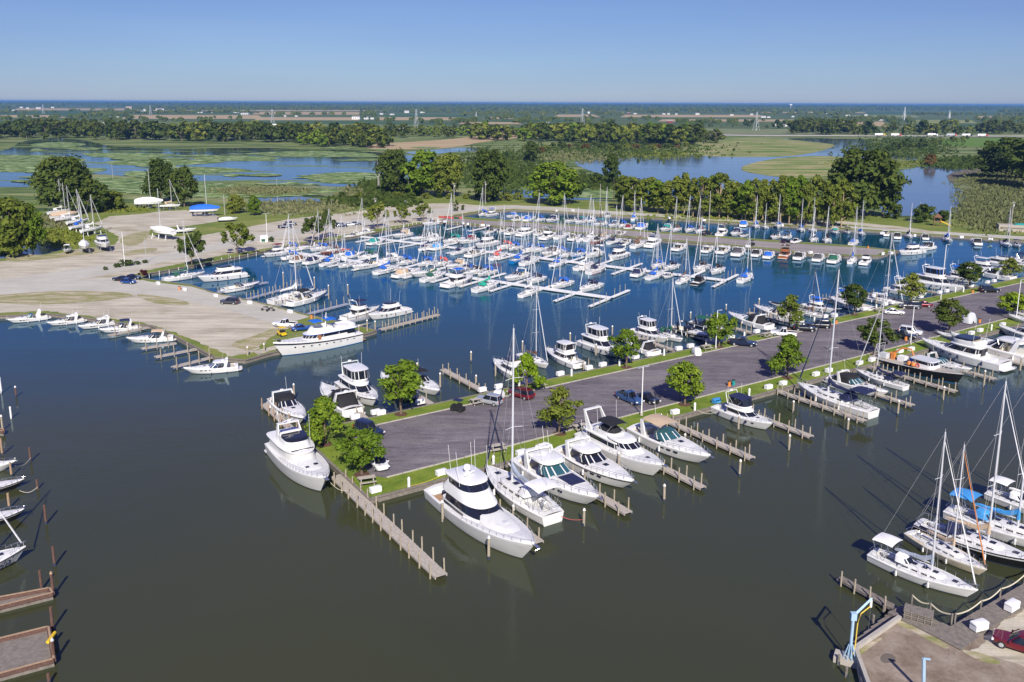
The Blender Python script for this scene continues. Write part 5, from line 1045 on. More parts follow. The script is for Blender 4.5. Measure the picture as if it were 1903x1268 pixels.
# stake posts along the basin shores
def stakes(pts, n, grp, lab, h=1.4, key='white', r=.09):
    mb = MB(); mb.tube([(0,0,-.8), (.02,.01,h)], r, r*.9, n=6); cp_ = MB(); cp_.cyl((.02,.01,h-.02), r*1.15, .06, 6); T = tpl('mooring_post', [('shaft', mb, [key]), ('cap', cp_, ['white'])])
    P3 = [P(x, y, .0) for x, y in pts]; tot = [math.dist(a, b) for a, b in zip(P3, P3[1:])]
    for i in range(n):
        s_ = sum(tot)*(i+.5)/n; k = 0
        while s_ > tot[k]: s_ -= tot[k]; k += 1
        a, b = P3[k], P3[k+1]; u = s_/tot[k]
        place(T, lab, 'post', (a[0]+(b[0]-a[0])*u, a[1]+(b[1]-a[1])*u, 0), rnd.random()*6, rnd.uniform(.85,1.1), grp)
stakes([(268,519), (330,506), (400,490), (484,474)], 13, 'stakes on the west basin bank', 'short white stake on the grassy bank of the west basin')
stakes([(723,431), (784,418), (824,416)], 11, 'stakes below the three bank trees', 'short white stake on the bank below the round parking trees')
stakes([(830,417), (880,422), (905,424)], 9, 'stakes at the head of the tarred pier', 'short white stake at the head of the tarred pier')
# pilings
def piling(x, y, yt, label, key='post', r=.17, capk='white', group='free-standing mooring pilings'):
    p = P(x, y); h = max(1.0, ztop(x, y, yt)); mb = MB(); lx, ly = rnd.uniform(-.06,.06), rnd.uniform(-.06,.06); mb.tube([(0,0,-1), (lx,ly,h)], r, r*.92, n=9)
    wt = MB(); wt.tube([(0,0,-.3), (lx*.1,ly*.1,.35)], r*1.03, r*1.02, n=9)
    parts = [('shaft', mb, [key]), ('wet_band', wt, ['bottom'])]
    if capk: c = MB(); c.tube([(lx,ly,h-.02), (lx,ly,h+.10), (lx,ly,h+.24)], r*1.15, r*.5, n=9); parts.append(('cap', c, [capk]))
    place(tpl('mooring_piling', parts), label, 'piling', p, 0, 1, group)
for x, y, yt, lab in [(823,969,933,'wooden piling touching port side of the big fishing yacht near its stern'), (908,1039,1000,'wooden piling beside the bow half of the big fishing yacht'), (1000,912,889,'green-grey piling between sloop and sun-pad express yacht'), (1084.5,977,948,'piling off the bow of the sun-pad express yacht'), (1149.5,871,843,'piling against the side of the pilothouse yacht'),
        (1234.5,932,903,'piling off the bow of the pilothouse yacht'), (1273,826,808,'piling behind the tan-canvas express yacht'), (1372,797,773,'piling beside the hull of the navy-canopy convertible'), (1374,885,857,'lone piling out past the empty finger dock'), (1466,836,810,'lone piling right of the navy-canopy convertible'),
        (1474,767,747,'piling in the slip left of the navy dodger sloop'), (1575,802,780,'piling off the stern of the navy dodger sloop'), (1668,772,746,'piling off the bow of the pale grey cruiser'), (1752,743,720,'piling in open water left of the work boat bow'), (1828,719,690,'piling right of the work boat bow'), (1895,692,664,'piling at right edge near hardtop yacht'),
        (547,745,715,'tall piling behind the black-canvas cruiser'), (776,700,676,'tall piling above the tree beside the west-end lawn'), (818,723,695,'tall piling off bow of the dark windscreen cruiser'), (885,714,699,'short white piling beside the empty north finger'), (875,673,655,'thin piling in open channel above the lawn'), (971,652,635,'piling behind the ketch mast'), (1059.5,638,620,'piling behind the white flybridge sedan'),
        (921,699,676,'piling beside the pale camper-top sport cruiser'), (1107,663,641,'piling on the near side of the enclosed-bridge yacht'), (1138,624,607,'piling behind the enclosed-bridge yacht'), (1283,594,581,'piling behind the green-covered sailboat'), (1349.5,578,567,'piling off the bow of teal-windscreen cruiser'), (1410,569,556,'piling off the bow-out white cruiser'), (1432,594,580,'piling between two white bow-out cruisers'),
        (1583,574,552,'piling by the small tower centre console'), (1628,566,545,'piling left of the tarped sailboat'), (1733,532,512,'piling beside the large saloon-window yacht'), (527.5,534,507,'dark piling in the west basin behind the bare-masted sailboat'), (585,538,516,'dark piling with white tip in the west basin'), (611,556,531,'piling at the end of third basin dock'), (647,550,530,'lone piling left of the cabin cruisers'),
        (461,726,707,'tan-capped piling off the timber tip'), (492,722,700,'piling right below the grass tip'), (667,645,622,'piling left of white post by the grass tip')][:37]:
    piling(x, y, yt, lab)
for x, y, yt in [(461,668,646), (492,660,640), (667,628,606), (683,622,596), (697,616,598)]: piling(x, y, yt, 'wooden piling standing at the grassy tip by the classic motor yacht', group='pilings at the grassy tip')
GL = 'rusty steel pilings along the left edge'
for x, y, yt, lab, key, ck in [(30,738,720,'short red-banded piling with white top at left','rust','white'), (21,778,758,'white piling leaning slightly at left edge','white','white'), (57,858,832,'rusty piling with rope round it at left','rust',None), (70,909,891,'short black piling below the roped piling','rust',None), (86,974,939,'tall rusty piling right of the black open boat','rust',None),
        (102,1052,1016,'tall rusty piling above the long steel dock','rust',None), (78,1096,1060,'red steel piling inside the long steel dock','rust',None), (100,1107,1066,'rusty piling at the end of the long steel dock','rust','newpost'), (98,1170,1128,'rusty piling at upper corner of the square barge','rust',None), (101,1232,1190,'stained piling at the lower corner of the square barge','rust','greybox'), (92,1272,1252,'rusty piling top at the bottom edge','rust',None),
        (3,731,703,'pale post at left edge, upper one','white','white'), (5,800,774,'pale post with white foot at left edge','post','white'), (4,846,815,'yellow-brown post at left edge','newpost',None), (22,886,860,'yellow-brown post by the white bow','newpost',None), (17,945,917,'brown post between the two dark open boats','newpost',None)]:
    piling(x, y, yt, lab, key, .15, ck, GL)
# steel docks at the bottom left
def barge(pts, label, edge=.35, wall=.5):
    q = [P(x, y, .7)[:2] for x, y in pts]; mb = MB(); n = len(q); mb.ring([[(x, y, -.3) for x, y in q], [(x, y, .45) for x, y in q]]); parts = [('pontoon', mb, ['oldplank'])]
    for a, b in zip(q, q[1:]+q[:1]):
        m_ = MB(); l = math.dist(a, b); an = math.atan2(b[1]-a[1], b[0]-a[0]); m_.box(((a[0]+b[0])/2, (a[1]+b[1])/2, .62), (l, edge, .35), rz=an); parts.append(('rust_edged_beam', m_, ['rust']))
        m2 = MB(); m2.box(((a[0]+b[0])/2, (a[1]+b[1])/2, .83), (l*.98, edge*.5, .06), rz=an); parts.append(('cap_rail', m2, ['newpost']))
    return place(tpl('steel_dock', parts), label, 'dock', (0,0,0))
barge([(-90,1150), (98,1103), (92,1094), (-90,1128)], 'narrow rust-edged steel dock at left edge below the sailboat bow')
barge([(-90,1278), (100,1226), (90,1166), (-90,1210)], 'square rust-edged barge with a yellow tank at bottom left corner')
mb = MB(); p0 = P(95,1185,.9); mb.tube([(p0[0], p0[1]+.7, .95), (p0[0]+.1, p0[1]-.8, .95)], .16, n=10); single('gas_cylinder', mb, ['yellow'], 'yellow cylinder lying on the edge of the square barge', 'cylinder')
barge([(-60,802), (6,802), (6,798), (-60,797)], 'short pale dock end at left edge by the pale post')
# ---- south-east yard: boardwalk, finger, crane
dock(P(1671,1132,.7)[:2], P(1560,1071,.7)[:2], .9, 'old weathered finger dock with lumps of rope, running out left of the boardwalk', nposts=4, both=False, key='oldplank', ph=1.0)
def deckpoly(px, z, key, name, label, ang):
    q = [P(x, y, z)[:2] for x, y in px]; ca, sa = math.cos(ang), math.sin(ang)
    u = [(x*ca+y*sa, -x*sa+y*ca) for x, y in q]; lo, hi = min(a[0] for a in u), max(a[0] for a in u); mb = MB(); w_ = .17; s_ = lo
    r = random.Random(5)
    while s_ < hi:         # one plank after the other, clipped to the outline
        c = s_+w_/2; ys = []
        for (a, b) in zip(u, u[1:]+u[:1]):
            if (a[0] <= c) != (b[0] <= c): ys.append(a[1]+(b[1]-a[1])*(c-a[0])/(b[0]-a[0]))
        ys.sort()
        for y0, y1 in zip(ys[::2], ys[1::2]):
            ym = (y0+y1)/2; mb.box((c*ca-ym*sa, c*sa+ym*ca, z-.04+r.uniform(-.01,.01)), (w_-.02, y1-y0+r.uniform(-.05,.05), .07), rz=ang)
        s_ += w_
    base = MB(); base.ring([[(x, y, z-.5) for x, y in q], [(x, y, z-.12) for x, y in q]])
    return place(tpl(name, [('decking', mb, [key]), ('joists', base, ['oldplank'])]), label, 'boardwalk', (0,0,0))
deckpoly([(1650,1138), (1677,1124), (1766,1164), (1903,1084), (1990,1040), (2060,1085), (1910,1126), (1872,1146), (1787,1207)], .95, 'oldplank', 'boardwalk', 'weathered plank boardwalk at the lower right with white dock boxes on it', math.radians(34))
deckpoly([(1583,1194), (1651,1140), (1668,1151), (1590,1207)], .6, 'oldplank', 'boardwalk', 'low narrow plank walk between crane and boardwalk', math.radians(-56))
cb = MB()
for a, b in zip([(1590,1205),(1672,1148),(1786,1208)][:2], [(1672,1148)]): a_, b_ = P(*a,1.0), P(*b,1.0); l = math.dist(a_, b_); cb.box(((a_[0]+b_[0])/2, (a_[1]+b_[1])/2, 1.0), (l, .35, .45), rz=math.atan2(b_[1]-a_[1], b_[0]-a_[0]))
a_, b_ = P(1590,1207,1.0), P(1640,1345,1.0); l = math.dist(a_, b_); cb.box(((a_[0]+b_[0])/2, (a_[1]+b_[1])/2, 1.0), (l, .35, .45), rz=math.atan2(b_[1]-a_[1], b_[0]-a_[0]))
setp(link('concrete_kerb', cb.mesh('concrete_kerb', ['concrete'], 0)), kind='structure')
# jib crane
p0 = P(1579,1222,.6); hh = ztop(1579,1222,1150,.6); jb = P(1613,1127,.6)
col = MB(); col.tube([(0,0,0), (0,0,hh)], .14, n=10)
for a in [2*PI*i/8 for i in range(8)]: col.tube([(.55*math.cos(a), .55*math.sin(a), 0), (.18*math.cos(a), .18*math.sin(a), 1.3)], .05, n=4)
jx = 2.3; arm = MB(); arm.box((0,0,hh+.25), (.5,.4,.7)); arm.tube([(0,0,hh+.3), (jx*.9,jx*.55,hh+1.25)], .15, .12, n=4)
hk = MB(); hk.tube([(jx*.88,jx*.53,hh+1.1), (jx*.88,jx*.53,hh+.4)], .12, n=6); cbl = MB(); cbl.tube([(jx*.88,jx*.53,hh+.4), (jx*.88,jx*.53,hh-2)], .02, n=4)
hs2 = MB(); hs2.tube([(jx*.85,jx*.5,hh+.5), (.9,.5,hh+.2), (.55,.25,hh-.6), (.45,.1,1.2), (.3,.05,.2)], .05, n=5)
base = MB(); base.box((.2,0,-.35), (3.0,1.3,.7), rz=-.5)
place(tpl('jib_crane', [('column', col, ['paintblue']), ('jib', arm, ['paintblue']), ('hook_block', hk, ['white'], [('cable', cbl, ['steel'])]), ('yellow_hose', hs2, ['yellowrope']), ('footing', base, ['concrete'])]), 'pale blue jib crane with yellow hose on a concrete footing', 'crane', p0)
mb = MB(); q0 = P(1716,1290,.8); mb.tube([(0,0,0), (-.3,0,3.4)], .16, n=8); m2 = MB(); m2.tube([(-.3,0,3.4), (.1,-.3,3.5)], .1, n=6); place(tpl('jib_crane', [('column', mb, ['paintblue']), ('jib', m2, ['paintblue'])]), 'second pale blue crane post cut off by the bottom edge', 'crane', q0)
# rope rails along the boardwalk
def railrope(pts, label, k=0):
    q = [P(x, y, .9) for x, y in pts]; parts = []; pm = MB(); rp = MB()
    for p in q: pm.tube([(p[0], p[1], -.5), (p[0], p[1], 1.9)], .09, n=6)
    for a, b in zip(q, q[1:]):
        for dz in (0, .08): rp.tube([(a[0]+(b[0]-a[0])*u, a[1]+(b[1]-a[1])*u, 1.8+dz-.9*math.sin(PI*u)*.35) for u in [i/8 for i in range(9)]], .035, n=5)
    place(tpl('rope_rail', [('post', pm, ['oldplank']), ('rope', rp, ['rope'])]), label, 'railing', (0,0,0))
railrope([(1694,1122), (1728,1138), (1768,1158)], 'sagging double rope strung between posts at left of boardwalk corner')
railrope([(1774,1158), (1822,1133), (1858,1110), (1903,1083), (1950,1056)], 'heavy rope rail with hanging bumpers along the boardwalk edge')
mb = MB(); c0 = P(1706,1150,.95)
for i in range(5): mb.box((c0[0], c0[1], .98+.2*i), (2.6-.1*(i % 2), 1.5-.1*(i % 2), .09), rz=math.radians(-30))
mm = MB()
for dx in (-1.2, -.6, 0, .6, 1.2):
    for dy in (-.7, .7): ca, sa = math.cos(math.radians(-30)), math.sin(math.radians(-30)); mm.box((c0[0]+dx*ca-dy*sa, c0[1]+dx*sa+dy*ca, 1.4), (.09, .09, 1.0))
place(tpl('wooden_crate', [('slats', mb, ['oldplank']), ('uprights', mm, ['oldplank'])]), 'grey open timber crate standing on the boardwalk corner', 'crate', (0,0,0))
for x, y, yt in [(1551,0,0)][:0]: pass
for x, y in [(1621,1160), (1641,1143), (1558,1235), (1572,1258)]: piling(x, y, y-17, 'cut-off grey timber pile by the low plank walk', 'oldplank', .14, None, 'cut-off piles by the crane')

# mooring lines between boats, posts and the shore
def line(a, b, za, zb, label, key='rope', sag=.5, r=.03):
    A, B_ = P(*a, za), P(*b, zb); mb = MB(); mb.tube([(A[0]+(B_[0]-A[0])*u, A[1]+(B_[1]-A[1])*u, za+(zb-za)*u-sag*math.sin(PI*u)) for u in [i/10 for i in range(11)]], r, n=5)
    single('mooring_line', mb, [key], label, 'rope', 'mooring lines')
for a in [((612,895),(648,912),1.8,.7,'pale line from the pier-tip motor yacht bow to the long dock'), ((765,903),(820,884),1.0,.9,'yellowish line lying from the white service post to a dock box','yellowrope',.15), ((1295,762),(1335,765),1.1,1.2,'line from the service post to the navy-canopy convertible'), ((1026,948),(1082,966),1.2,1.0,'reddish line from the sloop stern to the piling beyond','coral'),
          ((917,862),(895,884),1.0,1.5,'line from a service post to the sloop bow','rope',.2), ((1455,713),(1482,720),1.0,1.4,'line from a dock box to the navy-dodger sloop bow','rope',.3), ((1628,577),(1640,563),1.0,1.4,'line from the lawn to the tarped sailboat'), ((57,851),(28,866),.8,1.5,'line from the roped rusty piling to the white bow'), ((70,905),(36,912),1.0,.8,'line from the black piling to the dark open boat'), ((1234,658),(1215,650),.9,1.4,'yellow-brown line from service post to fishing yacht bow','yellowrope')]: line(*a)
# ------------------------------------------------------------- trees
def leafmesh(name, centres, radii, n, size, mat, seed, flat=1.0, shell=.55, droop=0):
    r = np.random.default_rng(seed); centres = np.array(centres, float); radii = np.array(radii, float)
    wts = radii**2; idx = r.choice(len(centres), n, p=wts/wts.sum())
    d = r.normal(size=(n,3)); d /= np.linalg.norm(d, axis=1)[:,None]; d[:,2] = np.where(r.random(n) < .72, np.abs(d[:,2]), d[:,2])
    rad = radii[idx]*(shell+(1-shell)*r.random(n)**.7)*(1+.20*r.normal(size=n)); p = centres[idx]+d*rad[:,None]*np.array([1,1,flat])
    nv = d+r.normal(size=(n,3))*.55; nv[:,2] += .35; nv /= np.linalg.norm(nv, axis=1)[:,None]
    t = np.cross(nv, r.normal(size=(n,3))); t /= np.linalg.norm(t, axis=1)[:,None]; b = np.cross(nv, t)
    s = size*(.55+.9*r.random(n))[:,None]; t *= s; b *= s*(.5+.3*r.random(n))[:,None]
    v = np.stack([p-t, p+b*.9, p+t, p-b*.9], 1).reshape(-1,3)
    me = bpy.data.meshes.new(name); me.vertices.add(4*n); me.loops.add(4*n); me.polygons.add(n)
    me.vertices.foreach_set('co', v.astype('f').ravel()); me.loops.foreach_set('vertex_index', np.arange(4*n, dtype='i'))
    me.polygons.foreach_set('loop_start', np.arange(0, 4*n, 4, dtype='i')); me.polygons.foreach_set('loop_total', np.full(n, 4, dtype='i'))
    me.materials.append(MAT[mat]); me.update(); me.validate(); return me
def tree_proto(seed, H_, R, leaf, n, size, style='round', bark='bark', trunkh=.22, lobes=16):
    """a tree of height H_ and crown radius R"""
    r = random.Random(seed); cs, rs = [], []; z0 = H_*trunkh
    for k in range(lobes):
        u = (k+.5)/lobes; a = k*2.4+r.uniform(-.4,.4)
        if style == 'round': zz = z0+(H_-z0)*(.10+.80*u); pr_ = math.sin(PI*(.12+.80*u))**.7
        elif style == 'cone': zz = z0+(H_-z0)*(.06+.86*u); pr_ = (1-u)**.75*1.02+.1
        elif style == 'flat': zz = z0+(H_-z0)*(.25+.65*u); pr_ = (1-.45*u)*1.0
        elif style == 'poplar': zz = z0+(H_-z0)*(.04+.88*u); pr_ = math.sin(PI*(.1+.8*u))**.6
        else: zz = z0+(H_-z0)*(.06+.84*u); pr_ = math.sin(PI*(.18+.72*u))**.55
        rr = R*(.36 if style != 'flat' else .28)*r.uniform(.6,1.25)*(.6+.4*pr_); q = max(0, R*pr_-rr*.8)*r.uniform(.5,1.28)
        cs.append((q*math.cos(a), q*math.sin(a), min(zz, H_-rr*.6))); rs.append(rr)
    cs.append((0,0,H_-R*.25)); rs.append(R*.22)
    w = MB(); w.tube([(0,0,-.3), (.05,0,z0*.5), (0,.05,z0), (.05,0,H_*.62)], .028*H_*.75+.04, .012*H_, n=8)
    for k, (c, q) in enumerate(zip(cs, rs)):
        if k % 2 == 0: b0 = (0,0,max(z0*.8, c[2]*.55)); w.tube([b0, (c[0]*.5, c[1]*.5, b0[2]*.4+c[2]*.6), c], .011*H_, .004*H_, n=5)
    cm = leafmesh('crown', cs, rs, n, size, leaf, seed, flat=.8 if style != 'poplar' else 1.15, shell=.35)
    return ('tree', [('trunk', w.mesh('trunk', [bark]), [bark], [], None), ('crown', cm, [leaf], [], None)]), H_, R
TP = {}
def tp(key):
    if key in TP: return TP[key]
    spec = {'a1': (1,7.5,3.6,'leaf',3400,.26,'round'), 'a2': (2,7.8,3.7,'leaf',3600,.26,'cone'), 'a3': (3,7.2,3.5,'leaf',3200,.27,'round'), 'a4': (4,7.0,3.0,'leaf',2000,.25,'round'),
            'y1': (5,5.5,2.6,'leaf_yellow',2600,.25,'cone'), 'y2': (6,5,3.2,'leaf_yellow',2400,.28,'round'), 'd1': (7,7.2,3.4,'leaf_dark',3000,.26,'round'), 'o1': (8,7.2,3.4,'leaf_olive',1900,.24,'cone'),
            'f1': (9,8,5.2,'leaf_dark',2600,.36,'flat'), 'f2': (10,7.5,4.6,'leaf_olive',1900,.34,'flat'),
            'b1': (11,20,10,'leaf_dark',5200,.75,'big','bark',.1,26), 'b2': (12,19,9,'leaf_olive',4600,.75,'big','bark',.1,24), 'b3': (13,21,9,'leaf',4600,.75,'big','bark',.12,24), 'b4': (14,17,8,'leaf_dark',3600,.7,'round','bark',.12,20),
            'p1': (15,16,5.2,'leaf_olive',2900,.55,'big','palebark',.12,18), 'p2': (16,15,5.2,'leaf',2900,.55,'round','palebark',.12,18), 'p3': (17,14,4.8,'leaf_olive',2000,.52,'cone','palebark',.16,16),
            's1': (18,2.2,1.9,'leaf_dark',900,.2,'round','bark',.02,9), 's2': (19,5,3.6,'leaf_dark',1200,.42,'round','bark',.03,10), 's3': (20,5,3.8,'leaf_olive',1000,.45,'round','bark',.03,10), 's4': (21,4.5,3.6,'leaf_rust',800,.45,'round','bark',.03,9), 'sr': (22,2,2,'leaf_red',800,.2,'round','bark',.02,9),
            'm1': (31,15,7,'leaf_far',520,1.35,'big','bark',.06,12), 'm2': (32,14,6.2,'leaf_far',460,1.3,'round','bark',.06,11), 'm3': (33,13,6.5,'leaf_olive',460,1.3,'big','bark',.06,11), 'm4': (34,16,5.5,'leaf_far',440,1.3,'poplar','bark',.06,10), 'm5': (35,12,6,'leaf_dark',420,1.3,'round','bark',.05,10), 'm6': (36,10,5,'leaf',300,1.1,'round','bark',.05,9),
            'cy': (40,4.5,1.2,'leaf_dark',900,.22,'poplar','bark',.02,8)}[key]
    TP[key] = tree_proto(*spec); return TP[key]
def tree(x, yb, yt, wpx, key, label, group=None, z=None, name='tree', mulch=False, cat='tree'):
    T, H_, R = tp(key); z = .8 if z is None else z; p = P(x, yb, z); h = ztop(x, yb, yt, z); s = h/H_
    sx = s if not wpx else wpx/2/(FPX*cp/ (p[1]))/R*1.0
    return place(T, label, cat, p, rnd.uniform(0, 6.28), (sx, sx, s), group, name=name)
if True:
    GA = 'young trees along the near pier lawns'
    for a in [(605,826,738,88,'a2','dense leafy green tree at the pier tip beside the white motor yacht'), (672,882,797,84,'a3','leafy green tree nearest the picnic table at the pier corner'), (745,770,674,88,'a1','green tree on the north lawn with cruisers half hidden behind it'), (979,726,655,56,'y1','small bright yellow-green tree behind the red minivan'),
              (1040,806,716,92,'o1','grey-green conical tree on the south lawn left of the blue pickup'), (1164,683,612,58,'a4','light green tree with pale trunk on the north lawn, mid pier'), (1272,752,673,78,'a1','round bright green tree right of the tall lamp post on the south lawn'), (1336,645,582,56,'a3','dark green tree right of the slim lamp post, north lawn'),
              (1463,702,623,72,'a2','grey-green tree casting a long shadow beside the parking row'), (1466,612,545,58,'o1','sparse green tree by the white pickup on the north lawn'), (1587,585,528,54,'d1','dense dark round tree right of the orange and teal bins'), (1625,658,591,66,'d1','dark green tree left of the white and black cars, south lawn'),
              (1692,563,505,56,'o1','thin-leaved grey tree standing over the parked grey car'), (1763,620,556,64,'d1','round tree with long shadow right of the second south lamp'), (1801,534,487,54,'d1','dense dark tree left of the long black wagon'), (1881,588,546,52,'y2','bright yellow-green tree at the right edge of the lot'), (1876,515,478,52,'o1','grey-green tree last on the north lawn at right')]:
        a = list(a); a[3] *= 1.12; t_ = tree(*a, group=GA)
        m_ = MB(); m_.ring([[(1.1*math.cos(k*PI/4)*q, 1.1*math.sin(k*PI/4)*q, z_) for k in range(8)] for q, z_ in ((1,.02),(.85,.09))]); setp(link('mulch_bed', m_.mesh('mulch_bed', ['mulch'], 0)), kind='structure').location = t_.location
    GB = 'round trees along the west parking road'
    for a in [(357,497,433,62,'f1','spreading tree beside the first road lamp, left of its row'), (441,474,414,64,'f2','spreading tree standing above the aft-cabin yacht'), (583,450,403,50,'f1','spreading tree above the dense row of docked sailboats'), (605,444,393,44,'f1','spreading tree right behind its twin on the west road'), (702,426,379,50,'f2','spreading tree between parked cars and the basin boats'), (746,416,383,34,'f2','small spreading tree in the middle of three bank trees'), (787,411,379,38,'f2','small spreading tree, rightmost of three bank trees')]:
        tree(*a, group=GB)
    GC = 'large trees behind the marina'
    for a in [(22,478,366,100,'b2','big ragged green tree at the left edge beside the laid-up boats'), (62,474,378,50,'b3','slimmer green tree just right of the big left-edge tree'), (128,398,288,110,'b1','tall dark tree behind the laid-up sailboats'), (172,398,330,60,'b4','dark tree on the right flank of the tall dark tree'), (212,392,354,44,'b2','pale bushy tree right of the laid-up sailboats'),
              (300,378,293,56,'b1','tall round tree with a twin, behind the white covered boat'), (343,386,308,56,'b4','right twin of the two tall round trees'), (438,398,361,34,'b2','small leaning tree by the road lamp at the marsh edge'), (474,402,362,24,'b3','thin wispy tree beside the marsh pond'),
              (735,362,276,66,'b1','dark broad tree behind the dead tree'), (786,366,279,76,'b3','bright green broad tree in the middle clump'), (832,368,283,66,'b2','green broad tree on the right of the middle clump'), (907,376,276,74,'b1','big dark green tree alone right of the middle clump'), (1032,382,300,92,'b3','big bright yellow-green tree at the marina head'), (1058,380,318,50,'b4','green tree behind the big bright tree'),
              (1136,345,284,40,'b4','loose tall dark tree at the left shore of the pond'), (1108,345,322,30,'s2','dark bush at the foot of the pond-side tree'), (988,301,262,36,'b4','dark tree standing alone in the marsh'), (1593,404,274,140,'b1','huge dark spreading tree beside the river mouth'), (1640,402,318,60,'b4','right skirt tree of the huge dark tree'), (1555,404,330,60,'b1','dark tree at the left foot of the huge tree'),
              (1868,335,254,100,'b1','very dark tree mass at the right edge'), (1925,352,240,120,'b4','very dark tall tree beyond the right edge mass'), (1716,415,381,46,'s2','dark round bush by the playground'), (1752,412,392,30,'s2','low dark bush between round bush and slide'), (1662,408,380,36,'s2','dark bush at the river shore'), (1728,308,286,26,'s4','rust-brown small tree at the tip of the lake')]:
        tree(*a, group=GC, z=.5)
    for i in range(26):
        x = 1158+i*16.2; yb = 391+i*1.3+rnd.uniform(-3,3)
        tree(x, yb, 325+rnd.uniform(-9,10)+i*.3, rnd.uniform(36,52), rnd.choice(['p1','p2','p3','p1']), '%s tree from the left in the long row behind the far quay' % ordn(i), 'row of pale-trunked trees behind the far quay')
    for i in range(16):
        x = 640+i*25+rnd.uniform(-6,6); 
        if 1000 < x < 1070: continue
        tree(x, 372+rnd.uniform(-4,3), 358+rnd.uniform(-4,2), 0, rnd.choice(['s2','s3']), 'leafy shrub low in front of the big trees behind the far road', 'shrubs behind the far road', name='shrub', z=.5, cat='shrub')
    for x, y, yt, w_, lab in [(236,494,483,30,'largest clipped dark shrub at the foot of the road lamp'), (219,497,489,18,'clipped shrub at the left of the road lamp bed'), (196,502,496,12,'small shrub at the left end of the lamp bed'), (256,492,485,14,'small shrub right of the road lamp'), (270,489,483,14,'small shrub at the right end of the lamp bed'), (505,450,440,12,'dark clipped bush beside the white booth'), (762,380,0,0,'')][:6]:
        tree(x, y, yt, w_, 's1', lab, 'clipped shrubs of the lamp bed', name='shrub', cat='shrub')
    tree(267,512,502,20,'sr','purple-leaved shrub beside the parked blue car','clipped shrubs of the lamp bed', name='shrub', cat='shrub'); tree(848,393,372,12,'cy','narrow dark conical evergreen at the pier head',None, name='evergreen'); tree(860,391,381,8,'s1','small rounded evergreen beside the conical one',None,name='evergreen')
    # dead pale tree
    p0 = P(703,352,.5); h0 = ztop(703,352,297,.5); w = MB(); w.tube([(0,0,0), (.2,0,h0*.5), (0,.1,h0)], .35, .06, n=6); r = random.Random(4)
    for k in range(16):
        a = r.uniform(0,6.28); z1 = h0*r.uniform(.35,.85); l = h0*r.uniform(.18,.34); w.tube([(0,0,z1), (l*.5*math.cos(a), l*.5*math.sin(a), z1+l*.5), (l*.8*math.cos(a+.3), l*.8*math.sin(a+.3), z1+l)], .12, .03, n=4)
    place(tpl('dead_tree', [('trunk', w, ['deadbark'])]), 'bare pale dead tree left of the middle clump', 'tree', p0)
    # tree lines beyond the marsh, one tree after the other
    bands = [  # x0, x1, foot y at both ends, top y, count, kinds, group, label
        (40,330,257,262,212,222,34,['m1','m2','m5','m4'],'belt of trees beyond the left wetland','beyond the left wetland'), (330,700,262,268,222,226,52,['m1','m2','m3','m1','m5'],'belt of trees beyond the left wetland','beyond the left wetland'),
        (560,720,271,277,236,240,18,['m3','m2','m6','m1'],'belt of trees beyond the left wetland','on the wetland shore'), (700,1000,257,262,226,228,32,['m1','m3','m2','m6'],'trees north of the tan meadow','north of the tan meadow'),
        (970,1300,262,270,228,226,56,['m1','m2','m3','m5','m3','m6'],'wooded strip behind the lake','in the wooded strip behind the lake'), (980,1290,284,276,262,256,34,['s2','s3','s4','m5'],'scrub along the lake shore','in the scrub along the lake'), (1180,1340,262,266,232,240,16,['m1','m5','m2'],'wooded strip behind the lake','at the head of the lake'),
        (1300,1480,238,240,222,224,16,['m5','m2'],'trees beyond the reed field','beyond the reed field'), (1470,1590,249,251,216,218,20,['m1','m2','m4'],'grove left of the highway trucks','in the grove left of the highway trucks'), (1590,1920,252,251,228,222,34,['m3','m2','m5','m1'],'trees along the highway','behind the highway'),
        (1640,1800,285,262,262,250,18,['s2','s3','m5'],'scrub between lake and highway','between the lake and the highway'), (-40,60,262,256,214,222,10,['m1','m5'],'belt of trees beyond the left wetland','at the far left wetland edge'), (870,1010,300,300,286,284,14,['s2','s3','s4','m5'],'bushes in the central marsh','in the central marsh')]
    cnt = 0
    for x0, x1, ya, yb_, ta, tb, n, ks, grp, lab in bands:
        for i in range(n):
            u = (i+rnd.random())/n; x = x0+(x1-x0)*u; dy = rnd.uniform(-9,1)*(1 if n > 20 else .6); k = rnd.choice(ks); T, H_, R = tp(k); p = P(x, ya+(yb_-ya)*u+dy, .4)
            h = max(2.5, ztop(x, ya+(yb_-ya)*u+dy, ta+(tb-ta)*u+rnd.uniform(-4,13), .4)); h = min(h, 24); s = h/H_
            if k[0] == 's': s = min(s, 1.2)
            place(T, '%s standing %s' % ({'s': 'bush', 'm': 'tree'}[k[0]], lab), 'tree' if k[0] == 'm' else 'shrub', p, rnd.uniform(0,6.28), (s*rnd.uniform(.9,1.35),)*2+(s,), grp+(' (bushes)' if k[0] == 's' else ''), name='tree' if k[0] == 'm' else 'shrub'); cnt += 1
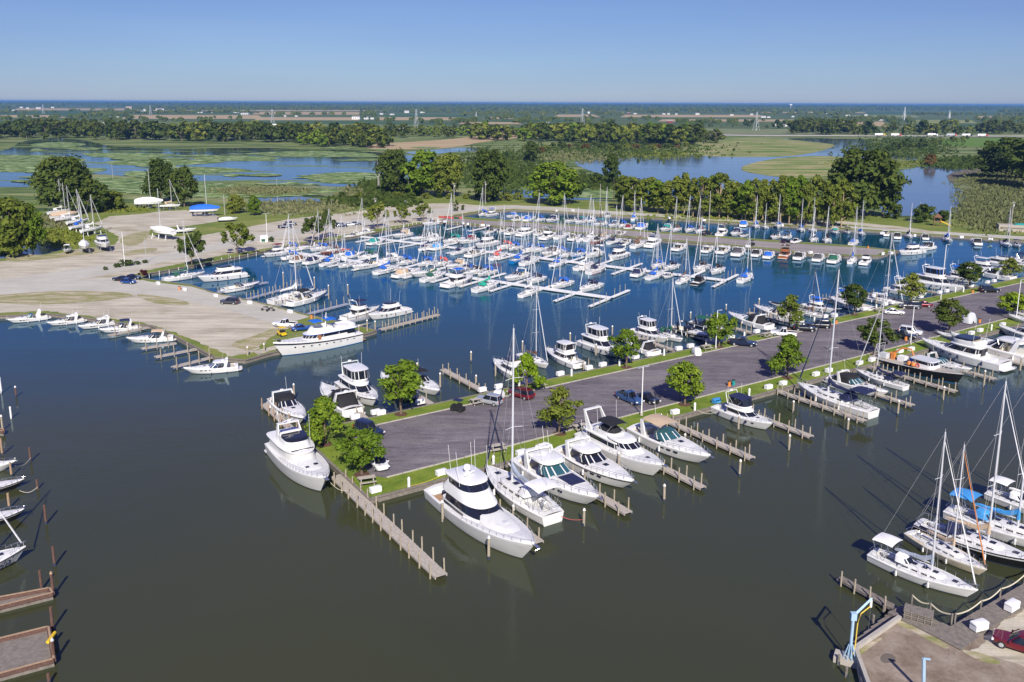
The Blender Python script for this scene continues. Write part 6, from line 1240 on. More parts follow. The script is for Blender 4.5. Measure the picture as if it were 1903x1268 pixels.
# low scrub and reeds as ground cover
def cover(name, regions, n, size, mat, seed, h=1.2, z=.4, label=None):
    r = np.random.default_rng(seed); pts = []
    per = max(1, n//len(regions))
    for reg in regions:
        (x0, y0), (x1, y1) = reg; y0, y1 = sorted((y0, y1)); x0, x1 = sorted((x0, x1))
        for _ in range(per):
            q, a_ = r.random()**.5*(1+.25*r.normal()), r.uniform(0, 6.283); pts.append(P((x0+x1)/2+(x1-x0)*.56*q*math.cos(a_), (y0+y1)/2+(y1-y0)*.56*q*math.sin(a_), z))
    c = np.array(pts); c[:,2] += h*.35*r.random(len(c)); k = 4
    cs = np.repeat(c, k, 0)+r.normal(size=(len(c)*k,3))*np.array([size*1.6, size*1.6, h*.3]); nn = len(cs)
    t = r.normal(size=(nn,3)); t[:,2] *= .3; t /= np.linalg.norm(t, axis=1)[:,None]; b = np.tile([0,0,1.], (nn,1))+r.normal(size=(nn,3))*.35
    s = size*(.5+r.random(nn))[:,None]; v = np.stack([cs-t*s, cs+t*s, cs+t*s*.6+b*s*h, cs-t*s*.6+b*s*h], 1).reshape(-1,3)
    me = bpy.data.meshes.new(name); me.vertices.add(4*nn); me.loops.add(4*nn); me.polygons.add(nn); me.vertices.foreach_set('co', v.astype('f').ravel()); me.loops.foreach_set('vertex_index', np.arange(4*nn, dtype='i'))
    me.polygons.foreach_set('loop_start', np.arange(0, 4*nn, 4, dtype='i')); me.polygons.foreach_set('loop_total', np.full(nn, 4, dtype='i')); me.materials.append(MAT[mat]); me.update(); me.validate(); setp(link(name, me), kind='stuff')
cover('reeds', [((1795,335),(1903,415)), ((1800,325),(1903,345)), ((1800,380),(1903,425))], 11000, .38, 'reed', 1, 1.8)
cover('marsh_scrub', [((970,265),(1300,292)), ((860,285),(1000,345)), ((1600,255),(1760,292)), ((640,372),(760,385)), ((680,340),(770,366)), ((1740,295),(1850,312)), ((1000,330),(1140,350))], 8000, 1.0, 'leaf_dark', 2, 1.1)
cover('reeds', [((480,378),(640,398)), ((640,352),(735,375)), ((420,350),(560,362)), ((1150,283),(1000,300)), ((0,405),(60,440)), ((60,408),(130,425))], 6000, .5, 'reed', 3, 1.3)
cover('marsh_scrub', [((1560,296),(1740,312)), ((1130,294),(1290,283)), ((80,420),(160,455)), ((0,455),(30,470)), ((1240,398),(1560,412)), ((150,388),(260,396))], 3600, .5, 'leaf_olive', 5, 1.0)
# woods out to the horizon
def woods(name, n, ylo, yhi, seed, hgt, sz, mat, excl, per=16, x0=-150, x1=2060):
    r = np.random.default_rng(seed); c = []
    while len(c) < n:
        x = r.uniform(x0, x1); u = r.random(); hy = 191+(x-CX)*.00384; y = hy+ylo+(yhi-ylo)*u
        if any(a <= x <= b and p_ <= y <= q for a, b, p_, q in excl): continue
        c.append((*P(x, y, .3)[:2], hgt*r.uniform(.75,1.2)))
    c = np.array(c); k = per; cc = np.repeat(c, k, 0); m_ = len(cc); d = r.normal(size=(m_,3)); d /= np.linalg.norm(d, axis=1)[:,None]; d[:,2] = np.abs(d[:,2])
    w = (sz*(.7+.6*np.repeat(r.random(len(c)), k)))[:,None]; pos = np.column_stack([cc[:,0], cc[:,1], cc[:,2]*.45])+d*np.column_stack([w[:,0], w[:,0], cc[:,2]*.5])
    nv = d+r.normal(size=(m_,3))*.4; nv[:,1] -= .5; nv /= np.linalg.norm(nv, axis=1)[:,None]; t = np.cross(nv, r.normal(size=(m_,3))); t /= np.linalg.norm(t, axis=1)[:,None]; b = np.cross(nv, t); s = w*.55*(.6+.8*r.random(m_))[:,None]
    v = np.stack([pos-t*s, pos+b*s, pos+t*s, pos-b*s], 1).reshape(-1,3); me = bpy.data.meshes.new(name); me.vertices.add(4*m_); me.loops.add(4*m_); me.polygons.add(m_)
    me.vertices.foreach_set('co', v.astype('f').ravel()); me.loops.foreach_set('vertex_index', np.arange(4*m_, dtype='i')); me.polygons.foreach_set('loop_start', np.arange(0, 4*m_, 4, dtype='i')); me.polygons.foreach_set('loop_total', np.full(m_, 4, dtype='i'))
    me.materials.append(MAT[mat]); me.update(); me.validate(); setp(link(name, me), kind='stuff')
FX = [(20,250,199,206),(-200,150,211,219),(235,490,212,222),(478,670,206,214),(475,660,216,225),(700,860,211,224),(1040,1110,211,218),(1160,1420,211,219.5),(1230,1480,220,227),(1580,1700,212,219),(1690,1810,221,230),(1600,1860,206,213),(400,700,223,231),(-200,130,206,210)]
woods('distant_woods', 5200, 2.0, 8.5, 11, 18, 30, 'leaf_dark', [], 12)
woods('distant_woods', 2500, 7.0, 15, 12, 15, 14, 'leaf_dark', FX, 14)
woods('distant_woods', 800, 15, 30, 13, 12, 8, 'leaf_far', FX+[(0,1903,216,222)], 16)
woods('distant_woods', 300, 28, 40, 14, 11, 6, 'leaf_far', FX+[(1290,1530,236,252),(680,1000,240,262),(1400,1903,246,256)], 22)
# ------------------------------------------------------------- vehicles
def car_tpl(kind):
    sp = dict(sedan=(4.7,1.82,1.45), suv=(4.8,1.9,1.75), van=(5.0,1.95,1.75), pickup=(5.6,2.0,1.85), big=(5.4,2.0,1.9), hatch=(4.3,1.78,1.5))[kind]; L, W, Hh = sp; hw = W/2; zb = .95 if Hh > 1.6 else .82
    body = tower([(.28, -L/2+.1, L/2-.12, hw*.94), (.42, -L/2, L/2, hw), (zb-.1, -L/2+.02, L/2-.04, hw), (zb, -L/2+.08, L/2-.15, hw*.95)], ef=5, eb=7, N=32)
    xf0, xf1 = dict(sedan=(L*.16,L*.02), suv=(L*.2,L*.08), van=(L*.30,L*.14), pickup=(L*.16,L*.07), big=(L*.2,L*.09), hatch=(L*.2,L*.05))[kind]
    xb0, xb1 = dict(sedan=(-L*.34,-L*.2), suv=(-L*.47,-L*.42), van=(-L*.47,-L*.42), pickup=(-L*.12,-L*.09), big=(-L*.47,-L*.43), hatch=(-L*.46,-L*.32))[kind]
    gl = tower([(zb, xb0, xf0, hw*.93), (Hh-.08, xb1, xf1, hw*.76)], ef=5, eb=7, N=32, pillars=0)
    rf = tower([(Hh-.10, xb1-.03, xf1+.03, hw*.78), (Hh-.02, xb1+.05, xf1-.08, hw*.74), (Hh, xb1+.2, xf1-.25, hw*.6)], ef=5, eb=7, N=32)
    pl = MB()
    for x0, x1 in ((xf0-.05, xf1), (xb0+.05, xb1), ((xf0+xb0)/2, (xf1+xb1)/2)):
        for s in (1, -1): pl.tube([(x0, s*hw*.925, zb), (x1, s*hw*.765, Hh-.06)], .045, n=4)
    parts = [('body', body, ['paint']), ('window', gl, ['glass']), ('roof', rf, ['paint']), ('door_pillars', pl, ['paint'])]
    if kind == 'pickup':
        bed = MB(); bed.box((-L*.31, 0, zb-.02), (L*.33, W*.80, .12)); parts.append(('cargo_bed', bed, ['rubber']))
        rim_ = MB()
        for s in (1, -1): rim_.box((-L*.31, s*hw*.88, zb+.07), (L*.36, .1, .16))
        rim_.box((-L*.485, 0, zb+.07), (.1, W*.9, .16)); parts.append(('bed_side', rim_, ['paint']))
    for x in (-L*.31, L*.31):
        for s in (1, -1):
            m_ = MB(); m_.tube([(x, s*(hw-.2), .34), (x, s*(hw+.01), .34)], .34, n=14); h_ = MB(); h_.tube([(x, s*(hw), .34), (x, s*(hw+.03), .34)], .2, n=10); parts.append(('wheel', pieces(m_)[0], ['rubber'], [('rim', h_, ['galv'])]))
    hl = MB(); tl = MB()
    for s in (1, -1): hl.box((L/2-.13, s*hw*.72, zb-.22), (.16, .38, .16)); tl.box((-L/2+.06, s*hw*.8, zb-.1), (.12, .22, .3))
    hl.split = True; tl.split = True
    parts += [('headlight', hl, ['headlight']), ('tail_light', tl, ['taillight'])]
    mr = MB()
    for s in (1, -1): mr.box((xf0-.15, s*(hw+.1), zb+.08), (.14, .2, .14))
    mr.split = True; parts.append(('mirror', mr, ['paint'])); return tpl('parked_car', parts)
MAT['paint'] = MAT['carwhite']; CT = {}
def car(kind, x, y, ang, col, label, z=.82, group='parked vehicles', s=1.0):
    if kind not in CT: CT[kind] = car_tpl(kind)
    p = P(x, y, z); return place(CT[kind], label, {'pickup': 'pickup', 'van': 'minivan'}.get(kind, 'car'), p, math.radians(ang), s, group, {'paint': col}, name={'pickup': 'pickup_truck', 'van': 'minivan'}.get(kind, 'parked_car'))
for a in [('big',686,806,-40,'carnavy','dark navy estate parked behind the tree at the pier tip'), ('van',702,866,-62,'carwhite','white minivan nose-out beside the tree at the pier tip'), ('suv',909,750,150,'carsilver','silver car with tail toward camera parked by the north lawn'), ('van',968,738,140,'carred','dark red minivan with its tail toward the camera by the north kerb'),
          ('pickup',1170,746,-57,'truckblue','blue crew-cab pickup nose to the south kerb beside lamp post'), ('sedan',1204,746,-57,'carblack','black sedan right next to the blue pickup'), ('pickup',1381,642,-20,'carnavy','navy pickup by the north kerb right of the slim lamp post'), ('pickup',1456,624,160,'carwhite','white pickup half hidden by the tree tops mid lot'),
          ('suv',1495,615,-10,'carblack','black car, left one of two black cars in the middle of the lot'), ('big',1521,609,170,'carblack','black car, right one of two black cars in the middle of the lot'), ('sedan',1661,584,-12,'carwhite','white sedan parked left of the grey pickup'), ('big',1691,573,172,'cargrey','dark grey car between white sedan and red car'), ('sedan',1713,570,170,'carred','red car mostly behind the dark grey car'),
          ('pickup',1677,628,-35,'carblack','black pickup by the second south lamp'), ('suv',1692,621,-35,'carwhite','white car with black roof edges behind the black pickup'), ('big',1838,543,4,'carblack','long black wagon at the right end of the north kerb'),
          ('hatch',239,527,-13,'carblue','bright blue hatchback, front of three cars at the lot corner'), ('sedan',224,522,170,'carblack','black car left behind the blue hatchback'), ('sedan',247,519,-12,'carnavy','navy car right behind the blue hatchback'), ('suv',427,565,170,'cargrey','dark hatchback parked alone by the west basin grass'), ('pickup',530,607,165,'carwhite','white pickup behind the orange utility cart'), ('sedan',561,614,20,'carblue','small blue car hidden behind the classic yacht bow'),
          ('pickup',530,424,12,'carnavy','dark pickup on the west road, front of two'), ('suv',541,419,10,'cargrey','dark grey car on the west road, behind the pickup'), ('suv',635,422,10,'carnavy','navy car, left of three parked by the basin trees'), ('sedan',649,420,10,'carwhite','white car, middle of three parked by the basin trees'), ('sedan',661,418.5,10,'carnavy','navy car, right of three parked by the basin trees'),
          ('suv',753,380,20,'carwhite','white car alone at the far edge of the gravel lot'), ('suv',1313,437,40,'carblack','black car on the tarred pier beside the tall mast'), ('sedan',1460,451,40,'carnavy','dark car on the tarred pier left of the white pickup'), ('pickup',1479,452,45,'carwhite','white pickup on the tarred pier')]:
    car(*a)
car('hatch', 1895, 1206, 145, 'carred', 'dark red car cut off at the right edge in the yard', s=1.08)
def cart(x, y, ang, body, roof, label, z=.82):
    b = MB(); b.box((0,0,.55), (2.3,1.1,.5)); b.box((.85,0,.85), (.5,1.05,.35), taper=.8); st = MB(); st.box((-.2,0,1.0), (.6,1.0,.5)); p_ = MB()
    for x_ in (.45,-.6):
        for s in (1,-1): p_.tube([(x_, s*.5, .8), (x_*.9, s*.48, 1.85)], .03, n=4)
    r_ = MB(); r_.box((-.05,0,1.9), (1.5,1.15,.08)); parts = [('body', b, [body]), ('seat', st, ['black']), ('roof', r_, [roof]), ('roof_post', p_, ['black'])]
    for x_ in (-.75,.75):
        for s in (1,-1): w_ = MB(); w_.tube([(x_, s*.45, .28), (x_, s*.65, .28)], .28, n=10); parts.append(('wheel', w_, ['rubber']))
    place(tpl('golf_cart', parts), label, 'cart', P(x, y, z), math.radians(ang), 1, None)
cart(851,764,150,'black','navy','black golf cart with dark roof by the north lawn'); cart(524,624,130,'yellow','yellow','yellow-orange utility cart with open cab by the classic yacht'); cart(1397,457,40,'black','black','small dark golf cart on the tarred pier')
for x, lab in ((494,'left of two motorcycles on the lot edge'), (503,'right of two motorcycles on the lot edge')):
    b = MB(); b.tube([(-.5,0,.7), (0,0,.85), (.5,0,.9)], .16, .1, n=6); h = MB(); h.tube([(.5,-.35,1.05), (.45,0,1.0), (.5,.35,1.05)], .03, n=4); h.tube([(.5,0,1.0), (.8,0,.3)], .04, n=4); parts = [('frame', b, ['black']), ('handlebar', h, ['steel'])]
    for q in (-.7,.8): w_ = MB(); w_.tube([(q,-.07,.31), (q,.07,.31)], .31, n=12); parts.append(('wheel', w_, ['rubber']))
    s_ = MB(); s_.box((-.2,0,.92), (.7,.25,.1)); parts.append(('seat', s_, ['black'])); place(tpl('motorcycle', parts), 'dark motorcycle, '+lab, 'motorcycle', P(x, 577+(x-494)*.22, .82), math.radians(200), 1.0, 'parked vehicles')
def hump(x, y, ang, s, label, mat='whitecloth', L=2.6, W=1.5, Hh=1.5):
    m_ = tower([(.1,-L/2,L/2,W/2), (.7,-L/2,L/2,W/2), (Hh*.85,-L*.38,L*.30,W*.42), (Hh,-L*.25,L*.15,W*.3)], ef=4, eb=4, N=24); w_ = MB(); w_.tube([(-.2,-W/2,.25), (-.2,W/2,.25)], .25, n=8); tg = MB(); tg.tube([(L/2,0,.3), (L/2+.9,0,.3)], .05, n=4)
    place(tpl('covered_trailer', [('cover', m_, [mat]), ('wheel', w_, ['rubber']), ('drawbar', tg, ['steel'])]), label, 'trailer', P(x, y, .82), math.radians(ang), s, None)
hump(927,740,60,1,'small humped trailer under pale cover behind the silver car'); hump(1294,659,100,1,'small pale covered trailer alone on the tarmac by the north kerb'); hump(1801,600,34,1.3,'white box trailer by the bins on the south lawn side','greybox',2.6,1.7,1.9)
# ------------------------------------------------------------- dock boxes, posts, bins, tables
bx = MB(); bx.box((0,0,.32), (1.25,.62,.5)); ld = MB(); ld.ring([[(x, y, .57) for x, y in outline(-.67,.67,.36,9,9,16)], [(x, y, .66) for x, y in outline(-.66,.66,.34,9,9,16)], [(x, y, .70) for x, y in outline(-.5,.5,.2,6,6,16)]]); ft_ = MB(); ft_.box((-.45,0,.04), (.15,.5,.09)); ft_.box((.45,0,.04), (.15,.5,.09)); ft_.split = True
BOX = tpl('dock_box', [('box', bx, ['white']), ('lid', ld, ['white']), ('foot', ft_, ['plank'])])
NB = [(660,779),(698,770),(708,771),(781,751),(896,728),(927,722),(997,707),(1041,698),(1094,687),(1120,681),(1181,667),(1206,662),(1261,651),(1283,646),(1359,630),(1406,619),(1473,604),(1488,600),(1533,591),(1549,588),(1551,589.5),(1606,577),(1645,568),(1658,565),(1696,557),(1711,554),(1746,546),(1759,543.5),(1805,534),(1835,527),(1847,524.5)]
SB = [(698,915),(820,883),(968,846),(1010,834),(1222,780),(1254,770),(1331,749),(1428,723),(1455,716),(1516,699),(1540,692),(1597,678),(1620,672),(1672,656),(1693,652),(1805,622),(1821,617),(1863,606)]
WB = [(294,529),(343,540.5),(401,552),(464,565),(539,582)]
for grp, lst, wh, an in (('white dock boxes on the north lawn', NB, 'on the north lawn of the near pier', 34), ('white dock boxes on the south lawn', SB, 'on the south lawn of the near pier', 34), ('white dock boxes beside the west basin', WB, 'on the grass strip beside the west basin', -48)):
    for i, (x, y) in enumerate(lst): place(BOX, '%s dock box, %s from the left %s' % ('pale blue' if x == 1331 else 'white', ordn(i), wh), 'dock box', P(x, y, LZ), math.radians(an+rnd.uniform(-5,5)), 1.15, grp, {'white': 'sky'} if x == 1331 else None)
place(BOX, 'white dock box at the near end of the boardwalk', 'dock box', P(1819,1170,.98), math.radians(20), 1.25, 'white dock boxes on the boardwalk'); place(BOX, 'white dock box farther right on the boardwalk beside a white post', 'dock box', P(1880,1133,.98), math.radians(34), 1.25, 'white dock boxes on the boardwalk')
for k, (pts, wh) in enumerate([([(1035,393.5),(1064,393),(1117,397),(1178,402),(1243,407),(1308,411.5)], 'on the near edge of the far road'), ([(1454,421),(1640,436),(1700,440),(1786,443),(1840,447)], 'on the far quay beyond the basin'), ([(827,414),(860,417),(870,418.5),(897,421),(907,422),(1215,445),(1390,460),(1506,472),(1641,474),(1655,472.5)], 'on the tarred pier')]):
    for i, (x, y) in enumerate(pts): place(BOX, 'small white dock box, %s from the left %s' % (ordn(i), wh), 'dock box', P(x, y, LZ), rnd.uniform(0,3), 1.3, 'white dock boxes '+wh)
pm = MB(); pm.tube([(0,0,0), (0,0,1.0)], .17, n=10); pc = MB(); pc.tube([(0,0,1.0), (0,0,1.12), (0,0,1.25)], .2, .08, n=10); POST = tpl('power_post', [('shaft', pm, ['white']), ('cap', pc, ['white'])])
for i, (x, y) in enumerate([(917,863),(965,719),(1062,699),(1151,680),(1234,661),(1312,643),(1383,628),(1513,600),(1628,576),(1775,543),(1790,543)]+[(760,905),(1184,0)][:1]+[(1291,763),(1392,736),(1842,614),(497,0)][:3]): place(POST, 'white service post, %s of the near pier lawns' % ordn(i), 'post', P(x, y, LZ), 0, 1.1, 'white service posts on the lawns')
bm_ = MB(); bm_.tube([(0,0,0), (0,0,.45), (0,0,.9)], .28, .26, n=12); rm = MB(); rm.tube([(0,0,.88), (0,0,.93)], .30, n=12); BIN = tpl('rubbish_barrel', [('drum', bm_, ['orange']), ('rim', rm, ['black'])])
for x, y, c, lab in [(1355,718,'orange','orange barrel beside a teal one on the south lawn edge'),(1363,716,'teal','teal barrel right beside the orange barrel, south lawn edge'),(1554,602,'orange','orange barrel at the north kerb by the dark round tree'),(1549,601,'teal','teal barrel at the north kerb beside the orange one'),(1807,545,'orange','orange barrel left of the long black wagon'),(1683,633,'orange','orange barrel behind the black pickup'),(1820,600,'orange','orange barrel right of the white box trailer'),(1813,599.5,'teal','teal barrel right of the white box trailer'),(334,539,'orange','orange barrel beside a dock box in the west lot'),(579,592,'orange','orange barrel at the end of the west basin strip'),(897,418,'orange','orange barrel on the tarred pier'),(1613,462,'orange','orange barrel at the end of the tarred pier')]:
    place(BIN, lab, 'barrel', P(x, y, LZ), 0, 1.05, 'rubbish barrels', {'orange': c})
tb = MB(); 
for k in range(5): tb.box((0,(k-2)*.15,.74), (1.8,.13,.04))
bn = MB(); bn.box((0,.72,.44), (1.8,.26,.05)); bn.box((0,-.72,.44), (1.8,.26,.05)); lg = MB()
for x in (-.65,.65): lg.tube([(x,-.7,0), (x,-.25,.72)], .05, n=4); lg.tube([(x,.7,0), (x,.25,.72)], .05, n=4); lg.box((x,0,.40), (.06,1.5,.1))
TABLE = tpl('picnic_table', [('table_top', tb, ['plank']), ('bench', bn, ['plank']), ('leg', lg, ['plank'])])
for x, y, lab, an in [(682,899,'picnic table at the pier corner lawn',20),(1077,800,'picnic table right of the conical tree',30),(924,838,'picnic table below the striped mast shadow',25),(1002,719,'picnic table beside the bright yellow-green tree',30),(1423,627,'picnic table on the lawn left of the white pickup',40),(1312,650,'picnic table left of the slim lamp post',30),(886,751,'picnic table left of the silver car',30),(1632,580,'picnic table left of the white sedan',35)]: place(TABLE, lab, 'table', P(x, y, LZ), math.radians(an), 1.25, 'picnic tables on the lawns')
# ------------------------------------------------------------- lamps and poles
def lamp(x, y, yt, label, heads=2, z=.8, r=.11, key='white', grp='lamp posts'):
    p = P(x, y, z); h = ztop(x, y, yt, z); m_ = MB(); m_.tube([(0,0,0), (0,0,h)], r, r*.7, n=8); f = MB(); f.cyl((0,0,0), .25, .45, 8); hm = MB()
    for s in ((1,-1) if heads == 2 else (1,)): hm.box((s*.75,0,h-.02), (.75,.32,.14)); hm.tube([(0,0,h-.1), (s*.75,0,h-.03)], .04, n=4)
    place(tpl('lamp_post', [('pole', m_, [key]), ('foot', f, ['concrete']), ('lamp_head', hm, ['galv'])]), label, 'lamp post', p, math.radians(30), 1, grp)
for a in [(1192,772,682,'tall white double lamp beside the blue pickup on the south lawn'), (1330,648,577,'slim white lamp beside the dark tree on the north lawn',1), (1692,640,570,'white lamp behind the black pickup on the south lawn',1), (1748,557,455,'tall slender white lamp between dark trees on the north lawn',1), (232,495,432,'grey double lamp in the shrub bed on the west lot'), (497,452,397,'lamp beside the white booth on the west road'), (1888,596,520,'white lamp beyond the yellow-green tree at right',1)]: lamp(*a)
def upole(x, y, yt, label, cross=True, key='deadbark', z=.6, r=.16, grp='utility poles'):
    p = P(x, y, z); h = ztop(x, y, yt, z); m_ = MB(); m_.tube([(0,0,0), (0,0,h)], r, r*.7, n=7); parts = [('pole', m_, [key])]
    if cross: c = MB(); c.box((0,0,h-.5), (2.2,.12,.14), rz=.5); i_ = MB(); i_.cyl((.35,.1,h-1.9), .2, .7, 8); parts += [('crossarm', c, [key]), ('transformer', i_, ['greybox'])]
    place(tpl('utility_pole', parts), label, 'pole', p, 0, 1, grp)
for a in [(844,388,340,'wooden utility pole by the conical evergreen'), (902,380,337,'wooden utility pole left of the marina head road'), (1115,384,342,'utility pole between bright tree and tree row',False), (1317,429,355,'tall pole standing on the tarred pier',False), (1575,424,365,'utility pole with transformer by the far quay'), (1708,406,376,'short grey pole by the playground lawn',False), (1875,450,374,'leaning utility pole at the right by the far quay'), (1140,375,330,'brown wooden pole behind the far road',False,'rust'),
          (210,333,307,'thin pale pole standing in the left wetland',False,'deadbark',.4,.12), (515,350,332,'pale stake pole in the marsh behind the west road',False,'deadbark',.4,.12), (516,382,365,'thin pale pole in the round pond',False,'deadbark',.4,.12), (616,385,370,'thin pole at the right of the round pond',False,'deadbark',.4,.12), (706,352,330,'pale pole beside the dead tree',False,'deadbark',.4,.14), (760,354,336,'pole in front of the middle clump',False,'deadbark',.4,.14), (697,383,368,'pole at the marsh edge of the west road'), (418,401,362,'pale pole beside the blue covered boat',False)]: upole(*a)
def tower_el(x, y, yt, label, grp='electricity pylons'):
    p = P(x, y, .4); h = ztop(x, y, yt, .4); b = h*.13; m_ = MB(); r = max(.12, p[1]/FPX*.28)
    lv = [(0,b),(.25,b*.72),(.5,b*.45),(.72,b*.22),(1,b*.10)]
    for (u0, w0), (u1, w1) in zip(lv, lv[1:]):
        for sx, sy in ((1,1),(1,-1),(-1,-1),(-1,1)):
            m_.tube([(sx*w0, sy*w0, u0*h), (sx*w1, sy*w1, u1*h)], r, n=4)
        m_.tube([(-w0, w0, u0*h), (w1, w1, u1*h)], r*.6, n=3); m_.tube([(w0, w0, u0*h), (-w1, w1, u1*h)], r*.6, n=3); m_.tube([(-w0, -w0, u0*h), (w1, -w1, u1*h)], r*.6, n=3); m_.tube([(w1, w1, u1*h), (-w1, w1, u1*h)], r*.6, n=3)
    am = MB()
    for u, l in ((.74,.13),(.86,.11),(.96,.08)): am.tube([(-h*l,0,u*h), (0,0,(u+.02)*h), (h*l,0,u*h)], r*.7, n=4)
    place(tpl('electricity_pylon', [('lattice', m_, ['galv']), ('crossarm', am, ['galv'])]), label, 'pylon', p, .5, 1, grp)
for a in [(1082,243,202,'nearest lattice pylon, above the wooded strip'), (774,237,203,'lattice pylon above the tan meadow'), (507,233,203,'lattice pylon above the left tree belt'), (1405,243,208,'pylon standing in the reed field'), (280,213,196,'faint far pylon left of centre'), (81,212,194,'faint far pylon at the left'), (1680,223,199,'faint pylon above the highway trees'), (1764,220,206,'faint far pylon at the right'), (885,219,208,'tiny far pylon near the middle of horizon')]: tower_el(*a)
# ------------------------------------------------------------- far houses, barns, trucks, tank
def house(x, y, w_, h_, label, wall='white', roof='cabinroof', grp='farmhouses and barns on the plain'):
    p = P(x, y, .4); k = p[1]/(FPX)*1.0; W = w_*k; Hh = max(2.5, h_*k*.6); D_ = W*.55; m_ = MB(); m_.box((0,0,Hh/2), (W,D_,Hh)); r_ = MB(); r_.ring([[(-W*.52,-D_*.55,Hh), (-W*.52,0,Hh*1.5), (-W*.52,D_*.55,Hh)], [(W*.52,-D_*.55,Hh), (W*.52,0,Hh*1.5), (W*.52,D_*.55,Hh)]])
    wd = MB(); 
    for q in (-.3,0,.3): wd.box((W*q,-D_*.5-.02,Hh*.5), (W*.12,.1,Hh*.35))
    wd.split = True
    place(tpl('house', [('wall', m_, [wall]), ('roof', r_, [roof]), ('window', wd, ['glass'])]), label, 'building', p, rnd.uniform(-.3,.3), 1, grp)
hs = [(40,201,5,3),(52,202.5,5,3),(72,202,8,3),(14,206.5,5,2.5),(26,206,6,2.5),(240,203,10,5,'tan','tan'),(258,208,14,4),(270,207,6,5),(298,207,14,6),(330,201,10,3),(372,210,10,3),(392,210,8,3),(440,210,10,3),(456,213,14,4),(207,221,6,5),(219,221,8,5),(258,232,6,4),(192,231,7,4),(98,201,5,3),(530,217,4,3),(551,217,5,3),(662,222,14,7),(681,222,8,5),(692,222,6,4),(709,213,6,3),(729,214,8,3),(756,210,8,5),(785,210,8,3),
      (1018,228,5,4),(1094,211,4,4),(1155,212,8,4),(1168,212,6,3,'barnred','cabinroof'),(1180,212.5,6,2.5),(1233,213,6,3),(1242,213,5,3),(1257,213.5,4,3),(1296,213.5,7,4),(1360,215,6,3),(1397,214,5,3),(1419,219,8,4),(1428,219,6,3),(1245,229,10,6,'barnred','cabinroof'),(1443,234,7,5),(1458,235,8,4),(1505,212,8,4),(1538,212,6,3),(1575,217,8,4),(1609,215,5,3),(1473,218,5,3),(1635,225,10,4,'concrete','cabinroof'),(1655,226,8,3,'concrete','cabinroof'),(36,236,16,6,'concrete','cabinroof'),(600,239,6,4),(925,244,7,4)]
LH = ['in the row of farms along the horizon', 'beside a cluster of trees', 'at a field edge']
for i, e in enumerate(sorted(hs, key=lambda e: e[0])): house(*e[:4], '%s far-off farm building from the left, %s walls' % (ordn(i), 'red' if len(e) > 4 and e[4] == 'barnred' else 'tan' if len(e) > 4 and e[4] == 'tan' else 'grey' if len(e) > 4 else 'white'), *(e[4:6]))
tk = MB(); p0 = P(1469,205,.4); k = p0[1]/FPX; tk.tube([(0,0,0), (0,0,26)], 1.5, n=8); tn = MB(); tn.ring([[(r_*math.cos(a), r_*math.sin(a), z) for a in [2*PI*i/14 for i in range(14)]] for r_, z in ((1.5,26),(8,29),(9.5,33),(8,37),(2,39))]); place(tpl('water_tower', [('stem', tk, ['white']), ('tank', tn, ['white'])]), 'white water tower poking above the horizon woods', 'water tower', p0, 0, 1.2)
def truck(x, y, cab, trail, label, L=16):
    p = P(x, y, 1.0); t_ = MB(); t_.box((-1.8,0,2.4), (L*.8,2.5,2.7)); c_ = MB(); c_.box((L*.4+.6,0,1.7), (2.2,2.4,2.6), taper=.9); w_ = MB()
    for q in (-L*.32,-L*.25,L*.2,L*.27,L*.44): w_.tube([(q,-1.2,.5), (q,1.2,.5)], .5, n=8)
    w_.split = True; g_ = MB(); g_.box((L*.4+1.72,0,2.3), (.06,2.0,.8)); place(tpl('lorry', [('trailer', t_, [trail]), ('cab', c_, [cab], [('windscreen', g_, ['glass'])]), ('wheel', w_, ['rubber'])]), label, 'lorry', p, math.radians(1), 1, 'lorries on the highway')
for a in [(1635,252.3,'yellow','white','white lorry with yellow cab, leftmost on the highway'), (1665,252.8,'red','white','white lorry with red cab following the yellow one'), (1733,252.5,'white','white','white lorry half behind a tree on the highway'), (1768,252.8,'coral','galv','lorry with orange-red cab on the right stretch of highway'), (1797,253.2,'carnavy','white','white lorry just left of the teal-cab lorry'), (1826,253.4,'red','white','white lorry with red cab at the right end'), (512,234,'white','white','white lorry behind the left tree belt'), (748,242,'red','white','white lorry with red cab behind the shrubs'), (722,241,'royal','yellow','yellow and blue lorry behind the shrubs')]: truck(*a)
br_ = MB(); a_, b_ = P(958,247,3)[:2], P(988,250,3)[:2]; l = math.dist(a_, b_); an = math.atan2(b_[1]-a_[1], b_[0]-a_[0]); br_.box(((a_[0]+b_[0])/2, (a_[1]+b_[1])/2, 4.6), (l*1.2, 9, 1.0), rz=an); rl = MB(); rl.box(((a_[0]+b_[0])/2, (a_[1]+b_[1])/2-4.5, 5.5), (l*1.2, .4, 1.0), rz=an); pi_ = MB()
for u in (.1,.5,.9): pi_.box((a_[0]+(b_[0]-a_[0])*u, a_[1]+(b_[1]-a_[1])*u, 2.1), (1.4,8,4.2), rz=an)
pi_.split = True; place(tpl('road_bridge', [('deck', br_, ['concrete']), ('parapet', rl, ['concrete']), ('pier', pi_, ['concrete'])]), 'pale concrete road bridge beyond the central marsh', 'bridge', (0,0,0))
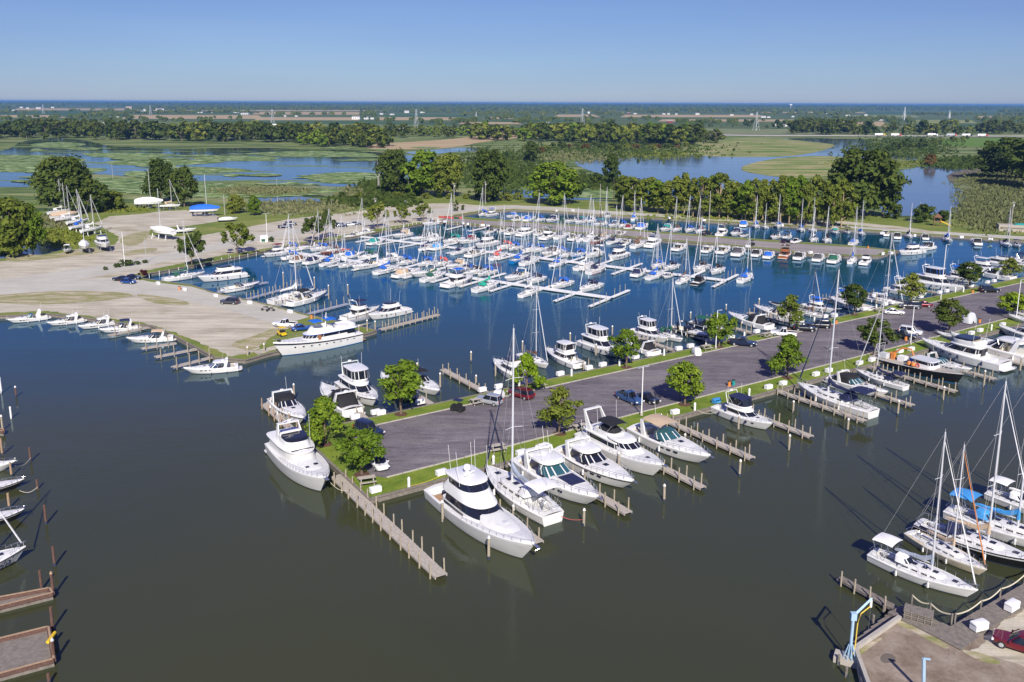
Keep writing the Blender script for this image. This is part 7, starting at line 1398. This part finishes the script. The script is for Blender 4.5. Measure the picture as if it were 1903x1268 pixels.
# ------------------------------------------------------------- boats on land
LB = 'laid-up boats on the west yard'
for kind, x0, y0, x1, y1, L, c, lab, kw in [('sail',84,400,140,394,10.5,'white','white sailboat on stands at the back left of the yard row',dict(stand=True)), ('shrink',90,408,150,402,11,'tan','laid-up sailboat under a tan cover in the yard row',dict(mast=True)), ('sail',104,412,150,407,10,'white','white sailboat on stands in front of the tan-covered boat',dict(stand=True)), ('sail',126,418,166,413,9.5,'white','white sailboat on stands, fourth in the yard row',dict(stand=True)),
        ('sail',130,428,170,422,9,'royal','white sailboat on stands with blue stern cloth in the yard row',dict(stand=True)), ('sail',152,434,192,428,9.5,'white','white sailboat on stands left of the cabin cruiser',dict(stand=True))]:
    a, l, m_ = hd(x0,y0+6,x1,y1+6,LZ); boat(kind, m_, a, L, c, label=lab, group=LB, z=LZ+1.7, **kw)
def yard(kind, x, y, ang, L, c, lab, z=1.7, **kw): p = P(x, y, LZ); boat(kind, p, ang, L, c, label=lab, group=LB, z=LZ+z*L/(10 if kind == 'shrink' else 11 if kind in ('sail','exp') else 13 if kind == 'fly' else 6.5), **kw)
yard('fly',193,466,-55,12.5,'white','white trawler cruiser on stands, largest boat beside the track',top='none',stand=True)
yard('shrink',158,470,-60,10.5,'whitecloth','shrink-wrapped white sailboat on stands with bare mast',mast=True); yard('shrink',302,444,150,12.5,'whitecloth','long white shrink-wrapped sailboat on a grass island',mast=True,peak=1.0); yard('shrink',278,388,10,12.5,'whitecloth','white shrink-wrapped boat at the back of the gravel yard',mast=True,peak=1.6)
yard('sail',317,390,10,9,'tan','tan sailboat on stands right of the shrink-wrapped boat',stand=True); yard('shrink',382,402,10,12.5,'royal','sailboat under a bright blue cover at the marsh edge',mast=True,peak=1.5); yard('run',424,412,15,7.5,'white','small white covered boat on a trailer beside the blue-covered boat',z=.5,cover='full')
yard('run',125,471,-70,6.5,'white','small white cabin motorboat at the left of the yard front row',z=.7,cover='bimini'); yard('exp',344,433,20,8,'navy','dark-canvas cruiser behind the long shrink-wrapped sailboat',z=.8,cover='cockpit')
# playground, shelter, benches at right
p0 = P(1741,420,.8); a_ = MB()
for x, y in ((-1,-1),(1,-1),(1,1),(-1,1)): a_.tube([(x,y,0), (x,y,3.2)], .1, n=5)
fl = MB(); fl.box((0,0,1.6), (2.2,2.2,.12)); rf = MB(); rf.ring([[(-1.4,-1.4,3.0),(1.4,-1.4,3.0),(1.4,1.4,3.0),(-1.4,1.4,3.0)], [(-.1,-.1,4.3),(.1,-.1,4.3),(.1,.1,4.3),(-.1,.1,4.3)]]); sl = MB(); sl.ring([[(1.1+u*3.2, y, 1.6-1.4*u+z) for y, z in ((-.4,.25),(-.4,0),(.4,0),(.4,.25),(.35,.25),(.35,.06),(-.35,.06),(-.35,.25))] for u in (0,.3,.7,1)])
place(tpl('playground_slide', [('post', a_, ['wood']), ('platform', fl, ['wood']), ('roof', rf, ['brown']), ('slide', sl, ['yellow'])]), 'playground tower with brown roof and yellow slide', 'playground', p0, -.4, 1.2)
mb = MB(); p0 = P(1890,430,.8); mb.box((0,0,1.3), (14,4,2.6)); m2 = MB(); m2.box((0,-2.05,1.4), (13,.08,.5)); m2.split = True; m3 = MB(); m3.box((2,0,2.9), (7,3,.5), taper=.6)
place(tpl('timber_stack', [('stack', mb, ['plank']), ('gap', m2, ['oldplank']), ('tarpaulin', m3, ['teal'])]), 'pale plank-sided shed with teal tarp at the right edge', 'shed', p0, -.3)
mb = MB(); mb.box((0,0,1.1), (2.6,2.2,2.2)); m2 = MB(); m2.box((-.3,-1.12,.6), (1.4,.06,1.0)); place(tpl('booth', [('wall', mb, ['white']), ('hatch_door', m2, ['green'])]), 'white booth with green door at the foot of the road lamp', 'booth', P(491,449,LZ), .3)
for x, y, yt, lab in [(272,488,472,'grey service pillar on a pole beside the shrub bed')]: upole(x, y, yt-30, lab, False, 'galv', .8, .1)
for x, c, lab in [(829,'coral','red canoe, left of three on the pier head'), (839,'green','green canoe, middle of three on the pier head'), (846,'coral','red canoe, right of three on the pier head')]:
    m_ = MB(); m_.ring([[(x_, w_, .5), (x_, w_*.6, .1), (x_, 0, 0), (x_, -w_*.6, .1), (x_, -w_, .5)] for x_, w_ in ((-2.6,.03),(-1.6,.38),(0,.48),(1.6,.38),(2.6,.03))], close=False, cap=False); m_.ring([[(x_, w_, .5), (x_, 0, .56), (x_, -w_, .5)] for x_, w_ in ((-2.6,.03),(-1.6,.38),(0,.48),(1.6,.38),(2.6,.03))], close=False, cap=False)
    th_ = MB(); th_.box((0,0,.56), (.2,.9,.05)); place(tpl('canoe', [('hull', m_, [c]), ('thwart', th_, ['wood'])]), lab, 'canoe', P(x, 406, LZ+.02), 2.6, 1.5, 'canoes on the pier head')
# tender under blue cover on the lawn behind the pilothouse yacht
boat('run', P(1120,802,LZ), -10, 4.6, 'sky', label='small tender under bright blue cover on the south lawn', z=LZ+.15, cover='full'); boat('run', P(1106,812,LZ), -15, 3.6, 'silver', label='small grey-blue covered dinghy beside the bright blue tender', z=LZ+.1, cover='full', hullm='silver', outboard=False)
# lettering on the sailboat at the left edge
for o_ in list(COL.objects):
    if o_.get('label', '').startswith('blue-and-white sailboat bow'):
        hl_ = [c for c in o_.children if c.name.startswith('hull')][0]
        text_obj('rado\'', .95, (3.1,-1.10,.80), (math.radians(108),0,math.radians(17)), 'navy', o_)
# ------------------------------------------------------------- air
mb = MB(); mb.box((0,17900,28), (60000,38000,60))
hz = bpy.data.objects.new('haze', mb.mesh('haze', [], 0)); COL.objects.link(hz); hz['kind'] = 'stuff'
m = bpy.data.materials.new('haze'); m.use_nodes = True; t = m.node_tree; t.nodes.clear()
o = t.nodes.new('ShaderNodeOutputMaterial'); v = t.nodes.new('ShaderNodeVolumePrincipled')
v.inputs['Color'].default_value = (.22,.50,.95,1); v.inputs['Density'].default_value = 7e-5; v.inputs['Anisotropy'].default_value = .1
t.links.new(v.outputs[0], o.inputs['Volume']); hz.data.materials.append(m)
